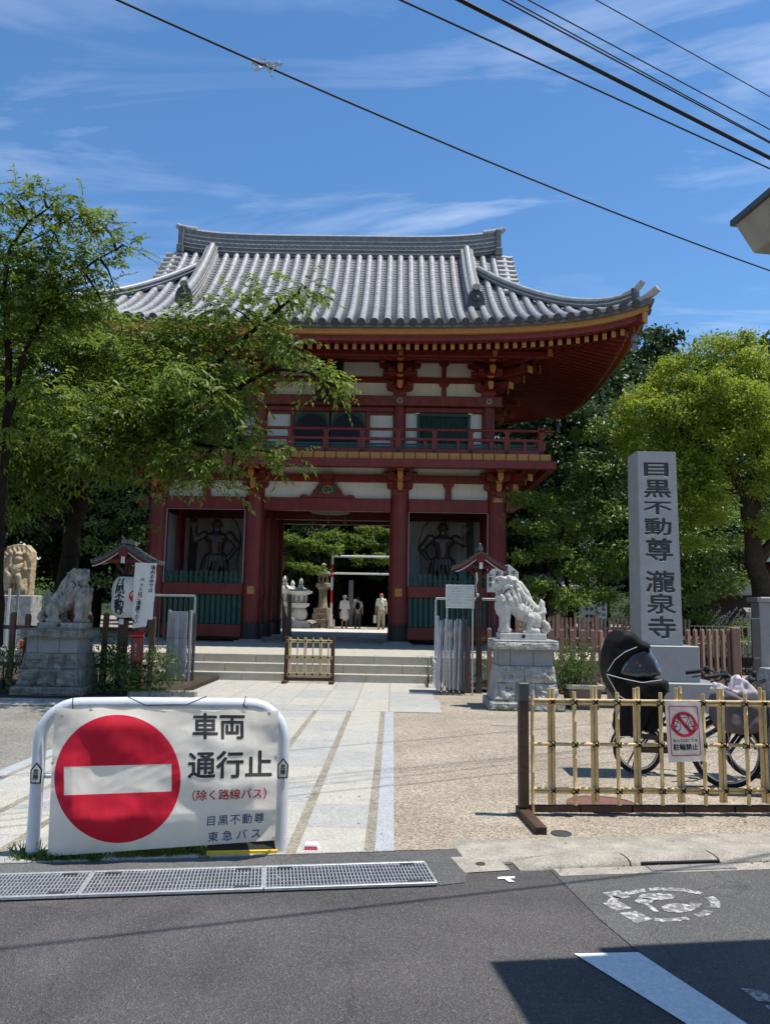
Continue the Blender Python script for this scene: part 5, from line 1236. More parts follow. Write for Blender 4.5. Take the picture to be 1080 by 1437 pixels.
# ------------------------------------------------------------------ steel drain grates in the gutter
gs = .158; gd = Vector((1, gs, 0)).normalized(); gn = Vector((-gd.y, gd.x, 0)); g0 = G(604, 1228)
g0 = Vector((g0.x, g0.y, 0))
b = MB()
for k in range(1):
    a = g0; q = g0-gd*8; b.add([tuple(a-gn*.20+Vector((0, 0, .0065))), tuple(a+gn*.20+Vector((0, 0, .0065))), tuple(q+gn*.20+Vector((0, 0, .0065))), tuple(q-gn*.20+Vector((0, 0, .0065)))], [(0, 1, 2, 3)])
struct('drain_pit_shade', b, M_BLACK)  # flat black sheet paints the darkness of the pit below the grates
def grate():
    t = thing('drain_grate', 'x', 'drain grate')
    b = MB()
    for y in (-.185, .185): b.box((-.5, y-.012, .007), (.5, y+.012, .024))
    for x in (-.494, .494): b.box((x-.008, -.173, .007), (x+.008, .173, .024))
    lpart('frame', b, M_GALV, t, bevel=.002)
    b = MB()
    for k in range(46):
        x = -.47+k*.94/45; b.box((x-.0032, -.173, .010), (x+.0035, .173, .021))
    lpart('cross_bar', b, M_GALV, t, kind='stuff')
    b = MB()
    for k in range(6):
        y = -.173+(k+.5)*.346/6; b.box((-.486, y-.0035, .011), (.486, y+.0035, .0225))
    lpart('long_bar', b, M_GALV, t, kind='stuff')
    for x, y in ((-.38, .15), (.38, .15), (.38, -.15)):
        b = MB(); b.box((x-.045, y-.013, .02), (x+.045, y+.013, .0255)); lpart('grip_plate', b, M_ALUD, t)
    b = MB(); rr2 = random.Random(5)
    for k in range(9): b.ball((rr2.uniform(-.45, .45), rr2.uniform(-.15, .15), .022), (rr2.uniform(.005, .011), .006, .004), 6, 4)
    lpart('debris', b, M_CONC, t, kind='stuff')
    return t
gl = ['steel drain grate at the right end of the row, below the stone path', 'steel drain grate in the gutter below the red disc of the banner', 'steel drain grate at the left of the row below the barrier post', 'steel drain grate running out past the left edge of the barrier']
g_ = grate(); 
for k in range(4):
    c = g0-gd*(.5+1.004*k); o = g_ if k == 0 else dup(g_); o.location = (c.x, c.y, 0); o.rotation_euler = (0, 0, math.atan(gs)); o['label'] = gl[k]; o['group'] = 'drain grates in the gutter'

# ------------------------------------------------------------------ bamboo fence on its steel foot
fa = Vector((1.085, 6.33, 0)); fd = Vector((1, .076, 0)).normalized(); fn = Vector((fd.y, -fd.x, 0))
def fp(s, z, off=0.): return fa+fd*s+fn*off+Vector((0, 0, z))
def fz(py): return P(900, py, 6.40).z
bf = thing('bamboo_fence', 'low lattice of yellow bamboo tied with black cord between brown posts by the road', 'fence', tuple(fa))
LF = 2.75
def bamboo(p, q, r, nm='bamboo_pole', nodes=True, parent=bf, seed=0):
    b = MB(); d = q-p; L_ = d.length; P_ = []; Rr = []; r2_ = random.Random(seed); s = .0
    P_.append(p); Rr.append(r); s = r2_.uniform(.06, .26)
    while s < L_-.03:
        for o_, k in ((-.006, 1), (-.003, 1.13), (.003, 1.13), (.006, 1)): P_.append(p+d*((s+o_)/L_)); Rr.append(r*k)
        s += r2_.uniform(.22, .32)
    P_.append(q); Rr.append(r*.96); b.tube(P_, Rr, 9); return part(nm, b, M_BAMB, parent, smooth=50)
def knot(c, r=.02, parent=bf):
    b = MB()
    for a in (.7, -.7): b.tube([c+Vector((r*1.5*math.cos(t)*math.cos(a), -.0, r*1.5*math.cos(t)*math.sin(a)))+fn*(r*1.35*math.sin(t)) for t in [2*math.pi*i/10 for i in range(11)]], .0045, 5)
    b.ball(c+fn*(r*1.3), (.013, .010, .012), 7, 5); b.tube([c+fn*(r*1.3), c+fn*(r*1.5)+Vector((.010, 0, .022))], .003, 4); b.tube([c+fn*(r*1.3), c+fn*(r*1.5)+Vector((-.012, 0, .018))], .003, 4)
    part('cord_tie', b, M_TIE, parent)
z_t, z_m, z_b = fz(986), fz(1045), fz(1109.5); ztop_d, ztop_s, zbot = fz(966), fz(971), fz(1128)
k = 0; s = .10
for z in (z_t+.013, z_t-.013, z_m, z_b+.012, z_b-.012): bamboo(fp(.03, z, .0), fp(LF, z, .0), .0125 if z != z_m else .014, seed=int(z*1000))
bamboo(fp(.045, fz(1142)), fp(.045, fz(975)), .014, seed=91)
while s < LF:
    s += .176
    if s > LF-.05: break
    dbl = k % 2 == 0; sg = fp(s, 0); 
    if dbl:
        for o_ in (-.0155, .0155): bamboo(fp(s-.07+o_+random.uniform(-.003, .003), zbot+random.uniform(-.01, .01), -.028), fp(s-.07+o_+random.uniform(-.004, .004), ztop_d+random.uniform(-.012, .014), -.028), .0145+random.uniform(0, .0022), seed=k*7+int(o_*100))
    else: bamboo(fp(s-.07+random.uniform(-.005, .005), zbot-.004, .027), fp(s-.07+random.uniform(-.006, .006), ztop_s+random.uniform(-.01, .01), .027), .0145+random.uniform(0, .002), seed=k*7)
    for z in (z_t, z_m, z_b): knot(fp(s-.07, z, .0 if dbl else .028), .020)
    k += 1
def post_(s, top_grey=True):
    b = MB(); b.bar(fp(s, .07), fp(s, fz(962)), .075, .075, up=fn); pt = part('post', b, M_BRN, bf, bevel=.005)
    b = MB(); b.bar(fp(s, fz(985)), fp(s, fz(960)), .081, .081, up=fn); part('post_cap', b, M_ALUD, pt, bevel=.004)
    b = MB(); b.bar(fp(s, .03, .52), fp(s, .03, -.10), .085, .062); ft = part('foot', b, M_BRN, bf, bevel=.004)
    b = MB(); c = fp(s, .03, .5205); b.bar(c, c+fn*.001, .066, .046); part('tube_end_shade', b, M_BLACK, ft)  # flat black plate paints the tube's dark inside onto a closed end
post_(-.03); post_(LF+.05)
b = MB(); b.bar(fp(.02, .055, -.02), fp(LF, .055, -.02), .05, .05); part('bottom_rail', b, M_BRN, bf, bevel=.004)
for s in (.42, .84, 1.26, 1.68, 2.1): b = MB(); b.bar(fp(s, .055, .006), fp(s+.012, .055, .006), .006, .05); part('rail_joint', b, M_TIE, bf)
# poster
pp = [(932, 983.5), (982, 985), (988.5, 1068), (937.5, 1070)]
def PF(px, py, off=.05):
    r = Vector(_ray(px, py)); o = Vector((0, 0, EYE)); q = fa+fn*off; t = (q-o).dot(fn)/r.dot(fn); return o+r*t
po = thing('no_bicycle_parking_poster', 'white poster with red ring and bicycle hung on the bamboo fence', 'poster', tuple(PF(960, 1026)))
def pw(u, v): a = Vector(pp[0]).lerp(Vector(pp[1]), u); c = Vector(pp[3]).lerp(Vector(pp[2]), u); return a.lerp(c, v)
def PP(u, v, l=0.): q = pw(u, v); return PF(q.x, q.y, .052+l+.006*math.sin(u*3.1)+.005*noise.noise(Vector((u*4, v*5, 2))))
b = MB(); b.grid(lambda u, v: PP(u, v), 28, 40); part('paper', b, M_PAPER, po, smooth=180, fixn=False)
def pline(ptsuv, w, m, nm, par=po, l=.004, close=True):
    b = MB(); n = len(ptsuv)
    if n < 12:
        q_ = []
        for i in range(n if close else n-1):
            for k in range(10): q_.append(tuple(Vector(ptsuv[i]).lerp(Vector(ptsuv[(i+1) % n]), k/10)))
        if not close: q_.append(ptsuv[-1])
        ptsuv = q_; n = len(q_)
    for i in range(n if close else n-1):
        a = Vector(ptsuv[i]); c = Vector(ptsuv[(i+1) % n]); d = (c-a); d = Vector((d.x*.6, d.y)).normalized(); nn_ = Vector((-d.y/.6, d.x))*w/2
        b.add([PP(*(a+nn_), l), PP(*(c+nn_), l), PP(*(c-nn_), l), PP(*(a-nn_), l)], [(0, 1, 2, 3)])
    part(nm, b, m, par, fixn=False)
pline([(.10, .10), (.14, .085), (.86, .085), (.90, .10), (.90, .88), (.86, .895), (.14, .895), (.10, .88)], .016, M_PRED, 'border')
cc = lambda cx, cy, rx, n=28, a0=0, a1=360: [(cx+rx*math.cos(R(a0+(a1-a0)*i/n)), cy+rx*.6*math.sin(R(a0+(a1-a0)*i/n))) for i in range(n+1)]
pline(cc(.5, .385, .31), .055, M_PRED, 'ring', close=False); pline([(.29, .22), (.70, .53)], .06, M_PRED, 'slash', close=False)
for cx_ in (.27, .74): pline(cc(cx_, .415, .135, 20), .012, M_VBLK, 'drawn_wheel', l=.0055, close=False); pline(cc(cx_, .415, .02, 8), .014, M_VBLK, 'drawn_hub', l=.0055, close=False)
for seg in ([(.27, .415), (.37, .26)], [(.37, .26), (.64, .27)], [(.37, .29), (.52, .43)], [(.52, .43), (.63, .27)], [(.52, .43), (.74, .415)], [(.74, .415), (.63, .27)], [(.63, .27), (.62, .23)], [(.57, .23), (.67, .23)], [(.35, .23), (.39, .22)], [(.37, .26), (.35, .23)]): pline(seg, .010, M_VBLK, 'drawn_frame', l=.0055, close=False)
def ptext(s_, cu, cv, h, bold, sx=1):
    me = text_mesh(s_, 1, bold, 0, sx=sx, m=M_VBLK)
    for v in me.vertices: v.co = PP(cu+v.co.x*h, cv-v.co.y*h*.62, .0045+v.co.z)
    me.transform(WM(po).inverted()); link('lettering', me, po)
ptext('出入り口につき', .5, .655, .098, .022); ptext('駐輪禁止', .5, .765, .175, .028, 1.0)

# ------------------------------------------------------------------ bicycles
def wheel(parent, x, r, w=.022, spokes=20, T=None):
    b = MB(); n = 32; b.tube([(x+(r-w)*math.cos(2*math.pi*i/n), 0, r+(r-w)*math.sin(2*math.pi*i/n)) for i in range(n+1)], w, 8, up=(0, 1, 0), cap=False); ty = lpart('tyre', b, M_RUB, parent, smooth=60)
    b = MB(); b.tube([(x+(r-2*w-.006)*math.cos(2*math.pi*i/n), 0, r+(r-2*w-.006)*math.sin(2*math.pi*i/n)) for i in range(n+1)], .012, 6, up=(0, 1, 0), cap=False); lpart('rim', b, M_SILV, ty, smooth=60)
    b = MB()
    for i in range(spokes):
        a = 2*math.pi*i/spokes; sg = 1 if i % 2 else -1; b.tube([(x+.02*math.cos(a+.9*sg), sg*.028, r+.02*math.sin(a+.9*sg)), (x+(r-2*w-.01)*math.cos(a), 0, r+(r-2*w-.01)*math.sin(a))], .0016, 3, cap=False)
    lpart('spokes', b, M_SILV, ty, kind='stuff'); b = MB(); b.tube([(x, -.05, r), (x, .05, r)], .022, 10); lpart('hub', b, M_SILV, ty, smooth=40)
    b = MB(); n = 12; b.tube([(x+(r+.018)*math.cos(a), 0, r+(r+.018)*math.sin(a)) for a in [R(20+150*i/n) for i in range(n+1)]], .014, 6, up=(0, 1, 0)); lpart('mudguard', b, M_BIKE, parent, smooth=60)
def bicycle(name, label, loc, rz, rr_, rf_, wb):
    t = thing(name, label, 'bicycle', loc, rz)
    wheel(t, 0, rr_); wheel(t, wb, rf_)
    hx = wb-.20; ht = .66; b = MB(); bbx = .42
    b.tube([(hx+.02, 0, ht-.10), (bbx+.12, 0, .32), (bbx, 0, .27)], .024, 8); b.tube([(bbx, 0, .27), (bbx-.16, 0, .68)], .019, 8)
    for y in (-.05, .05): b.tube([(bbx, y*.7, .27), (0, y, rr_)], .011, 6); b.tube([(bbx-.12, y*.4, .58), (0, y, rr_)], .010, 6)
    b.tube([(hx-.03, 0, ht+.06), (hx+.03, 0, ht-.16)], .026, 8); lpart('frame', b, M_BIKE, t, smooth=50)
    b = MB(); 
    for y in (-.055, .055): b.tube([(hx+.03, y, ht-.16), (hx+.09, y, rf_+.15), (wb, y, rf_)], .016, 6)
    b.box((hx, -.065, ht-.18), (hx+.05, .065, ht-.15)); lpart('fork', b, M_BIKE, t, smooth=50)
    b = MB(); b.tube([(hx-.02, 0, ht+.04), (hx-.05, 0, ht+.27)], .014, 8); b.tube([(hx-.30, -.29, ht+.34), (hx-.14, -.26, ht+.37), (hx-.02, -.12, ht+.32), (hx-.04, 0, ht+.27), (hx-.02, .12, ht+.32), (hx-.14, .26, ht+.37), (hx-.30, .29, ht+.34)], .014, 8); hb = lpart('handlebar', b, M_BIKE, t, smooth=60)
    for y in (-1, 1):
        b = MB(); b.tube([(hx-.35, y*.30, ht+.33), (hx-.21, y*.275, ht+.352)], .021, 8); lpart('grip', b, M_RUB, hb, smooth=50)
        b = MB(); b.tube([(hx-.15, y*.25, ht+.355), (hx-.18, y*.26, ht+.31), (hx-.29, y*.285, ht+.285)], .007, 6); b.ball((hx-.15, y*.245, ht+.37), (.035, .025, .04), 8, 5); lpart('brake_lever', b, M_RUB, hb, smooth=50)
    b = MB(); b.ball((hx-.05, 0, ht+.33), (.05, .04, .03), 8, 6); b.box((hx+.0, -.03, ht+.16), (hx+.05, .03, ht+.21)); lpart('display', b, M_RUB, hb, smooth=40)
    b = MB(); b.tube([(hx+.03, -.05, ht+.26), (hx+.10, -.03, ht+.10), (hx+.05, 0, ht-.10)], .004, 5); b.tube([(hx+.0, .06, ht+.28), (hx+.08, .04, ht+.10), (hx+.03, 0, ht-.1)], .004, 5); lpart('cables', b, M_RUB, t)
    b = MB(); b.tube([(bbx-.15, 0, .66), (bbx-.19, 0, .80)], .013, 8); b.ball((bbx-.22, 0, .83), (.14, .09, .035), 12, 6); lpart('saddle', b, M_RUB, t, smooth=50)
    b = MB(); b.tube([(bbx, -.012, .27), (bbx, .012, .27)], .085, 20); b.tube([(bbx, -.055, .27), (bbx+.13, -.06, .16)], .011, 6); b.tube([(bbx, .055, .27), (bbx-.13, .06, .38)], .011, 6); b.box((bbx+.09, -.15, .14), (bbx+.18, -.06, .165)); b.box((bbx-.18, .06, .37), (bbx-.09, .15, .395)); lpart('crank', b, M_RUB, t)
    b = MB(); b.box((-.02, -.065, .22), (bbx, -.045, .31)); lpart('chain_case', b, M_BIKE, t, bevel=.01)
    b = MB(); b.box((bbx-.05, -.05, .33), (bbx+.05, .05, .60)); lpart('battery', b, M_RUB, t, bevel=.012)
    b = MB(); b.tube([(-.02, .05, rr_-.02), (-.10, .12, .03), (.05, .13, .012)], .009, 6); b.tube([(-.02, -.05, rr_-.02), (-.10, -.12, .03), (.05, -.13, .012)], .009, 6); lpart('stand', b, M_ALUD, t)
    return t, hx, ht
c1 = Vector((2.48, 8.0, 0))
bk, hx, ht = bicycle('bicycle_with_child_seat', 'black bicycle with a child seat under a black rain cover, by the bamboo fence', (c1.x, c1.y, .004), R(-4), .245, .30, 1.13)
def PBk(px, py, off=0.): return P(px, py, 8.0+off)
def hull(pxs, w, it, m, nm, vox=.018, taper=.8, parent=bk, Yc=8.0, dsp=.016, dsc=11):
    b = MB(); pr = [(P(*q, Yc).x, P(*q, Yc).z) for q in pxs]; cx_ = sum(p[0] for p in pr)/len(pr); cz_ = sum(p[1] for p in pr)/len(pr)
    n = len(pr); vs = []
    for y, k in ((-w/2, taper), (-w/2*.75, 1), (w/2*.75, 1), (w/2, taper)): vs += [(cx_+(x-cx_)*k, Yc+y, cz_+(z-cz_)*k) for x, z in pr]
    fs = [tuple(range(n)), tuple(range(3*n, 4*n))[::-1]]+[(j*n+i, (j+1)*n+i, (j+1)*n+(i+1) % n, j*n+(i+1) % n) for j in range(3) for i in range(n)]
    b.add(vs, fs); me = remeshed(b, vox, it, nm, m, disp=dsp, dscale=dsc); me.transform(WM(parent).inverted()); return link(nm, me, parent)
seat = hull([(852, 962), (847, 940), (848, 915), (855, 896), (866, 884), (878, 885), (892, 897), (904, 902), (907, 908), (894, 909), (877, 916), (864, 928), (857, 944), (860, 962)], .46, 4, M_FAB, 'rain_hood', dsp=.006)
hull([(851, 945), (866, 944), (900, 952), (929, 952), (932, 964), (926, 974), (905, 982), (870, 984), (856, 968)], .44, 3, M_FAB, 'seat_cover_band')
M_FILM = mat('clear_vinyl_film', (.045, .05, .07), .08, .8, coat=.6, var=.5, scale=6, bump=.25, bscale=9)
hull([(855, 944), (864, 926), (878, 914), (893, 908), (905, 908), (912, 922), (920, 938), (922, 946), (900, 951), (870, 950)], .41, 2, M_FILM, 'clear_window', dsp=.010, dsc=16)
hull([(887, 911), (904, 908), (906, 925), (900, 938), (888, 930)], .40, 1, M_FAB, 'head_rest')
hull([(868, 978), (905, 980), (926, 974), (925, 985), (905, 1000), (893, 1030), (866, 1034), (862, 1020)], .34, 3, M_FAB, 'seat_cover_skirt')
hull([(905, 980), (928, 978), (924, 1020), (900, 1028)], .22, 2, M_FAB, 'foot_well')
M_PIPE2 = mat('pale_piping', (.5, .5, .5), .5)
for pth in ([(850, 946), (872, 952), (900, 958), (928, 954)], [(851, 948), (858, 960), (866, 975), (890, 990)], [(870, 985), (866, 1010), (863, 1024), (868, 1034), (884, 1034)], [(852, 942), (862, 926), (876, 915), (893, 908)]):
    b = MB(); b.tube([PBk(x, y, -.235) for x, y in pth], .004, 5); part('piping', b, M_PIPE2, bk)
b = MB(); b.bar((2.38, 8.0, .50), (2.75, 8.0, .50), .14, .03); b.bar((2.30, 7.98, .40), (3.05, 7.9, .34), .03, .05); part('rear_rack', b, M_BIKE, bk)
def basket(t, x, z, w, h, d, m):
    b = MB(); 
    b.add([(x-d*.38, -w*.38, z), (x+d*.38, -w*.38, z), (x+d*.38, w*.38, z), (x-d*.38, w*.38, z), (x-d/2, -w/2, z+h), (x+d/2, -w/2, z+h), (x+d/2, w/2, z+h), (x-d/2, w/2, z+h)], [(0, 3, 2, 1), (0, 1, 5, 4), (1, 2, 6, 5), (2, 3, 7, 6), (3, 0, 4, 7)])
    return lpart('basket', b, m, t)
basket(bk, hx+.10, ht-.02, .36, .24, .30, M_FAB)
c2 = G(1040, 1116)
bk2, hx2, ht2 = bicycle('bicycle_with_covered_basket', 'dark bicycle with a mauve cloth over its front basket, between fence and stone post', (c2.x+1.08, c2.y+.12, .004), R(180-6), .33, .33, 1.1)
Yb = c2.y+.12
hull([(1001, 985), (1008, 966), (1018, 972), (1030, 976), (1046, 984), (1060, 982), (1066, 1000), (1064, 1018), (1050, 1028), (1014, 1026), (1005, 1012)], .40, 2, M_MAUV, 'basket_cover', parent=bk2, Yc=Yb, dsp=.022, dsc=12, vox=.012)
hull([(1004, 974), (1001, 968), (1007, 958), (1016, 966), (1026, 972), (1031, 951), (1036, 948), (1044, 958), (1062, 976), (1060, 985), (1030, 982), (1012, 978)], .26, 1, mat('pale_pink_cloth', (.55, .48, .50), .8, .2, var=.1, bump=.2, bscale=14), 'cover_flap', parent=bk2, Yc=Yb, dsp=.026, dsc=16, vox=.011, taper=.35)
# granite post by the bicycles
b = MB(); cpx = 3.56; cpy = 7.25
def gpst(u, v):
    a = 2*math.pi*u; sq = 1/max(abs(math.cos(a)), abs(math.sin(a))); r_ = .155*min(sq, 1.32)*(1 if v < .93 else 1-(v-.93)*2.2); z = 1.12*v
    return (cpx+r_*math.cos(a)+.006*noise.noise(Vector((a*2, z*9, 1))), cpy+r_*math.sin(a)+.006*noise.noise(Vector((a*2, z*9, 4))), z)
b.grid(gpst, 40, 26); b.f.append(tuple(26*41+i for i in range(40))); single('stone_post', b, mat('flecked_grey_granite', (.26, .255, .25), .85, .2, var=.35, scale=22, speck=.35, sscale=130, bump=.4, bscale=50), 'squat rough granite post at the frame edge beside the covered bicycle', 'stone post', (cpx, cpy, 0), smooth=40)

# ------------------------------------------------------------------ the house whose eaves reach into the street
ho = thing('street_house', 'beige rendered house corner with a thin dark edged flat eave over the street', 'house', (4.5, 2, 0), math.atan(SL))
ET = Vector((1.673, 3.66, 3.565)); hi_ = Matrix.Rotation(math.atan(SL), 4, 'Z')
def hw(x, y, z): return ET+(hi_ @ Vector((x, y, 0)))+Vector((0, 0, z))
def hbox(x0, x1, y0, y1, z0, z1, m, nm, bev=.01):
    b = MB(); b.box((x0, y0, z0), (x1, y1, z1)); b.xf(Matrix.Translation(ET) @ hi_); part(nm, b, m, ho, bevel=bev)
M_REND = mat('beige_render', (.42, .38, .31), .9, .2, var=.08, scale=3, streak=.2, bump=.15)
b = MB(); b.prism([(0, -.02), (.10, -.17), (6, -.17), (6, -.02)], -9, 0); b.xf(Matrix.Translation(ET) @ hi_); part('eave', b, M_REND, ho, bevel=.006)
b = MB(); b.box((-.012, -9.0, -.03), (6.0, .012, 0)); b.xf(Matrix.Translation(ET) @ hi_); part('roof_sheet', b, M_ALUD, ho)
hbox(.80, 5.8, -9, -.55, -3.565, -.171, M_REND, 'wall'); hbox(.55, 1.6, -.06, .10, -.05, .02, M_ALUD, 'roof_step')  # last box: unseen roof step, added to notch the eave's shadow
hbox(.72, .75, -3.2, -2.0, -2.6, -1.3, mat('window_glass', (.03, .04, .05), .05, .8), 'window')

# ------------------------------------------------------------------ overhead cables
def cable(name, label, a, c, z, r, sag=.0, z2=None, col=M_RUB, grp='overhead cables'):
    p = G(a[0], a[1], z); q = G(c[0], c[1], z2 or z); d = q-p; p0 = p-d*1.2; q0 = q+d*1.0
    b = MB(); n = 36; pts = []
    for i in range(n+1):
        t = i/n; w_ = p0.lerp(q0, t); t2 = -1.2+t*3.2; w_ = w_+Vector((0, 0, -sag*(1-(2*t2-1)**2))); pts.append(w_)
    b.tube(pts, r, 6); return single(name, b, col, label, 'cable', tuple(p0), grp, smooth=60), pts
cable('overhead_cable', 'thickest black cable, crossing the top right of the sky', (645, 0), (1080, 222), 4.9, .012, z2=4.5)
cable('overhead_cable', 'single thin cable running just below the thickest black cable', (562, 0), (1080, 237), 6.6, .009)
cable('overhead_cable', 'lower cable of the close bunch above the thickest black cable', (705, 0), (1080, 201), 7.2, .008)
cable('overhead_cable', 'middle cable of the close bunch above the thickest black cable', (716, 0), (1080, 199), 7.4, .007)
cable('overhead_cable', 'upper cable of the close bunch above the thickest black cable', (741, 0), (1080, 182), 7.6, .007)
cable('overhead_cable', 'short cable cutting the top right corner above all the others', (836, 0), (1080, 136), 8.0, .006)
cb, _ = cable('overhead_cable', 'long sagging cable with a tangle of wire, from the top left to the right edge', (165, 0), (1080, 380), 7.0, .011, sag=.10)
cq = G(375, 92, 6.96); b = MB()
for k in range(6):
    b.tube([cq+Vector((random.uniform(-.16, .16), random.uniform(-.05, .05), random.uniform(-.06, .10))) for _ in range(5)], .006, 4)
b.tube([cq+Vector((-.16, 0, .07)), cq+Vector((0, 0, .0)), cq+Vector((.05, 0, -.12))], .012, 6); part('clamp', b, M_SILV, cb)
# ------------------------------------------------------------------ picket fences
def picket_fence(label, pts, sp, w, th, h, m, z0=0, rails=(.35, .85), group=None, tip=.03, lean=0, jitter=0, every=None, postw=1.5, name='picket_fence'):
    t = thing(name, label, 'fence', (pts[0][0], pts[0][1], z0), 0, group)
    b = MB(); b.add([(-w/2, -th/2, 0), (w/2, -th/2, 0), (w/2, th/2, 0), (-w/2, th/2, 0), (-w/2, -th/2, h-tip), (w/2, -th/2, h-tip), (w/2, th/2, h-tip), (-w/2, th/2, h-tip), (-w*.3, -th*.3, h), (w*.3, -th*.3, h), (w*.3, th*.3, h), (-w*.3, th*.3, h)],
        [(0, 3, 2, 1)]+[(i, (i+1) % 4, (i+1) % 4+4, i+4) for i in range(4)]+[(i+4, (i+1) % 4+4, (i+1) % 4+8, i+8) for i in range(4)]+[(8, 9, 10, 11)])
    me = b.mesh('picket', m); r3 = random.Random(int(pts[0][0]*100)); o0 = Vector((pts[0][0], pts[0][1], z0)); cnt = 0
    for i in range(len(pts)-1):
        a = Vector((*pts[i], z0)); c = Vector((*pts[i+1], z0)); d = c-a; n = max(1, int(round(d.length/sp))); ang = math.atan2(d.y, d.x)
        for k in range(n+(1 if i == len(pts)-2 else 0)):
            p = a+d*(k/n); o = link('picket', me, t); o.location = p-o0+Vector((0, 0, r3.uniform(-jitter, jitter))); o.rotation_euler = (r3.uniform(-lean, lean), r3.uniform(-lean, lean), ang); cnt += 1
            if every and cnt % every == 1: o.scale = (postw, postw, 1.06)
        for z in rails:
            b = MB(); side = Vector((-d.y, d.x, 0)).normalized()*(th/2+.016); b.bar(a+side+Vector((0, 0, h*z)), c+side+Vector((0, 0, h*z)), .03, .075); part('rail', b, m, t)
    return t
picket_fence('reddish brown picket fence running from the folding gate behind the bright lion', [(1.30, 15.45), (3.98, 15.55)], .212, .085, .06, 1.25, M_PICK, .02, rails=(.10, .82))
picket_fence('reddish brown picket fence slanting back behind the carved pillar to a thick end post', [(4.15, 15.6), (6.3, 17.6), (8.35, 19.45)], .36, .11, .06, 1.24, M_PICK, .02, rails=(.2, .84))
b = MB(); b.box((8.38, 19.35, 0), (8.60, 19.57, 1.30)); single('fence_end_post', b, M_PICK, 'thick reddish brown end post of the picket fence right of the carved pillar', 'post', (8.49, 19.46, 0), bevel=.02)
picket_fence('closely slatted brown fence further back, behind the planter shrub', [(3.3, 20.6), (6.0, 21.2), (8.3, 21.9)], .125, .055, .04, 1.42, M_PICK, .05, rails=(.3, .8), every=9, postw=2.2)
picket_fence('dark brown picket fence in tree shade behind the weathered lion', [(-9.4, 14.75), (-6.6, 14.6), (-4.50, 14.55)], .29, .10, .05, 1.36, M_PICKD, .05, rails=(.30, .80), lean=.02, jitter=.03)
picket_fence('light brown slatted fence far left beyond the dark pickets', [(-13.5, 19.2), (-10.4, 19.4), (-7.5, 19.2)], .13, .07, .04, 1.1, M_PICK, .3, rails=(.3, .8), every=10, postw=2)
# ------------------------------------------------------------------ folding gates
def folding_gate(label, x0, x1, y, h, front):
    t = thing('folding_gate', label, 'gate', ((x0+x1)/2, y, 0), 0, 'folded scissor gates'); w = x1-x0
    n = 10; r3 = random.Random(int(x0*10))
    for k in range(n):
        x = -w/2+w*(k+.5)/n; tl = r3.uniform(-.012, .012)*(1.6 if not front else .5); yy = -.05+.10*(k % 2)
        b = MB(); b.bar((x+tl, yy, .10), (x-tl, yy+.01, h-r3.uniform(0, .05)), .030, .012, up=(0, 1, 0)); lpart('gate_bar', b, M_ALU, t)
    b = MB()
    for k in range(n-1):
        xa = -w/2+w*(k+.5)/n; xb = -w/2+w*(k+1.5)/n
        for z in (.35, .75, 1.15): b.bar((xa, .02, z-.14), (xb, .02, z+.14), .012, .018, up=(0, 1, 0))
    lpart('scissor_links', b, M_ALU, t, kind='stuff')
    for x in (-w/2-.012, w/2+.012): b = MB(); b.box((x-.02, -.05, .08), (x+.02, .06, h+.04)); lpart('end_post', b, M_ALU if front or x < 0 else M_ALUD, t, bevel=.004)
    b = MB(); b.box((w/2+.05, .02, .05), (w/2+.10, .08, h-.02)); lpart('wall_post', b, M_ALUD, t)
    if front:
        m = mat('dull_galvanised_sheet', (.36, .38, .42), .5, .5, metal=.3, var=.2, scale=4, streak=.3)
        for k in range(4): xa = -w/2+.03+k*(w-.06)/4; b = MB(); b.box((xa+.003, -.085-.012*(k % 2), .14), (xa+(w-.06)/4-.003, -.075-.012*(k % 2), h+.01)); lpart('sheet_panel', b, m, t, bevel=.003)
        for z in (.48, .95): b = MB(); b.box((-w/2, -.103, z-.004), (w/2, -.100, z+.004)); lpart('panel_seam', b, M_ALUD, t)
        b = MB(); b.tube([(w/2+.02, -.06, 1.05), (w/2+.045, -.06, .9), (w/2+.02, -.06, .72)], .006, 5); lpart('chain', b, M_GALV, t)
    for k in range(4):
        x = -w/2+w*(k+.5)/4; b = MB(); b.tube([(x-.014, -.03, .045), (x+.014, -.03, .045)], .045, 12); b.box((x-.02, -.05, .05), (x+.02, -.01, .14)); lpart('castor', b, M_ALUD, t)
folding_gate('grey folded scissor gate on castors at the right foot of the steps', .88, 1.34, 14.95, 1.45, False)
folding_gate('grey folded gate faced with dull metal sheet at the left foot of the steps', -4.52, -4.10, 15.75, 1.47, True)
def bar_gate(label, x0, x1, y, z0, z1, light):
    t = thing('bar_gate', label, 'gate', ((x0+x1)/2, y, z0), 0, 'steel bar gates beside the steps'); ox = (x0+x1)/2
    b = MB(); b.box((x0-ox, -.02, z1-z0-.05), (x1-ox, .02, z1-z0)); lpart('top_rail', b, M_SILV if light else M_GALV, t, bevel=.004)
    b = MB(); b.box((x0-ox, -.02, .08), (x1-ox, .02, .12)); lpart('bottom_rail', b, M_GALV, t)
    n = int((x1-x0)/.115)
    for k in range(n+1): x = x0-ox+(x1-x0)*k/n; b = MB(); b.box((x-(.022 if k in (0, n) else .008), -.012, .0 if k in (0, n) else .12), (x+(.022 if k in (0, n) else .008), .012, z1-z0-.05)); lpart('upright', b, M_GALV if (k in (0, n)) else M_ALUD, t)
bar_gate('steel bar gate with bright top rail behind the notice board and lion', .98, 2.45, 17.8, .552, P(650, 839, 17.8).z, True)
bar_gate('dark steel bar gate behind the cloth sign and sheet faced gate', -5.70, -4.55, 17.8, .552, P(240, 834, 17.8).z, False)
t = thing('step_rail', 'low white slatted rail at the right end of the stone steps', 'railing', (.92, 16.9, 0))
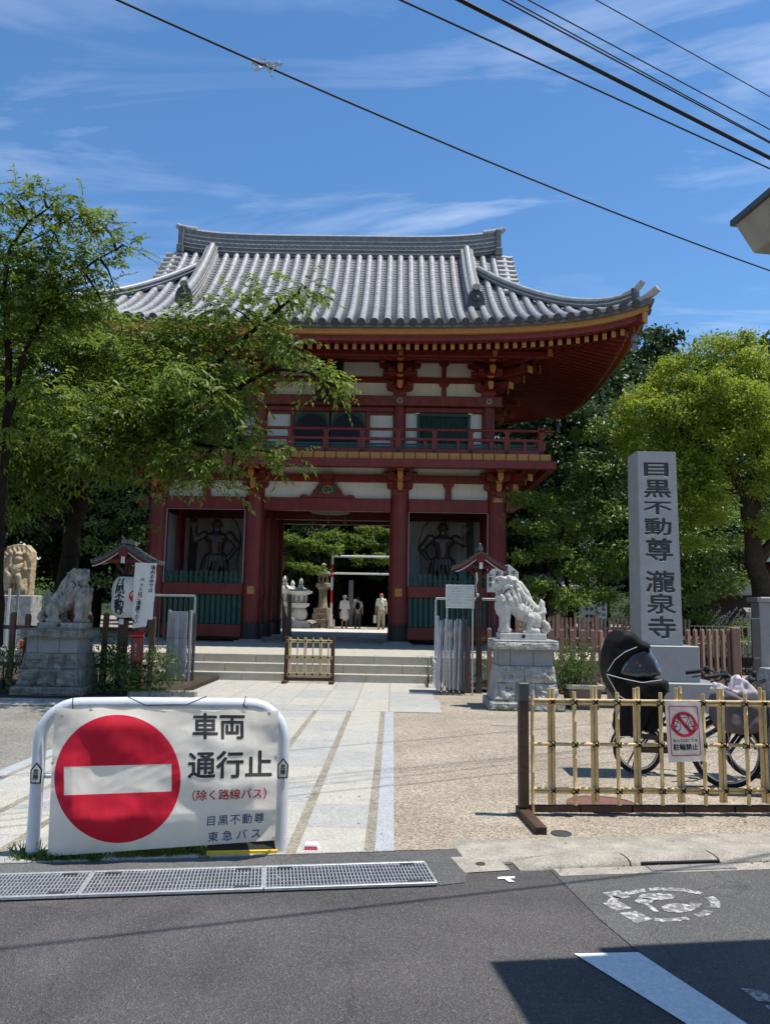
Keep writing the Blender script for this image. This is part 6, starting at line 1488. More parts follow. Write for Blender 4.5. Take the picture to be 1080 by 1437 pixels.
for k in range(6): y = 16.2+k*.16; b = MB(); b.bar((.90, y, .02), (.90, y+.05, .50), .012, .02); part('slat', b, M_WPIPE, t)
b = MB(); b.bar((.90, 16.15, .5), (.90, 17.2, .52), .03, .03); b.bar((.90, 16.15, .0), (.90, 16.15, .52), .035, .035); part('frame', b, M_WPIPE, t)
# ------------------------------------------------------------------ small roofed posts, lantern
def roofed_post(label, cx, y, z0, ztop, hw, tilem):
    t = thing('roofed_post', label, 'roofed post', (cx, y, z0)); D = .30
    H_ = ztop-z0; b = MB(); b.box((-.055, -.055, 0), (.055, .055, H_-.18)); lpart('post', b, M_BRN, t, bevel=.006); b = MB(); b.box((-.058, -.058, 0), (.058, .058, .32)); lpart('post_shoe', b, M_ALUD, t)
    def rc(s, k): return (s*hw*k, H_-.10-.36*(1-(1-k)**1.25)*1.0+.04*k*k)      # concave gable line
    n = 8; top = [rc(-1, 1-i/n) for i in range(n)]+[rc(1, i/n) for i in range(n+1)]
    b = MB(); b.prism([(x, z) for x, z in top]+[(x*.985, z-.045) for x, z in reversed(top)], -D, D); rf = lpart('roof', b, tilem, t, smooth=30)
    b = MB(); b.prism([(x*.97, z-.047) for x, z in top]+[(x*.93, z-.095) for x, z in reversed(top)], -D-.008, -D+.03); lpart('barge_board', b, M_REDD, t)
    b = MB(); b.prism([(x*.93, z-.096) for x, z in top]+[(x*.92, z-.110) for x, z in reversed(top)], -D-.012, -D+.0); lpart('white_trim', b, M_WHITE, t)
    for s in (-1, 1):
        for k in range(6):
            kk = .08+k*.16; x, z = rc(s, kk); x2, z2 = rc(s, min(1, kk+.17)); b = MB(); b.add([(x, -D-.01, z+.012), (x, D, z+.012), (x2, D, z2+.03), (x2, -D-.01, z2+.03), (x2, -D-.01, z2+.004), (x2, D, z2+.004)], [(0, 1, 2, 3), (3, 2, 5, 4), (0, 3, 4)]); o = lpart('roof_tile', b, tilem, rf, fixn=False)
    b = MB(); b.prism([(-.05, H_-.10), (.05, H_-.10), (.04, H_-.02), (-.04, H_-.02)], -D-.02, D); b.tube([(0, -D-.02, H_-.02), (-.02, -D-.06, H_+.03)], .022, 8); lpart('ridge', b, M_TILED, t)
    b = MB(); b.prism([(-.10, H_-.24), (0, H_-.20), (.10, H_-.24), (.07, H_-.33), (0, H_-.38), (-.07, H_-.33)], -D-.02, -D); b.bar((-hw*.6, -D+.06, H_-.42), (hw*.6, -D+.06, H_-.42), .05, .06); lpart('gable_ornament', b, M_REDD, t)
    b = MB(); b.box((-hw*.62, -D*.7, H_-.40), (hw*.62, D*.7, H_-.33)); lpart('cross_beam', b, M_REDD, t)
    for s in (-1, 1):
        b = MB(); b.bar((s*.05, -.06, H_-.62), (s*.28, -.06, H_-.38), .04, .05); lpart('brace', b, M_REDD, t)
    b = MB(); b.box((-.03, -D-.03, H_-.46), (.035, -D-.01, H_-.34)); lpart('tag', b, M_PAPER, t)
    return t
roofed_post('small tiled roof on a dark post right of the steps, rope and tag hanging', 1.70, 15.35, 0, P(671, 767, 15.35).z, .53, mat('brown_copper_tile', (.13, .085, .07), .5, .4, var=.3, scale=9))
roofed_post('small green tiled roof on a dark post above the paper lantern', -4.93, 14.3, .1, P(175, 757, 14.3).z, .60, mat('green_patina_tile', (.085, .105, .10), .6, .4, var=.45, scale=14))
rp_ = P(668, 805, 15.0); b = MB(); b.tube([rp_+Vector((0, 0, .02)), rp_+Vector((.01, 0, -.12)), rp_+Vector((-.01, 0, -.22)), rp_+Vector((.0, 0, -.36))], [.018, .02, .016, .012], 8); b.ball(rp_+Vector((.02, 0, -.42)), (.035, .03, .045), 10, 6)
single('hanging_rope', b, mat('pale_rope', (.45, .40, .30), .9, bump=.5, bscale=80), 'pale twisted rope with a knob hanging under the small roof right of the steps', 'rope', tuple(rp_), smooth=60)
lc = P(175.5, 838, 13.95); LR, LH = .225, .365
lt = thing('paper_lantern', 'white paper lantern with bold black characters and red swirl', 'lantern', tuple(lc))
def lr(z): k = abs(z)/LH; return LR*(1-max(0, (k-.45)/.55)**2.2*.42)
b = MB(); prof = []
n = 44
for i in range(n+1): z = -LH+2*LH*i/n; prof.append((lr(z)*(1+(.006 if i % 2 else -.004)), z))
b.lathe(prof, (0, 0, 0), 32); lpart('shade', b, M_LANT, lt, smooth=30)
b = MB(); b.lathe([(lr(LH)*.9, LH), (lr(LH)*.92, LH+.045)], (0, 0, 0), 24); b.lathe([(lr(LH)*.92, -LH-.045), (lr(LH)*.9, -LH)], (0, 0, 0), 24); lpart('collar', b, M_TIE, lt)
b = MB(); b.tube([(0, 0, LH), (.03, 0, LH+.28)], .012, 6); lpart('hanger', b, M_TIE, lt); b = MB(); b.box((-.04, -.12, -LH-.12), (.04, -.11, -LH-.02)); lpart('tag', b, M_PAPER, lt)
def wrap(me, a0, zc, off):
    for v in me.vertices: a = a0+v.co.x/LR; z = zc+v.co.y; r_ = lr(z)+off+v.co.z; v.co = Vector((math.sin(a)*r_, -math.cos(a)*r_, z))
for k, ch in enumerate('目黒不動尊'):
    me = text_mesh(ch, .155, .006, 0, sx=1.25, m=M_VBLK); wrap(me, -.12, .25-.125*k, .004); link('lettering', me, lt)
b = MB(); nn_ = 24
for a, c_, rr_, ph in ((0, 0, .11, 0),):
    b.grid(lambda u, v: (rr_*v*math.cos(2*math.pi*u), rr_*v*math.sin(2*math.pi*u), 0), 24, 4)
me = b.mesh('swirl', M_VRED, fixn=False); wrap(me, 1.12, .02, .004); link('swirl', me, lt)
b = MB()
for k in range(3):
    a0 = 2*math.pi*k/3; vs = [(.085*math.cos(a0+t*1.2)*(1-.0*t), .085*math.sin(a0+t*1.2), .001) for t in (0, .3, .6, .9)]+[(.06*math.cos(a0+t*1.2), .06*math.sin(a0+t*1.2), .001) for t in (.9, .6, .3, 0)]; b.add(vs, [tuple(range(8))])
me = b.mesh('swirl_line', M_LANT, fixn=False); wrap(me, 1.12, .02, .006); link('swirl_line', me, lt)
# cloth notice about pets
cs = thing('pet_notice_cloth', 'creased white cloth notice with two vertical lines of black writing, beside the paper lantern', 'notice', tuple(P(203, 830, 13.7)))
qc = [(190.4, 789.7), (221, 790.5), (214.8, 869.4), (186, 869.4)]
def cw(u, v):
    a = Vector(qc[0]).lerp(Vector(qc[1]), u); c = Vector(qc[3]).lerp(Vector(qc[2]), u); p = a.lerp(c, v); q = P(p.x, p.y, 13.7)
    return q+Vector((0, .028*noise.noise(Vector(((u+v)*5, (u-v)*1.2, 1)))+.012*math.sin((u*1.0+v*2.2)*9)-.02, 0))
b = MB(); b.grid(cw, 20, 44); part('cloth', b, M_PAPER, cs, smooth=180, fixn=False)
b = MB(); b.grid(lambda u, v: P(189+19*u-3*v, 868+14*v-3*u, 13.72)+Vector((0, .02*math.sin(u*7), 0)), 8, 5); part('cloth_flap', b, M_PAPER, cs, smooth=180, fixn=False)
def coltext(s_, pa, pb, h, bold, Y, par, m=M_VBLK):
    for k, ch in enumerate(s_):
        t_ = (k+.5)/len(s_); px = pa[0]+(pb[0]-pa[0])*t_; py = pa[1]+(pb[1]-pa[1])*t_; q = P(px, py, Y)
        if ch == 'ー': letter('｜', h, q, m, par, bold=bold)
        else: letter(ch, h, q, m, par, bold=bold)
coltext('境内の中では', (215.5, 794), (211, 832), .082, .0025, 13.655, cs); coltext('ペットはご遠慮下さい', (200.5, 811), (190, 876), .085, .0025, 13.655, cs)
# red offering box on its post
rbx = thing('offering_box', 'small red enamel box with hinged lid on a red post by the dark pickets', 'box', tuple(G(193, 967, .1)))
c = G(194, 966, .1); b = MB(); z1 = P(194, 872, c.y).z; b.box((c.x-.045, c.y-.02, .1), (c.x+.045, c.y+.02, z1)); part('post', b, M_POST, rbx, bevel=.005)
za, zb2 = P(192, 929, c.y).z, P(192, 893, c.y).z; xw = .092; b = MB(); b.box((c.x-.02-xw, c.y-.20, za), (c.x-.02+xw, c.y-.022, zb2)); part('box_body', b, M_POST, rbx, bevel=.02)
b = MB(); b.prism([(c.y-.235, zb2), (c.y-.02, zb2+.045), (c.y-.02, zb2+.085), (c.y-.235, zb2+.035)], c.x-.02-xw-.02, c.x-.02+xw+.02, axis='x'); part('lid', b, mat('sunlit_red_enamel', (.55, .02, .018), .3, .5), rbx, bevel=.01)
letter('お\nさ\nい\nせ\nん', .05, Vector((c.x-.02, c.y-.2015, (za+zb2)/2)), M_PAPER, rbx, line=.9)
# notice boards right of the steps
def board(name, label, px, Y, corners, legs, m=M_PAPER, th=.02, frame=None):
    pts = [P(*q, Y) for q in corners]; c = sum(pts, Vector())/len(pts); t = thing(name, label, 'sign', (c.x, Y, 0))
    b = MB(); b.prism([(p.x, p.z) for p in pts], Y, Y+th); part('board', b, m, t)
    for lx, zt2, zb3, r_ in legs: b = MB(); b.box((lx-r_, Y+th, zb3), (lx+r_, Y+th+2*r_, zt2)); part('leg', b, M_GALV, t)
    return t
Y = 14.9; l_, r_ = P(627, 850, Y).x, P(663, 850, Y).x
t = board('notice_board', 'white framed notice board on two steel legs before the folded gate', 0, Y, [(626, 822), (664, 822), (664, 852), (626, 852)], [(l_, P(627, 821, Y).z, 0, .014), (r_, P(663, 821, Y).z, 0, .014)])
b = MB(); x0, x1, z0, z1 = P(625, 853, Y).x, P(665, 853, Y).x, P(645, 853.5, Y).z, P(645, 820.5, Y).z
for a in ((x0, z0, x1, z0+.022), (x0, z1-.022, x1, z1), (x0, z0+.022, x0+.022, z1-.022), (x1-.022, z0+.022, x1, z1-.022)): b.box((a[0], Y-.012, a[1]), (a[2], Y+.022, a[3]))
part('frame', b, M_SILV, t)
for k in range(6): letter('境内は禁煙です。火の用心。'[:12-(k*3) % 4], .038, Vector(((x0+x1)/2, Y-.0015, z1-.075-k*.055)), mat('faint_grey_print', (.32, .33, .35), .7), t)
Y = 16.2; t = board('votive_notice', 'white peaked board with columns of black writing behind the small roofed post', 0, Y, [(683, 831), (683, 799), (714, 792), (727, 803), (727, 831)][::1], [(P(705, 830, Y).x, P(705, 831, Y).z, 0, .03)])
Yt = Y-.002
coltext('千社札', (720.5, 801), (720.5, 826), .115, .004, Yt, t); coltext('固く', (709.5, 801), (709.5, 818), .115, .004, Yt, t); coltext('お断り', (698.5, 801), (698.5, 826), .115, .004, Yt, t); coltext('します', (687.5, 801), (687.5, 826), .115, .004, Yt, t)
Y = 14.2; t = board('no_dogs_sign', 'small white sign with a crossed out ring seen under the bright lion', 0, Y, [(745, 866), (760, 866), (766, 872), (766, 893), (745, 893)], [(P(755, 890, Y).x, P(755, 893, Y).z, 0, .02)])
c = P(754, 884, Y)+Vector((0, -.006, 0)); b = MB(); b.tube([c+Vector((.055*math.cos(a), 0, .065*math.sin(a))) for a in [2*math.pi*i/16 for i in range(17)]], .007, 5); b.bar(c+Vector((-.04, 0, .045)), c+Vector((.04, 0, -.045)), .01, .012, up=(0, 1, 0)); part('ring', b, M_PRED, t)
b = MB(); b.ball(c+Vector((0, .002, 0)), (.03, .004, .016), 8, 5); b.box((c.x-.025, c.y, c.z-.035), (c.x-.015, c.y+.004, c.z)); b.box((c.x+.012, c.y, c.z-.035), (c.x+.022, c.y+.004, c.z)); part('dog_mark', b, M_VBLK, t)
for nm, cs_, txt, Y, lb in (('court_notice', [(816, 849), (834, 848), (834, 872), (816, 873)], ('拝観', '時間'), 22.4, 'white notice with lines of writing beyond the fence, the left of two'), ('court_notice', [(838, 843), (851, 843), (851, 869), (838, 869)], ('御朱印', '受付'), 22.0, 'white notice with bold lower writing beyond the fence, the right of two')):
    t = board(nm, lb, 0, Y, cs_, [(P(cs_[3][0]+6, 870, Y).x, P(cs_[3][0], 870, Y).z, 0, .03)]); t['group'] = 'white notices beyond the fence'
    for k, s_ in enumerate(txt): coltext(s_, (cs_[1][0]-4.5-k*6.5, cs_[0][1]+1), (cs_[1][0]-4.5-k*6.5, cs_[2][1]-2), .10, .004, Y-.002, t)
# ------------------------------------------------------------------ small bamboo barrier on the steps
sb = thing('small_bamboo_barrier', 'small bamboo lattice barrier between two brown posts standing before the stone steps', 'barrier', (-1.77, 16.72, 0))
Y = 16.72; xa, xb = P(401, 950, Y).x, P(466, 950, Y).x; z1 = P(430, 893, Y).z
for x in (xa, xb):
    b = MB(); b.box((x-.04, Y-.04, .0), (x+.04, Y+.04, z1)); part('post', b, M_BRN, sb, bevel=.005); b = MB(); b.box((x-.05, Y-.32, .0), (x+.05, Y+.15, .07)); part('foot', b, M_BRN, sb, bevel=.004)
b = MB(); b.box((xa, Y-.02, .06), (xb, Y+.02, .12)); part('bottom_rail', b, M_BRN, sb)
for z in (z1-.10, z1-.44, z1-.80):
    for o in (-.02, .02): b = MB(); b.tube([(xa, Y-.03, z+o), (xb, Y-.03, z+o)], .013, 7); part('bamboo_pole', b, M_BAMB, sb, smooth=50)
for k in range(6):
    x = xa+(xb-xa)*(k+.45)/6
    for o in ((-.018, .018) if k % 2 == 0 else (0,)): b = MB(); b.tube([(x+o, Y-.05, .16), (x+o, Y-.05, z1-.02)], .015, 7); part('bamboo_pole', b, M_BAMB, sb, smooth=50)
    for z in (z1-.10, z1-.44, z1-.80): b = MB(); b.ball((x, Y-.07, z), .022, 7, 5); part('cord_tie', b, M_TIE, sb)
# ------------------------------------------------------------------ stone relief on the left
Y = 18.0; c = P(21, 835, Y); B = Blob(); w_, h_ = .34, P(21, 763, Y).z-c.z
B.prism([(-w_, 0), (w_, 0), (w_*1.02, h_*.5), (w_*.98, h_*.85), (w_*.55, h_*.98), (-w_*.1, h_), (-w_*.75, h_*.95), (-w_*1.0, h_*.8), (-w_*1.05, h_*.4)], .0, .25)
f = lambda x, z, y=0: Vector((x, -.03+y, z))
B.ball(f(.05, h_*.70), (.09, .10, .10)); B.ball(f(.05, h_*.79), (.10, .08, .06)); B.ball(f(.03, h_*.50), (.15, .12, .17)); B.cap(f(-.08, h_*.58), f(-.20, h_*.46, -.05), .06, .05); B.cap(f(-.20, h_*.46, -.05), f(-.12, h_*.36, -.08), .05, .04)
B.cap(f(.14, h_*.58), f(.24, h_*.5, -.05), .06, .05); B.cap(f(.24, h_*.5, -.05), f(.22, h_*.64, -.05), .045, .03); B.cap(f(-.10, h_*.36, -.04), f(-.16, h_*.12, -.04), .09, .07); B.cap(f(.10, h_*.36, -.04), f(.18, h_*.12, -.04), .09, .07); B.cap(f(-.12, h_*.56, -.06), f(-.10, h_*.85, -.04), .025, .015)
for k in range(7): B.cap(f(-.24+.08*k, h_*.3, -.02), f(-.28+.09*k, h_*.03, 0), .03, .02)
for k in range(10): a = k*math.pi/9; B.chain([f(.3*math.cos(a), h_*.66+.22*math.sin(a), .02), f(.34*math.cos(a+.2), h_*.70+.30*math.sin(a+.2), .03)], [.035, .012])
rs = thing('stone_relief', 'tan sandstone relief of a seated deity with sword on a pale plinth', 'relief', (c.x, Y, .3))
me = remeshed(B, .016, 1, 'relief', M_SAND, disp=.01, dscale=14); me.transform(Matrix.Translation((0, 0, c.z-.3))); link('relief', me, rs)
b = MB(); b.box((c.x-.55, Y-.15, .3), (c.x+.48, Y+.4, c.z)); part('plinth', b, M_STONE, rs, bevel=.02)
for px in (10, 22): b = MB(); p0 = P(px, 858, 17.3); p1 = P(px+5.5, 826, 17.3); b.box((p0.x, 17.3, .3), (p1.x, 17.33, p1.z)); single('offering_plaque', b, M_STONEM if px == 22 else M_PAPER, 'white plaque standing against the relief plinth, %s' % ('the left one' if px == 10 else 'the right one'), 'plaque', (p0.x, 17.3, .3), group='plaques before the stone relief')
b = MB(); p0 = P(36, 857, 17.6); b.tube([(p0.x, 17.6, .3), (p0.x, 17.6, .75)], .07, 12); single('traffic_cone_stub', b, mat('orange_plastic', (.7, .09, .02), .4), 'small orange marker beside the plinth of the tan relief', 'marker', (p0.x, 17.6, .3))
# ------------------------------------------------------------------ planter
pt = thing('planter', 'square brown planter holding a leafy shrub right of the bright lion pedestal', 'planter', (3.22, 13.35, 0))
b = MB(); b.add([(2.98, 13.1, .0), (3.44, 13.1, 0), (3.44, 13.55, 0), (2.98, 13.55, 0), (2.93, 13.05, .36), (3.49, 13.05, .36), (3.49, 13.6, .36), (2.93, 13.6, .36)], [(0, 3, 2, 1), (0, 1, 5, 4), (1, 2, 6, 5), (2, 3, 7, 6), (3, 0, 4, 7), (4, 5, 6, 7)]); part('pot', b, mat('brown_resin', (.16, .12, .09), .7, .3), pt, bevel=.01)
b = MB()
for a in ((2.90, 13.02, 3.52, 13.07), (2.90, 13.58, 3.52, 13.63), (2.90, 13.07, 2.95, 13.58), (3.47, 13.07, 3.52, 13.58)): b.box((a[0], a[1], .34), (a[2], a[3], .41))
part('rim', b, mat('pale_resin_rim', (.42, .36, .29), .7, .3), pt, bevel=.006)
# ------------------------------------------------------------------ right background: pillar, leaf, metal fence, wall, hall
gpz = thing('gate_pillar', 'grey stone gate pillar with a flat cap at the right edge beyond the fence', 'pillar', (10.6, 21, 0)); p0 = P(1068, 935, 21)
b = MB(); b.box((p0.x, 21, 0), (p0.x+.6, 21.5, P(1068, 845, 21).z)); part('shaft', b, M_GRAND, gpz, bevel=.01); b = MB(); b.box((p0.x-.08, 20.92, P(1068, 845, 21).z), (p0.x+.68, 21.58, P(1068, 838, 21).z)); part('cap', b, M_GRAND, gpz, bevel=.02)
b = MB(); p1 = P(1056, 930, 20.6); b.box((p1.x, 20.6, .05), (p1.x+.22, 20.66, P(1056, 868, 20.6).z)); b.box((p1.x+.02, 20.58, .4), (p1.x+.2, 20.6, .5)); single('gate_leaf', b, M_ALUD, 'narrow dark steel gate leaf beside the grey stone gate pillar', 'gate', (p1.x, 20.6, 0), bevel=.004)
mf = thing('tube_fence', 'pale yellow metal tube fence among the weeds beyond the slanting pickets', 'fence', (10, 24, .3)); Y = 24.2; xa, xb = P(965, 880, Y).x, P(1066, 880, Y).x; zt_2, zb_2 = P(1000, 879, Y).z, P(1000, 900, Y).z
M_TUBE = mat('pale_yellow_paint', (.55, .52, .33), .5)
for z in (zt_2, zb_2): b = MB(); b.tube([(xa, Y, z), (xb, Y, z)], .022, 6); part('rail', b, M_TUBE, mf, smooth=50)
for k in range(13): x = xa+(xb-xa)*k/12; b = MB(); b.tube([(x, Y, .2), (x, Y, zt_2+(.05 if k % 4 == 0 else 0))], .016 if k % 4 else .026, 6); part('upright', b, M_TUBE, mf, smooth=50)
hall = thing('side_hall', 'dark temple hall with a patina green roof behind the trees at the right', 'building', (17, 36, .3))
M_PAT = mat('green_copper_patina', (.30, .42, .36), .6, .3, var=.15)
b = MB(); b.box((13.2, 33, .3), (28, 42, 4.0)); part('wall', b, mat('dark_timber_wall', (.03, .022, .018), .8), hall)
b = MB(); b.prism([(12.6, 3.9), (14.5, 4.6), (17, 6.0), (20, 7.6), (24, 6.0), (29, 4.1), (29, 3.9), (12.6, 3.75)], 31.2, 43); part('roof', b, M_PAT, hall, smooth=20)
for k in range(20): x = 12.9+k*.8; b = MB(); b.box((x-.06, 31.3, 3.6), (x+.06, 33, 3.78)); part('rafter', b, M_REDD, hall)
b = MB(); b.prism([(11.6, 2.55), (12.2, 2.85), (13.2, 3.0), (14.3, 2.85), (15, 2.5), (15, 2.42), (11.6, 2.42)], 31, 33); part('porch_canopy', b, M_STONEM, hall, smooth=30)
wl = thing('garden_wall', 'low white wall with a dark coping between the weeds and the grey pillar', 'wall', (12, 26, .2)); Y = 26.0; xa, xb = P(1051, 880, Y).x, P(1100, 880, Y).x
b = MB(); b.box((xa, Y, .2), (xb, Y+.2, P(1060, 859, Y).z)); part('wall_body', b, M_WHITE, wl); b = MB(); b.prism([(Y-.15, P(1060, 859, Y).z), (Y+.35, P(1060, 859, Y).z), (Y+.1, P(1060, 853, Y).z)], xa-.15, xb, axis='x'); part('coping', b, M_TILED, wl)
sh = thing('pale_roofed_shelter', 'low pale roofed shelter half hidden by maple leaves right of the gate', 'building', (6.6, 29, .3)); Y = 29
b = MB(); a, c = P(738, 815, Y), P(800, 795, Y); b.prism([(Y-.8, a.z-.2), (Y+3, c.z+.7), (Y+3, c.z+.55), (Y-.8, a.z-.32)], a.x, c.x+.3, axis='x'); part('roof', b, mat('pale_sheet_roof', (.45, .46, .46), .6), sh)
b = MB(); b.box((a.x+.3, Y+1, .3), (c.x, Y+3, a.z)); part('wall', b, M_ALUD, sh)
for k in range(3): b = MB(); x = a.x+.3+k*.8; b.box((x-.05, Y-.5, .3), (x+.05, Y-.4, a.z)); part('shelter_post', b, M_STONEM, sh)
# ------------------------------------------------------------------ foliage
def unit(a): return a/np.maximum(1e-9, np.linalg.norm(a, axis=1, keepdims=True))
def leaf_arrays(c, ax, nr, ln, wd, fold=.25):
    """four points per leaf: stem, two sides, tip, folded along the rib"""
    ax = unit(ax); sd_ = unit(np.cross(ax, nr)); nn_ = np.cross(sd_, ax); ln = ln[:, None]; wd = wd[:, None]
    v = np.empty((len(c), 4, 3)); v[:, 0] = c; v[:, 2] = c+ax*ln-nn_*ln*.12; m = c+ax*ln*.42; v[:, 1] = m+sd_*wd*.5+nn_*wd*fold; v[:, 3] = m-sd_*wd*.5+nn_*wd*fold
    return v.reshape(-1, 3)
def leaf_mesh(name, V, m):
    n = len(V)//4; base_ = np.arange(n)[:, None]*4; T = (base_+np.array([[0, 1, 2, 0, 2, 3]])).reshape(-1, 3)
    me = bpy.data.meshes.new(name); me.vertices.add(len(V)); me.vertices.foreach_set('co', V.astype('f').ravel()); me.loops.add(len(T)*3); me.loops.foreach_set('vertex_index', T.astype('i').ravel())
    me.polygons.add(len(T)); me.polygons.foreach_set('loop_start', np.arange(0, len(T)*3, 3, dtype='i')); me.update(); me.validate(); me.materials.append(m); return me
def in_shell(n, lo=.35):
    d = unit(RNG.normal(size=(n, 3))); return d, RNG.uniform(lo**3, 1, (n, 1))**(1/3)
def sprays(clumps, per, nl, sl, ll, lw, droop=.62, flat=.8, ragged=.25):
    """clumps: (centre, radius, weight). leafy shoots growing out of each clump"""
    V = []; tw = []
    for c, r_, w in clumps:
        n = max(4, int(per*w*(r_**2))); d, k = in_shell(n, .4); d[:, 2] *= flat
        o = np.array(c)+d*k*r_*(1+ragged*RNG.normal(size=(n, 1)))
        dr = unit(d*np.array([1, 1, .5])+RNG.normal(size=(n, 3))*.45+np.array([0, 0, .12])); L_ = sl*RNG.uniform(.6, 1.25, (n, 1))
        t = (np.arange(nl)+.6)/nl
        P_ = o[:, None, :]+dr[:, None, :]*(L_*t[None, :])[:, :, None]; P_[:, :, 2] -= (L_*.32*t[None, :]**2)
        sgn = np.where(np.arange(nl) % 2 == 0, 1, -1)[None, :, None]
        side = unit(np.cross(dr, np.array([[0, 0, 1.]])+RNG.normal(size=(n, 3))*.25))
        tip = (np.arange(nl) == nl-1)[None, :, None]
        ax = np.where(tip, dr[:, None, :], side[:, None, :]*sgn*.9+dr[:, None, :]*.65)+RNG.normal(size=(n, nl, 3))*.22; ax[:, :, 2] -= droop
        nr = np.array([0, 0, 1.])+RNG.normal(size=(n, nl, 3))*.45+d[:, None, :]*.3
        s_ = ll*RNG.uniform(.5, 1.3, (n, nl))*RNG.uniform(.75, 1.15, (n, 1))
        V.append(leaf_arrays(P_.reshape(-1, 3), ax.reshape(-1, 3), nr.reshape(-1, 3), s_.ravel(), s_.ravel()*lw)); tw.append((o, P_[:, -1]))
    return np.concatenate(V), tw
def scatter(clumps, per, ll, lw, flat=.75, lo=.5, bumps=5, up=.6):
    """far crowns: leaves gathered in tufts on each clump's outer shell"""
    V = []
    for c, r_, w in clumps:
        nt_ = max(6, int(bumps*w*r_*r_)); d, k = in_shell(nt_, lo); d[:, 2] *= flat; tc_ = np.array(c)+d*k*r_
        n = max(20, int(per*w*r_*r_)); i = RNG.integers(0, nt_, n); off = RNG.normal(size=(n, 3))*np.array([.20, .20, .11])*max(.5, r_)**.5
        p = tc_[i]+off; out = unit(d[i]*.6+unit(off)*.4); ax = unit(RNG.normal(size=(n, 3))+out*.5+np.array([0, 0, -.35])); nr = RNG.normal(size=(n, 3))*.55+out*.5+np.array([0, 0, up])
        s_ = ll*RNG.uniform(.6, 1.3, n); V.append(leaf_arrays(p, ax, nr, s_, s_*lw))
    return np.concatenate(V)
def limb(b, pts, r0, r1, seg=8, wob=.06, sd0=0):
    pts = [Vector(p) for p in pts]; P_ = []; n = 5
    for i in range(len(pts)-1):
        for k in range(n): q = pts[i].lerp(pts[i+1], k/n); P_.append(q+Vector([wob*noise.noise(q*1.7+Vector((a*7+sd0, 0, 0))) for a in range(3)]))
    P_.append(pts[-1]); m = len(P_); b.tube(P_, [r0+(r1-r0)*(i/(m-1))**.8 for i in range(m)], seg)
def near_branch(b, o, nodes, r=.012):
    q = min(nodes, key=lambda p: (p-o).length); m = q.lerp(o, .55)+Vector((0, 0, .06)); b.tube([q, m, o], [r*1.5, r, r*.4], 4, cap=False)
def PP3(l): return [P(*q) for q in l]
def clp(lst): return [(P(a, b_, Y), r_*Y/1080, w) for a, b_, r_, Y, w in lst]

ML1 = leafmat('cherry_leaf', (.038, .078, .012), (.185, .27, .034), .42); ML2 = leafmat('camphor_leaf', (.085, .145, .012), (.29, .37, .04), .44, rough=.5)
ML3 = leafmat('broad_glossy_leaf', (.05, .115, .022), (.16, .25, .05), .36, rough=.38, spec=.5); ML4 = leafmat('dark_evergreen_leaf', (.018, .040, .012), (.055, .095, .026), .25)
ML5 = leafmat('maple_leaf', (.05, .10, .014), (.16, .24, .035), .45, rough=.55); ML6 = leafmat('shrub_leaf', (.035, .07, .014), (.12, .19, .04), .35); ML7 = leafmat('grass_blade', (.06, .11, .015), (.16, .23, .045), .35)
def tree(label, trunk, limbs, V, lm, bark, r0, cat='tree', name='tree', group=None, twl=None, nodes=None, kindname='crown', twig_r=.006):
    loc = tuple(trunk[0]); t = thing(name, label, cat, loc, 0, group)
    b = MB(); limb(b, trunk, r0, r0*.55, 10)
    for l_ in limbs: limb(b, l_[0], l_[1], l_[2], 7)
    nd = []
    for l_ in [(trunk, 0, 0)]+list(limbs):
        for i in range(len(l_[0])-1):
            for k in range(4): nd.append(Vector(l_[0][i]).lerp(Vector(l_[0][i+1]), k/4))
    if nodes:
        for c in nodes: near_branch(b, Vector(c), nd, .016)
    part('trunk', b, bark, t, smooth=50)
    if twl:
        b = MB()
        for o, e in twl:
            for i in range(len(o)): b.tube([o[i], (o[i]+e[i])/2+np.array([0, 0, .02]), e[i]], [twig_r, twig_r*.7, twig_r*.3], 3, cap=False)
        part('twigs', b, bark, t, fixn=False, kind='stuff')
    me = leaf_mesh(kindname, V-np.array(loc), lm); o = link(kindname, me, t); o['kind'] = 'stuff'
    return t
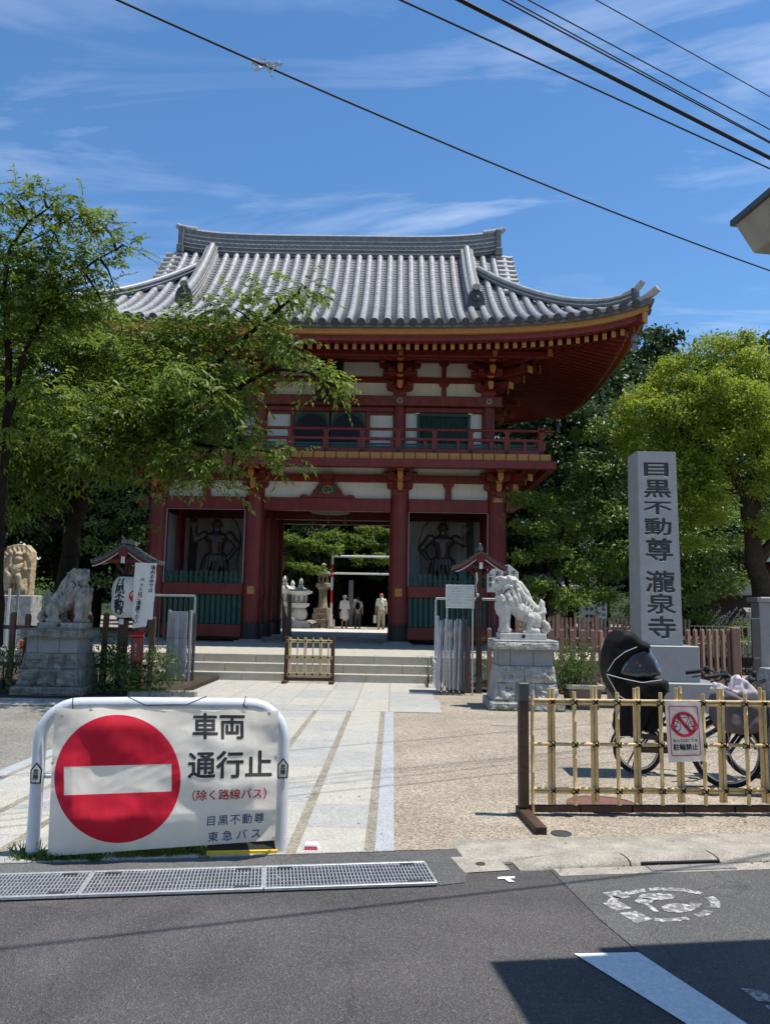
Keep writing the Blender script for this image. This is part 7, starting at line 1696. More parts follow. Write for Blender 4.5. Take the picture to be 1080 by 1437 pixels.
# big cherry left of the gate
cl = [(60, 520, 58, 14.5, 1), (150, 500, 45, 14.2, 1), (210, 478, 40, 13.8, 1), (272, 452, 32, 13.4, 1), (325, 432, 28, 13.1, 1), (385, 418, 30, 12.9, 1), (428, 402, 20, 12.8, 1), (350, 470, 38, 13.2, 1), (290, 500, 42, 13.6, 1), (398, 490, 30, 13, 1), (435, 525, 24, 12.8, 1), (468, 542, 17, 12.7, 1),
      (230, 540, 45, 13.9, 1), (160, 565, 50, 14.2, 1), (80, 590, 60, 14.6, 1), (15, 560, 50, 14.8, 1), (305, 548, 36, 13.5, 1), (345, 530, 30, 13.3, .9), (250, 605, 45, 13.2, 1), (185, 632, 40, 13.4, 1), (330, 615, 30, 13.1, 1), (370, 634, 22, 12.9, 1), (408, 641, 17, 12.8, 1), (305, 648, 26, 13.0, 1), (275, 672, 20, 13.1, .9), (322, 686, 12, 13, .8),
      (110, 640, 45, 14.0, .9), (40, 640, 55, 14.4, 1), (10, 705, 45, 14.8, .8), (60, 455, 45, 14.6, 1), (110, 440, 38, 14.5, 1), (-60, 600, 80, 15, .6), (-60, 480, 70, 15, .6), (225, 575, 40, 13, 1), (60, 560, 45, 13.2, 1), (130, 600, 40, 13.1, 1), (-20, 620, 45, 13.4, 1), (20, 500, 45, 14.2, 1), (40, 545, 40, 14, 1), (200, 590, 42, 13.3, 1.2), (255, 640, 34, 13.0, 1.1), (285, 585, 36, 13.1, 1.1), (330, 575, 26, 13.0, .9), (215, 665, 24, 13.2, .9), (150, 650, 36, 13.4, 1.1), (100, 480, 40, 14, 1.1), (250, 475, 26, 13.5, 1.1), (70, 680, 34, 14.2, .8), (150, 565, 38, 12.2, .8), (60, 550, 44, 12.0, .8), (228, 525, 32, 12.4, .8), (258, 520, 28, 11.9, .8), (300, 548, 22, 11.9, .7), (5, 605, 44, 12, .8), (95, 610, 36, 12.1, .7)]
C1 = clp(cl); V, tw = sprays(C1, 380, 11, .42, .120, .38, flat=.58, ragged=.14)
trunk = PP3([(84, 905, 15.4), (92, 820, 15.2), (100, 745, 15.0), (122, 680, 14.8)])
T = lambda *q: PP3(q)
limbs = [(T((122, 680, 14.8), (150, 630, 14.5), (215, 575, 14.0), (300, 515, 13.5), (380, 440, 13.0), (430, 402, 12.8)), .12, .018), (T((110, 710, 14.9), (60, 640, 14.8), (35, 560, 14.6), (55, 470, 14.5), (90, 430, 14.5)), .11, .02), (T((150, 630, 14.5), (200, 560, 14.2), (170, 500, 14.2), (230, 470, 13.8)), .08, .015),
         (T((215, 575, 14.0), (300, 560, 13.5), (380, 520, 13.1), (430, 520, 12.8), (470, 542, 12.7)), .06, .010), (T((150, 630, 14.5), (215, 615, 13.6), (300, 625, 13.2), (360, 632, 12.9), (415, 642, 12.8)), .06, .008), (T((100, 745, 15.0), (20, 700, 14.9), (-40, 620, 15), (-60, 480, 15)), .09, .02), (T((122, 680, 14.8), (120, 600, 14.3), (80, 580, 14.4)), .07, .02)]
tree('spreading cherry tree with drooping leaves reaching across the left half of the gate', trunk, limbs, V, ML1, M_BARK, .24, name='cherry_tree', twl=tw, nodes=[c[0] for c in C1])
# thinner tree at the left edge, nearer
cl = [(60, 283, 34, 11.0, .8), (18, 275, 26, 11.1, .7), (110, 300, 34, 11.0, .9), (150, 322, 26, 10.9, .8), (178, 346, 20, 10.8, .8), (30, 330, 36, 11.2, .6), (85, 350, 38, 11.2, .9), (135, 372, 30, 11, .9), (30, 400, 46, 11.3, 1), (95, 405, 40, 11.2, 1), (10, 460, 50, 11.4, .9), (-60, 340, 70, 11.4, .6), (-60, 460, 70, 11.4, .6), (70, 455, 30, 11.4, .6), (160, 400, 16, 11, .5), (110, 430, 34, 11.3, 1), (45, 440, 40, 11.4, 1), (150, 440, 22, 11.3, .8), (10, 380, 40, 11.3, 1), (60, 375, 36, 11.2, 1)]
C2 = clp(cl); V, tw = sprays(C2, 470, 10, .36, .100, .40, droop=.35, flat=.65, ragged=.18)
tree('slim leaning tree with airy top and thin dark trunk at the left edge', PP3([(-6, 905, 12.6), (2, 760, 12.2), (4, 690, 12), (10, 600, 11.8), (14, 500, 11.6), (6, 420, 11.4)]),
     [(T((6, 420, 11.4), (14, 350, 11.2), (40, 310, 11.1), (75, 285, 11)), .045, .008), (T((10, 600, 11.8), (40, 480, 11.5), (80, 410, 11.3), (130, 370, 11), (175, 345, 10.8)), .045, .008), (T((6, 420, 11.4), (-40, 360, 11.4), (-60, 330, 11.4)), .03, .008), (T((14, 350, 11.2), (60, 330, 11.1), (110, 300, 11)), .02, .006)], V, ML1, M_BARK, .085, name='slim_tree', twl=tw, nodes=[c[0] for c in C2])
# camphor at the right
cl = [(985, 502, 42, 22, 1), (945, 535, 38, 22, 1), (1030, 515, 45, 22.5, 1), (1075, 530, 42, 22.5, 1), (905, 575, 34, 21.5, 1), (955, 590, 46, 21.5, 1), (1010, 585, 45, 21.5, 1), (1080, 610, 50, 22, 1), (893, 625, 30, 21.8, .9), (940, 650, 38, 21.5, 1), (985, 660, 36, 21.5, .9), (1075, 690, 30, 21.5, .8), (1000, 715, 28, 21.3, .8), (955, 725, 26, 21.5, .8), (925, 700, 26, 21.8, .8), (1130, 560, 60, 23, .8), (1140, 660, 60, 23, .8), (1030, 560, 40, 21, 1), (990, 545, 40, 21, 1), (1120, 740, 40, 22, .6), (870, 600, 18, 22, .7), (1000, 625, 34, 21.2, 1), (1035, 600, 34, 21.2, 1), (960, 690, 30, 21.2, 1), (1005, 680, 26, 21, .9), (930, 745, 20, 21.4, .8), (1072, 735, 26, 21.4, .8), (975, 760, 20, 21.3, .8), (1060, 570, 36, 21.4, 1), (1078, 650, 30, 21.2, .9), (1030, 480, 24, 22.4, .9)]
C3 = clp(cl); V = scatter(C3, 4300, .105, .5, lo=.5, bumps=34)
tree('bright yellow green camphor tree with dark forked limbs at the right edge', PP3([(1092, 930, 22), (1075, 850, 22), (1058, 790, 21.8), (1052, 735, 21.8)]), [(T((1052, 735, 21.8), (1045, 690, 21.7), (1010, 640, 21.6), (960, 610, 21.6), (930, 570, 21.7)), .22, .04), (T((1052, 735, 21.8), (1070, 660, 22), (1050, 600, 22), (1000, 540, 22)), .2, .04), (T((1058, 790, 21.8), (1100, 740, 22), (1130, 660, 22.5)), .22, .05), (T((1045, 690, 21.7), (1000, 690, 21.6), (950, 700, 21.6)), .10, .03), (T((1070, 660, 22), (1040, 650, 21.6), (1020, 600, 21.4)), .09, .03)], V, ML2, M_BARKL, .36, name='camphor_tree', nodes=[c[0] for c in C3])
# broad leaved tree behind the pillar
cl = [(885, 562, 28, 26, 1), (868, 610, 34, 26, 1), (838, 660, 34, 26, 1), (900, 660, 40, 26, 1), (860, 720, 44, 25.5, 1), (920, 740, 45, 25.5, 1), (815, 735, 30, 26, 1), (880, 790, 45, 25, 1), (970, 770, 48, 25, 1), (1010, 740, 40, 25.5, .9), (1010, 810, 36, 25, .9), (830, 800, 34, 25.5, .9), (940, 835, 38, 24.8, 1), (990, 690, 40, 26, 1), (895, 850, 30, 24.8, .8), (800, 690, 28, 26.5, .9), (830, 605, 24, 26.5, .8), (780, 760, 24, 26, .8), (960, 830, 30, 24.6, 1)]
C4 = clp(cl); V = scatter(C4, 1700, .15, .55, lo=.45, bumps=18)
tree('broad leaved tree with pale shining leaves standing behind the carved granite pillar', PP3([(900, 905, 26), (905, 800, 26), (900, 700, 26)]), [(T((905, 800, 26), (860, 720, 26), (840, 660, 26)), .12, .03), (T((900, 700, 26), (880, 600, 26)), .12, .03), (T((905, 800, 26), (970, 770, 25.5), (1010, 740, 25.5)), .12, .03)], V, ML3, M_BARK, .22, name='broadleaf_tree', nodes=[c[0] for c in C4])
# maple beside the gate
cl = [(735, 700, 20, 21, 1), (765, 712, 24, 21, 1), (790, 735, 24, 21.5, .9), (748, 742, 22, 20.8, 1), (775, 775, 26, 21, 1), (735, 780, 16, 20.6, .8), (808, 800, 24, 21.5, .9), (760, 822, 24, 20.8, 1), (795, 842, 26, 21, 1), (835, 835, 24, 21.5, .9), (740, 845, 16, 20.6, .8), (850, 795, 20, 22, .8), (720, 735, 12, 21, .7)]
C5 = clp(cl); V = scatter(C5, 4200, .08, .8, flat=.42, lo=.3, bumps=20, up=1.2)
tree('light green maple with layered branches close beside the right side of the gate', PP3([(802, 905, 22), (800, 840, 21.8), (785, 770, 21.5)]), [(T((800, 840, 21.8), (770, 800, 21.2), (750, 745, 21)), .06, .015), (T((785, 770, 21.5), (790, 730, 21.5), (765, 705, 21)), .06, .015), (T((800, 840, 21.8), (830, 825, 21.6), (850, 800, 22)), .05, .015)], V, ML5, M_BARK, .10, name='maple_tree', nodes=[c[0] for c in C5])
# maples seen through the passage
for k, (cl, lb) in enumerate((([(405, 758, 16, 36, 1), (430, 765, 18, 36, 1), (455, 752, 17, 36.5, 1), (420, 792, 14, 35.5, .9), (445, 800, 10, 35.5, .7), (392, 785, 14, 36, .8), (470, 772, 13, 36, .8)], 'maple with hanging branches seen through the gate passage on the left of the striped pole'),
                              ([(490, 757, 16, 37, 1), (515, 765, 17, 37, 1), (540, 755, 18, 37, 1), (535, 785, 12, 36.5, .9), (505, 785, 10, 36.5, .7), (560, 775, 16, 37, .8), (520, 745, 14, 37.5, .9)], 'maple over the crossbars seen through the gate passage on the right of the striped pole'))):
    C6 = clp(cl); V = scatter(C6, 3300, .12, .8, flat=.55, lo=.1, bumps=16, up=1.2); x0 = C6[0][0].x-(1.6 if k == 0 else -4)
    tree(lb, [(x0, 39.5, .6), (x0+.2, 39.3, 2.2), (x0+(.8 if k == 0 else -1.2), 38.5, 4.2)], [([(x0+.2, 39.3, 2.2), C6[3][0], C6[4][0]], .06, .02), ([(x0+(.8 if k == 0 else -1.2), 38.5, 4.2), C6[1][0], C6[2][0]], .06, .02)], V, ML5, M_BARK, .14, name='maple_tree', group='maples beyond the gate', nodes=[c[0] for c in C6])
# dark evergreens behind: a few crowns, each tree its own object
def dark_tree(label, x, y, z0, h, r_, seed, src=None):
    if src is not None:
        o = dup(src, (x, y, z0), seed*1.3, label); o.scale = (r_/5., r_/5., h/15.); return o
    cs_ = [((0, 0, h*.62), r_*.75, 1)]
    for k in range(13): a = k*2.4+seed; q = r_*.62*(.45+.55*((k*7+seed) % 5)/5); cs_.append(((q*math.cos(a), q*math.sin(a), h*(.30+.60*((k*5) % 13)/13)), r_*(.42-.10*((k*5) % 13)/13), 1))
    V = scatter([(Vector(c), q, w) for c, q, w in cs_], 620, .28, .6, lo=.6, bumps=8)+np.array([x, y, z0])
    return tree(label, [(x, y, z0), (x+.2, y, z0+h*.35), (x, y+.1, z0+h*.7)], [([(x+.2, y, z0+h*.35), (x+r_*.5, y, z0+h*.6)], .15, .05), ([(x+.2, y, z0+h*.35), (x-r_*.5, y+.4, z0+h*.62)], .15, .05)], V, ML4, M_BARK, .35, name='evergreen_tree', group='dark evergreens behind the temple')
DL = ['dark evergreen standing beyond the roof corner of the gate', 'dark evergreen rising above the bright camphor']
src = dark_tree('dark evergreen in shade just behind the gate roof corner', 10.2, 38, .3, 15, 5, 1)
sp = [(14.5, 44, .3, 18.6, 6, 3, 'tall dark evergreen whose crown tops the bright camphor'), (20.5, 45, .3, 19.4, 6, 5, 'tallest dark evergreen on the skyline at the right edge'), (26, 47, .3, 18, 6, 9, None), (8.4, 34, .3, 13, 4.6, 7, 'lower dark evergreen between the gate and the pale tree'), (6.4, 42, .3, 16.5, 5.4, 11, None), (16, 36, .3, 11.5, 4.6, 2, 'dark evergreen behind the patina roofed hall'),
      (2, 58, 1, 15, 6, 4, None), (-4, 56, 1, 14, 6, 6, 'dark evergreen deep in the court, seen through the passage'), (-10, 55, 1, 15, 6, 8, None), (-15.5, 46, .3, 19.5, 5.5, 10, 'far evergreen whose top shows beside the left roof slope'), (-21, 38, .3, 15, 6, 12, None), (-13, 30, .3, 8.6, 3.4, 13, 'dark evergreen in shade left of the gate behind the cherry trunk'), (-17, 26, .3, 9.5, 4.4, 14, None), (-10.4, 27, .3, 7.6, 2.8, 15, 'low evergreen filling the gap left of the gate corner'), (-12.5, 22, .3, 6, 3, 16, 'dark evergreen close behind the tan stone relief'), (-28, 40, .3, 17, 7, 17, None), (3.5, 50, 1, 13, 5, 18, None), (5.8, 30, .3, 6.0, 2.6, 19, 'low dark evergreen behind the maple beside the gate'), (11.5, 30, .3, 6.5, 3.4, 20, 'low dark evergreen behind the broad leaved tree')]
hid = iter(['rounded evergreen between the skyline trees and the gate roof', 'evergreen at the far right behind the camphor limbs', 'evergreen beyond the right flank of the gate', 'deep evergreen behind the court hall, right of its middle', 'deep evergreen behind the court hall at its left end', 'evergreen behind the hidden left eave of the gate', 'evergreen under the upper left boughs of the cherry', 'evergreen beyond the left edge of the cherry', 'evergreen behind the court, right of the passage', 'evergreen in the court gap'])
sp += [(-3.0, 43.5, .6, 11.5, 4.2, 21, 'evergreen darkening the top of the passage view on the left'), (.6, 44, .6, 12, 4.0, 22, 'evergreen darkening the top of the passage view on the right'), (-24, 30, .3, 11, 5, 23, 'evergreen far left behind the slatted fence'), (-8.6, 40, .3, 12, 4.5, 24, 'evergreen seen past the left corner of the gate')]
for x, y, z, h_, r_, s_, lb in sp: dark_tree(lb or next(hid), x, y, z, h_, r_, s_, src)
# lit shrubs left of the gate
cl = [(150, 735, 26, 21, 1), (185, 715, 24, 21, 1), (200, 750, 20, 20.6, 1), (130, 770, 24, 20.8, .9), (170, 775, 20, 20.4, .8), (205, 690, 16, 21.2, .8), (135, 700, 22, 21.5, .9), (165, 680, 22, 21.5, .9), (150, 810, 18, 20.6, .8), (195, 790, 16, 20.4, .7)]
C7 = clp(cl); V = scatter(C7, 1100, .11, .55, lo=.3, bumps=16)
tree('sunlit leafy sapling between the cherry trunk and the left corner of the gate', PP3([(165, 850, 21), (165, 790, 21), (175, 730, 21)]), [(T((165, 790, 21), (140, 750, 21)), .03, .01)], V, ML6, M_BARK, .06, name='sapling', nodes=[c[0] for c in C7])
# shrubs and ground plants
def shrub(label, lst, per, ll, lw, m=ML6, base_=None, flat=.85, bumps=22, name='shrub', group=None):
    C = clp(lst); V = scatter(C, per, ll, lw, flat=flat, lo=.15, bumps=bumps); c = C[0][0]; zz = base_ if base_ is not None else 0
    t = thing(name, label, 'shrub', (c.x, c.y, zz), 0, group); b = MB()
    for q, r_, w in C: b.tube([(c.x, c.y, zz), ((c.x+q.x)/2, (c.y+q.y)/2, (zz+q.z)/2+.02), tuple(q)], [.014, .01, .004], 5, cap=False)
    part('stems', b, M_BARK, t, fixn=False); o = link('foliage', leaf_mesh('foliage', V-np.array([c.x, c.y, zz]), m), t); o['kind'] = 'stuff'; return t
shrub('loose small leaved shrub growing in the brown planter', [(806, 940, 18, 13.35, 1), (796, 925, 13, 13.3, .9), (818, 922, 12, 13.35, .9), (806, 912, 9, 13.35, .8), (800, 955, 15, 13.3, 1), (822, 948, 10, 13.3, .8), (812, 930, 16, 13.2, 1), (792, 940, 12, 13.3, 1)], 15000, .042, .5, base_=.36, bumps=120)
shrub('low leafy plants in shade under the paper lantern', [(150, 925, 20, 14.2, 1), (178, 915, 18, 14.2, 1), (145, 905, 12, 14.3, .8), (215, 915, 14, 14.2, .8), (168, 950, 22, 13.9, 1), (205, 950, 22, 13.9, 1), (225, 930, 18, 14.1, 1), (140, 955, 15, 13.8, 1), (232, 955, 14, 13.8, 1)], 3600, .075, .5, base_=.1, bumps=50)
shrub('green weeds at the left edge beside the weathered lion pedestal', [(6, 945, 18, 13.6, 1), (14, 925, 14, 13.9, 1), (5, 915, 14, 14.1, 1), (38, 900, 12, 14.4, .9)], 3400, .07, .5, base_=.1, bumps=50)
shrub('small bushy plant left of the red offering box post', [(112, 912, 13, 14.4, 1), (125, 925, 14, 14.2, 1)], 3400, .07, .5, base_=.1, bumps=50)
shrub('bright low shrub behind the tan relief and weathered lion', [(55, 820, 12, 18.6, 1), (48, 838, 13, 18.5, 1), (65, 840, 10, 18.5, 1)], 2600, .07, .5, m=ML5, base_=.3, bumps=40)
shrub('plants spilling by the right end of the stone steps', [(600, 935, 6, 16.3, 1), (602, 948, 6, 16.2, 1), (600, 925, 5, 16.4, 1)], 9000, .04, .5, base_=0, bumps=160)
shrub('weeds behind the reddish pickets under the lion fence', [(650, 915, 12, 16.4, 1), (665, 940, 13, 16.3, 1), (690, 930, 12, 16.3, 1), (790, 935, 14, 16.2, 1), (815, 945, 12, 16.1, 1), (850, 935, 12, 16.3, 1)], 2600, .06, .5, base_=.05, bumps=50)
shrub('leafy bushes between the two picket fences right of the lion pedestal', [(800, 915, 14, 17.2, 1), (830, 910, 14, 17.2, 1), (860, 915, 15, 17.2, 1), (880, 905, 12, 17.4, 1), (775, 905, 10, 17.3, 1), (970, 905, 10, 20.5, 1), (1000, 912, 11, 20.8, 1)], 2400, .06, .5, base_=.05, bumps=45)
shrub('rounded maple shrub at the right side of the carved pillar base', [(975, 840, 20, 22.8, 1), (960, 865, 20, 22.6, 1), (990, 868, 17, 22.4, 1), (965, 815, 14, 23, .9)], 1800, .08, .75, m=ML5, base_=.3, flat=.5, bumps=26)
shrub('green hedge plants behind the closely slatted fence', [(790, 868, 14, 23, 1), (818, 868, 12, 23.4, 1), (850, 862, 14, 23.2, 1), (870, 850, 14, 23.4, 1), (880, 868, 12, 23, 1)], 1700, .08, .6, base_=.3, bumps=26)
shrub('wild grassy shrub with pale flower spikes inside the tube fence', [(1010, 872, 16, 25, 1), (1035, 878, 18, 25.2, 1), (1050, 895, 18, 24.8, 1), (1020, 898, 20, 24.6, 1), (1000, 893, 14, 24.8, 1)], 1700, .085, .45, m=ML5, base_=.3, bumps=26)
shrub('dark clipped hedge behind the end post of the slanting pickets', [(1045, 925, 16, 21.6, 1), (1040, 940, 14, 21.2, 1), (1060, 940, 12, 21.2, 1)], 2400, .06, .5, m=ML4, base_=.0, bumps=40)
b = MB(); r3 = random.Random(4)
for k in range(9):
    a = P(985+k*6+r3.uniform(-4, 4), 885, 24.4); e_ = P(1000+k*7+r3.uniform(-5, 8), 848+r3.uniform(0, 18), 24.2)
    for j in range(18): q = Vector(a).lerp(Vector(e_), .35+.65*j/18); b.ball(q+Vector((r3.uniform(-.03, .03), r3.uniform(-.03, .03), r3.uniform(-.03, .03))), .022, 5, 4)
    b.tube([a, e_], .006, 4)
single('flower_spikes', b, mat('pale_pink_petals', (.55, .45, .42), .8), 'pale pinkish flower spikes leaning over the tube fence', 'flowers', tuple(P(1010, 885, 24.4)), kind='stuff')
# grass tufts and yellow flowers along the foot of the barrier
def grass(name, label, pts, n, h_, kind='stuff'):
    C = np.array([pts[i] for i in RNG.integers(0, len(pts), n)]); C = C+np.stack([RNG.normal(size=n)*.045, RNG.normal(size=n)*.018, np.zeros(n)], 1)
    ax = unit(RNG.normal(size=(n, 3))*np.array([.6, .6, .15])+np.array([0, 0, .8])); L_ = h_*RNG.uniform(.4, 1.3, n)
    V = leaf_arrays(C, ax, RNG.normal(size=(n, 3)), L_, np.full(n, .006)+RNG.uniform(0, .006, n)); o = link(name, leaf_mesh(name, V, ML7)); o['kind'] = kind; o['label'] = label; return o
gp_ = [tuple(G(x, 1207-.045*(x-50)+random.uniform(-3, 4)))[:2]+(.008,) for x in list(range(28, 150, 4))+list(range(165, 300, 4))+list(range(60, 130, 2))+list(range(185, 280, 3))]
grass('grass', 'weedy grass growing along the foot of the barrier', gp_, 2600, .050)
gp_ = [tuple(G(x, 1196+random.uniform(-3, 3)))[:2]+(.008,) for x in range(155, 300, 5)]+[tuple(G(x, 1201))[:2]+(.008,) for x in range(30, 60, 3)]
grass('grass', 'taller weeds in the crack under the banner', gp_, 420, .09)
for k, px in enumerate((170, 187)):
    c = G(px, 1199); b = MB(); b.tube([(c.x, c.y, .0), (c.x+.01, c.y, .09-.02*k)], .002, 4)
    ft = thing('yellow_flower', 'tiny yellow flower under the red disc, the %s of two' % ('taller left one' if k == 0 else 'shorter right one'), 'flower', (c.x, c.y, 0)); part('stalk', b, ML7, ft)
    b = MB(); 
    for j in range(9): a = j*.7; b.ball((c.x+.01+.009*math.cos(a), c.y+.009*math.sin(a), .093-.02*k), (.008, .008, .004), 6, 4)
    part('petals', b, M_YEL, ft)
gp_ = [(1.55+random.random()*1.4, 12.73+random.uniform(-.02, .03), .005) for _ in range(30)]+[(-4.9+random.random()*1.3, 13.7, .1) for _ in range(40)]
grass('grass', 'weeds along the stone bases', gp_, 500, .07)
# fallen leaves and grit in the gutter and on the plaza
n = 420; C = np.stack([RNG.uniform(-4, 5, n), RNG.uniform(5.5, 15, n), np.full(n, .02)], 1); k_ = 60; C[:k_, 0] = RNG.uniform(1.0, 3.2, k_); C[:k_, 1] = 4.90+SL*C[:k_, 0]+RNG.normal(size=k_)*.02; C[:k_, 2] = .013
V = leaf_arrays(C, RNG.normal(size=(n, 3))*np.array([1, 1, .12]), np.array([0, 0, 1.])+RNG.normal(size=(n, 3))*.25, RNG.uniform(.012, .035, n), RNG.uniform(.008, .016, n)); o = link('fallen_leaves', leaf_mesh('fallen_leaves', V, mat('dry_leaf', (.22, .13, .06), .9, var=.4, scale=30))); o['kind'] = 'stuff'; o['label'] = 'dry leaves and grit scattered over the plaza and gutter'
# ------------------------------------------------------------------ beyond the gate: lanterns, pole, people, hall
CZ = .652
def feet(px, py, Y): q = P(px, py, Y); return Vector((q.x, Y, CZ))
def person(label, px, Y, h_, top, legs, hat, hatm, face=1, bag=None, dress=False, stride=.10, hair=None):
    o = P(px, 870, Y); t = thing('person', label, 'person', (o.x, Y, CZ)); s = h_/1.65; f = lambda x, y, z: Vector((x*s, y*s, z*s)); fy = -face      # face=1 looks to the street
    B = Blob(); B.chain([f(0, 0, 1.42), f(0, 0, 1.20), f(0, 0, .98), f(0, 0, .86)], [.10*s, .145*s, .125*s, .14*s]); B.cap(f(-.15, 0, 1.36), f(.15, 0, 1.36), .065*s)
    B.cap(f(0, 0, 1.40), f(0, 0, 1.50), .05*s); B.ball(f(0, 0, 1.555), (.075*s, .088*s, .108*s)); B.ball(f(0, fy*.085, 1.545), (.014*s, .018*s, .022*s))
    for q in (-1, 1): B.ball(f(q*.075, 0, 1.55), (.012*s, .02*s, .028*s)); B.ball(f(q*.028, fy*.078, 1.575), .010*s)
    for q in (-1, 1):
        B.chain([f(q*.17, 0, 1.35), f(q*.235, .02, 1.08), f(q*.25, fy*.06, .84)], [.052*s, .042*s, .03*s]); B.ball(f(q*.255, fy*.075, .78), (.022*s, .035*s, .05*s))
        for k in range(4): B.cap(f(q*.258, fy*(.05+.018*k), .745), f(q*.255, fy*(.055+.018*k), .695), .0085*s, .007*s)
        B.cap(f(q*.245, fy*.10, .78), f(q*.24, fy*.115, .74), .009*s)
        st_ = q*stride; B.chain([f(q*.085, 0, .88), f(q*.095, st_*.5, .48), f(q*.095, st_, .09)], [.085*s, .06*s, .04*s]); B.cap(f(q*.095, st_, .045), f(q*.105, st_+fy*.14, .035), .040*s, .034*s)
    link('body', remeshed(B, .014, 1, 'body', M_SKIN), t)
    S = Blob(); S.chain([f(0, 0, 1.40), f(0, 0, 1.20), f(0, 0, .98)], [.115*s, .165*s, .15*s]); S.cap(f(-.16, 0, 1.36), f(.16, 0, 1.36), .082*s)
    for q in (-1, 1): S.cap(f(q*.17, 0, 1.35), f(q*.222, .01, 1.16 if not dress else 1.05), .068*s, .060*s)
    if dress: S.chain([f(0, 0, 1.0), f(0, 0, .78), f(0, 0, .62)], [.17*s, .22*s, .24*s])
    link('dress' if dress else 'shirt', remeshed(S, .018, 2, 'shirt', top, disp=.01, dscale=12), t)
    Lg = Blob()
    for q in (-1, 1): st_ = q*stride; Lg.chain([f(q*.08, 0, .92), f(q*.097, st_*.5, .48), f(q*.097, st_, .14 if not dress else .45)], [.115*s, .082*s, .066*s])
    link('trousers', remeshed(Lg, .018, 1, 'trousers', legs, disp=.01, dscale=12), t)
    b = MB(); 
    for q in (-1, 1): st_ = q*stride; b.ball(f(q*.10, st_+fy*.06, .045), (.05*s, .14*s, .05*s), 10, 6)
    lpart('shoes', b, M_RUB, t, smooth=60)
    b = MB()
    if hat == 'brim': b.lathe([(.17*s, 0), (.10*s, .03*s), (.10*s, .10*s), (.07*s, .135*s), (.01, .145*s)], f(0, 0, 1.575), 18)
    elif hat == 'cap': b.ball(f(0, 0, 1.615), (.088*s, .10*s, .07*s), 14, 8); b.ball(f(0, fy*.12, 1.60), (.07*s, .07*s, .012*s), 12, 5)
    else: b.ball(f(0, -fy*.015, 1.585), (.09*s, .10*s, .105*s), 14, 8)
    lpart('hat' if hat != 'hair' else 'hair', b, hatm, t, smooth=60)
    if bag == 'pack':
        S = Blob(); S.ball(f(0, -fy*.17, 1.17), (.14*s, .09*s, .21*s)); S.ball(f(0, -fy*.24, 1.08), (.10*s, .05*s, .10*s)); S.cap(f(-.1, -fy*.1, 1.36), f(-.11, fy*.1, 1.36), .02*s); S.cap(f(.1, -fy*.1, 1.36), f(.11, fy*.1, 1.36), .02*s)
        me = remeshed(S, .016, 1, 'backpack', M_FAB); o = link('backpack', me, t)
    if bag == 'carrier':
        b = MB(); b.box(f(-.36, fy*.0-.05, .30), f(-.22, fy*.0+.07, .66)); b.tube([f(-.32, 0, .66), f(-.27, 0, .76), f(-.24, 0, .66)], .006, 5)
        cb_ = single('carrier_bag', MB().add([tuple(Vector(v)+Vector((o.x, Y, CZ))) for v in b.v], b.f), M_PAPER, 'pale carrier bag hanging from the right hand of the walking man', 'bag', (o.x-.29, Y, CZ+.3))
    if bag == 'shoulder':
        b = MB(); b.ball(f(-.24, .02, .92), (.05*s, .10*s, .09*s), 10, 6); b.tube([f(-.22, .0, .98), f(-.05, fy*.12, 1.30), f(.10, 0, 1.44)], .010, 5); lpart('shoulder_bag', b, M_FAB, t, smooth=50)
    return t
m_l = mat('white_linen', (.78, .77, .76), .85, .2); m_k = mat('khaki_cloth', (.42, .36, .28), .9, .2); m_g = mat('pale_green_shirt', (.60, .66, .55), .85, .2); m_dk = mat('dark_cloth', (.03, .03, .035), .9); m_gy = mat('grey_trousers', (.13, .125, .12), .9); m_bl = mat('pale_blue_cloth', (.55, .58, .62), .85)
person('woman in white dress and white sun hat seen from behind, walking into the court', 483, 37.0, 1.52, m_l, m_dk, 'brim', m_l, face=-1, dress=True, bag='shoulder', stride=.12)
person('person in pale top and grey trousers carrying a black backpack, walking away', 501.5, 37.4, 1.50, m_bl, m_gy, 'hair', m_dk, face=-1, bag='pack', stride=.08)
person('man in pale green shirt, khaki trousers and reddish cap walking towards the gate', 534.5, 36.2, 1.64, m_g, m_k, 'cap', mat('faded_red_cap', (.5, .16, .14), .8), face=1, bag='carrier', stride=.16)
# tall old stone lantern
M_OLD = mat('lichened_old_stone', (.30, .25, .19), .9, .2, var=.45, scale=5, speck=.2, sscale=60, bump=.6, bscale=25); M_WST = mat('new_white_stone', (.68, .68, .67), .8, .2, var=.05, speck=.1, sscale=90)
def px_w(w, Y): return w*Y/1080
Y = 38.5; o = P(452, 880, Y); zP = lambda py: P(452, py, Y).z
sl_ = thing('stone_lantern', 'tall brown old stone lantern on a stepped base beside the striped pole', 'stone lantern', (o.x, Y, CZ))
def lath(nm, prof, m, par, seg, c, rot=0, sm=None, bev=.01): b = MB(); b.lathe([(r_, z) for r_, z in prof], c, seg, rot=rot); return part(nm, b, m, par, smooth=sm, bevel=bev if seg <= 8 else 0)
c = (o.x, Y, 0)
for w, a, d in ((.62, 881, 869), (.52, 869, 861), (.46, 861, 853)): lath('base_stone', [(w, zP(a) if a != 881 else CZ), (w, zP(d)-.005)], M_OLD, sl_, 6)  if False else lath('base_stone', [(w, zP(a) if a != 881 else CZ), (w, zP(d)-.005)], M_OLD, sl_, 6, c)
lath('shaft', [(.26, zP(853)), (.22, zP(848)), (.19, zP(838)), (.22, zP(828))], M_OLD, sl_, 16, c, sm=40); lath('platform', [(.22, zP(828)), (.38, zP(823)), (.38, zP(819)), (.3, zP(818))], M_OLD, sl_, 6, c)
b = MB()
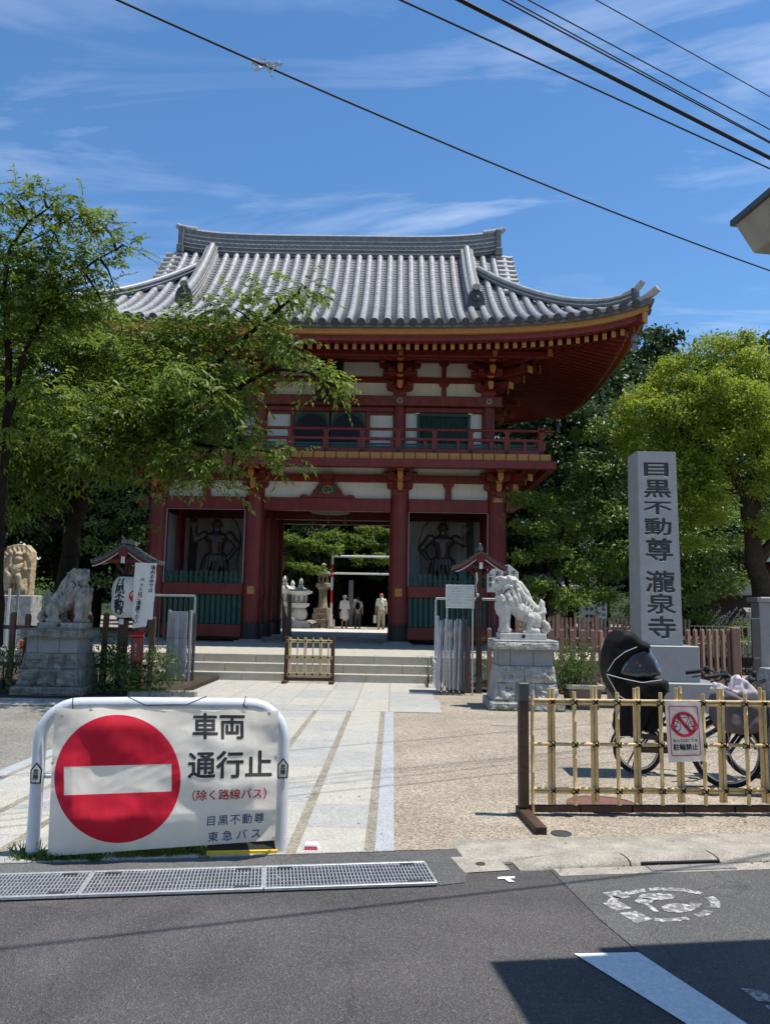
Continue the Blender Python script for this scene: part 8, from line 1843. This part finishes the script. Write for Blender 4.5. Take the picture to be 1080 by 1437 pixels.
for k in range(6): a = k*math.pi/3+math.pi/6; b.box((o.x+.22*math.cos(a)-.05, Y+.22*math.sin(a)-.05, zP(818)), (o.x+.22*math.cos(a)+.05, Y+.22*math.sin(a)+.05, zP(808)))
b.lathe([(.25, zP(818)), (.25, zP(816))], c, 6); b.lathe([(.25, zP(810)), (.25, zP(808))], c, 6); part('fire_box', b, M_OLD, sl_); b = MB(); b.lathe([(.17, zP(817)), (.17, zP(809))], c, 6); part('fire_box_dark', b, M_BLACK, sl_)
lath('roof', [(.30, zP(808)), (.42, zP(806)), (.40, zP(804)), (.22, zP(801)), (.10, zP(799))], M_OLD, sl_, 6, c); lath('finial', [(.10, zP(799)), (.13, zP(797)), (.08, zP(795.5)), (.13, zP(793.5)), (.11, zP(791.5)), (.02, zP(790))], M_OLD, sl_, 12, c, sm=50)
# white stone lanterns
for k, (px, Y, s_, lb) in enumerate(((421, 36.5, 1.0, 'white stone lantern at the right of the three inside the passage view'), (409, 38.0, .98, 'white stone lantern in the middle of the three inside the passage view'), (398, 36.8, 1.05, 'white stone lantern at the left of the three, partly behind the dark door leaf'))):
    q = P(px, 870, Y); t = thing('white_stone_lantern', lb, 'stone lantern', (q.x, Y, CZ), 0, 'white stone lanterns beyond the gate'); c = (0, 0, 0)
    def lp(nm, prof, seg, rot=math.pi/4, sm=None, m=M_WST): b = MB(); b.lathe([(r_*s_, z*s_) for r_, z in prof], c, seg, rot=rot); lpart(nm, b, m, t, smooth=sm)
    lp('base', [(.50, 0), (.50, .18), (.42, .19), (.42, .34)], 6); lp('drum', [(.18, .34), (.30, .48), (.34, .66), (.30, .84), (.2, .93)], 16, sm=50); lp('platform', [(.26, .93), (.44, 1.05), (.46, 1.16)], 6)
    lp('fire_box', [(.30, 1.16), (.30, 1.55)], 6); lp('roof', [(.34, 1.55), (.55, 1.62), (.60, 1.72), (.50, 1.74), (.26, 1.86), (.12, 1.92)], 6); lp('finial', [(.12, 1.92), (.14, 2.0), (.07, 2.04), (.12, 2.14), (.08, 2.24), (.01, 2.34)], 12, sm=50)
    b = MB()
    for j in range(6): a = j*math.pi/3+math.pi/4+math.pi/6; b.box((.265*s_*math.cos(a)-.06, .265*s_*math.sin(a)-.06, 1.24*s_), (.265*s_*math.cos(a)+.06, .265*s_*math.sin(a)+.06, 1.48*s_))
    lpart('fire_window', b, M_STONEM, t)
# rocks at the foot of the lantern
for k, (px, Y, r_) in enumerate(((436, 37.6, .30), (430, 37.2, .22), (443, 37.0, .2))):
    q = P(px, 880, Y); b = MB(); b.ball((q.x, Y, CZ+.10), (r_*1.3, r_, r_*.8), 9, 6); b.v = [tuple(Vector(v)+Vector((0, 0, .06*noise.noise(Vector(v)*4)))) for v in b.v]; single('garden_rock', b, M_OLD, ['largest flat brown rock at the foot of the old stone lantern', 'low brown rock left of the old stone lantern', 'small brown rock in front of the old stone lantern base'][k], 'rock', (q.x, Y, CZ))
# red and white pole with crossbars
Y = 36.0; a0 = P(464, 884, Y); z1 = P(467, 774, Y).z; t = thing('height_limit_pole', 'red and white striped pole with two long white crossbars beyond the gate', 'pole', (a0.x, Y, CZ)); n = 6
for k in range(n): b = MB(); b.tube([(a0.x, Y, CZ+(z1-CZ)*k/n), (a0.x, Y, CZ+(z1-CZ)*(k+1)/n)], .055, 10); part('pole_section', b, M_PRED if k in (2, 4) else M_WPIPE, t, smooth=50)
for py in (781, 805): q = P(500, py, Y); b = MB(); b.tube([(a0.x, Y-.05, q.z), (a0.x+3.6, Y-.05, q.z)], .05, 8); part('crossbar', b, M_WPIPE, t, smooth=50)
b = MB(); b.tube([(a0.x+3.6, Y, CZ), (a0.x+3.6, Y, z1)], .055, 8); part('far_pole', b, M_WPIPE, t, smooth=50); b = MB(); b.box((a0.x-.14, Y-.14, CZ), (a0.x+.14, Y+.14, CZ+.12)); part('foot', b, M_STONEM, t)
# dark hall and stone post deep in the court
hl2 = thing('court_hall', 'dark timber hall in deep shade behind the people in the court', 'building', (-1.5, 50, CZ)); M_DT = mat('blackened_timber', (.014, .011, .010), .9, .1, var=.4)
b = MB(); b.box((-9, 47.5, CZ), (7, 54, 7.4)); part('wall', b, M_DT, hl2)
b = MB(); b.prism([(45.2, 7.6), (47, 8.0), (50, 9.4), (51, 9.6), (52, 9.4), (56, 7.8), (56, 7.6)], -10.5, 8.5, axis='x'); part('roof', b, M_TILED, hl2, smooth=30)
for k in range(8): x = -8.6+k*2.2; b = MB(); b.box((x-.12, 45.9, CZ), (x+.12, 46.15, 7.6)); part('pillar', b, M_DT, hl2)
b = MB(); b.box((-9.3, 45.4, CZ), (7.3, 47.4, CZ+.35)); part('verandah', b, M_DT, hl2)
q = P(492, 845, 42); b = MB(); b.box((q.x-.13, 42, CZ), (q.x+.13, 42.26, P(492, 814, 42).z)); single('grey_stone_post', b, M_GRAND, 'slim grey stone post standing in shade behind the woman in white', 'stone post', (q.x, 42, CZ), bevel=.02)
q = P(499, 845, 40); b = MB(); b.box((q.x-.11, 40, P(499, 853, 40).z), (q.x+.11, 40.03, P(499, 841, 40).z)); b.box((q.x-.02, 40.03, CZ), (q.x+.02, 40.06, P(499, 853, 40).z)); single('small_notice', b, M_PAPER, 'small pale notice on a stake behind the person with the backpack', 'notice', (q.x, 40, CZ))
# dark door leaf and post inside the passage on the left
t = thing('passage_screen', 'dark low timber screen inside the passage beside the white stone lanterns', 'screen', (-4.2, 24.6, .55)); b = MB(); pr = [P(x, y, 23.0) for x, y in ((396, 900), (396, 838), (401, 860), (404, 868), (404, 835), (409, 835), (409, 900))]
b.prism([(p.x, max(.56, p.z)) for p in pr], 22.9, 23.0); part('screen_board', b, M_BRN, t)
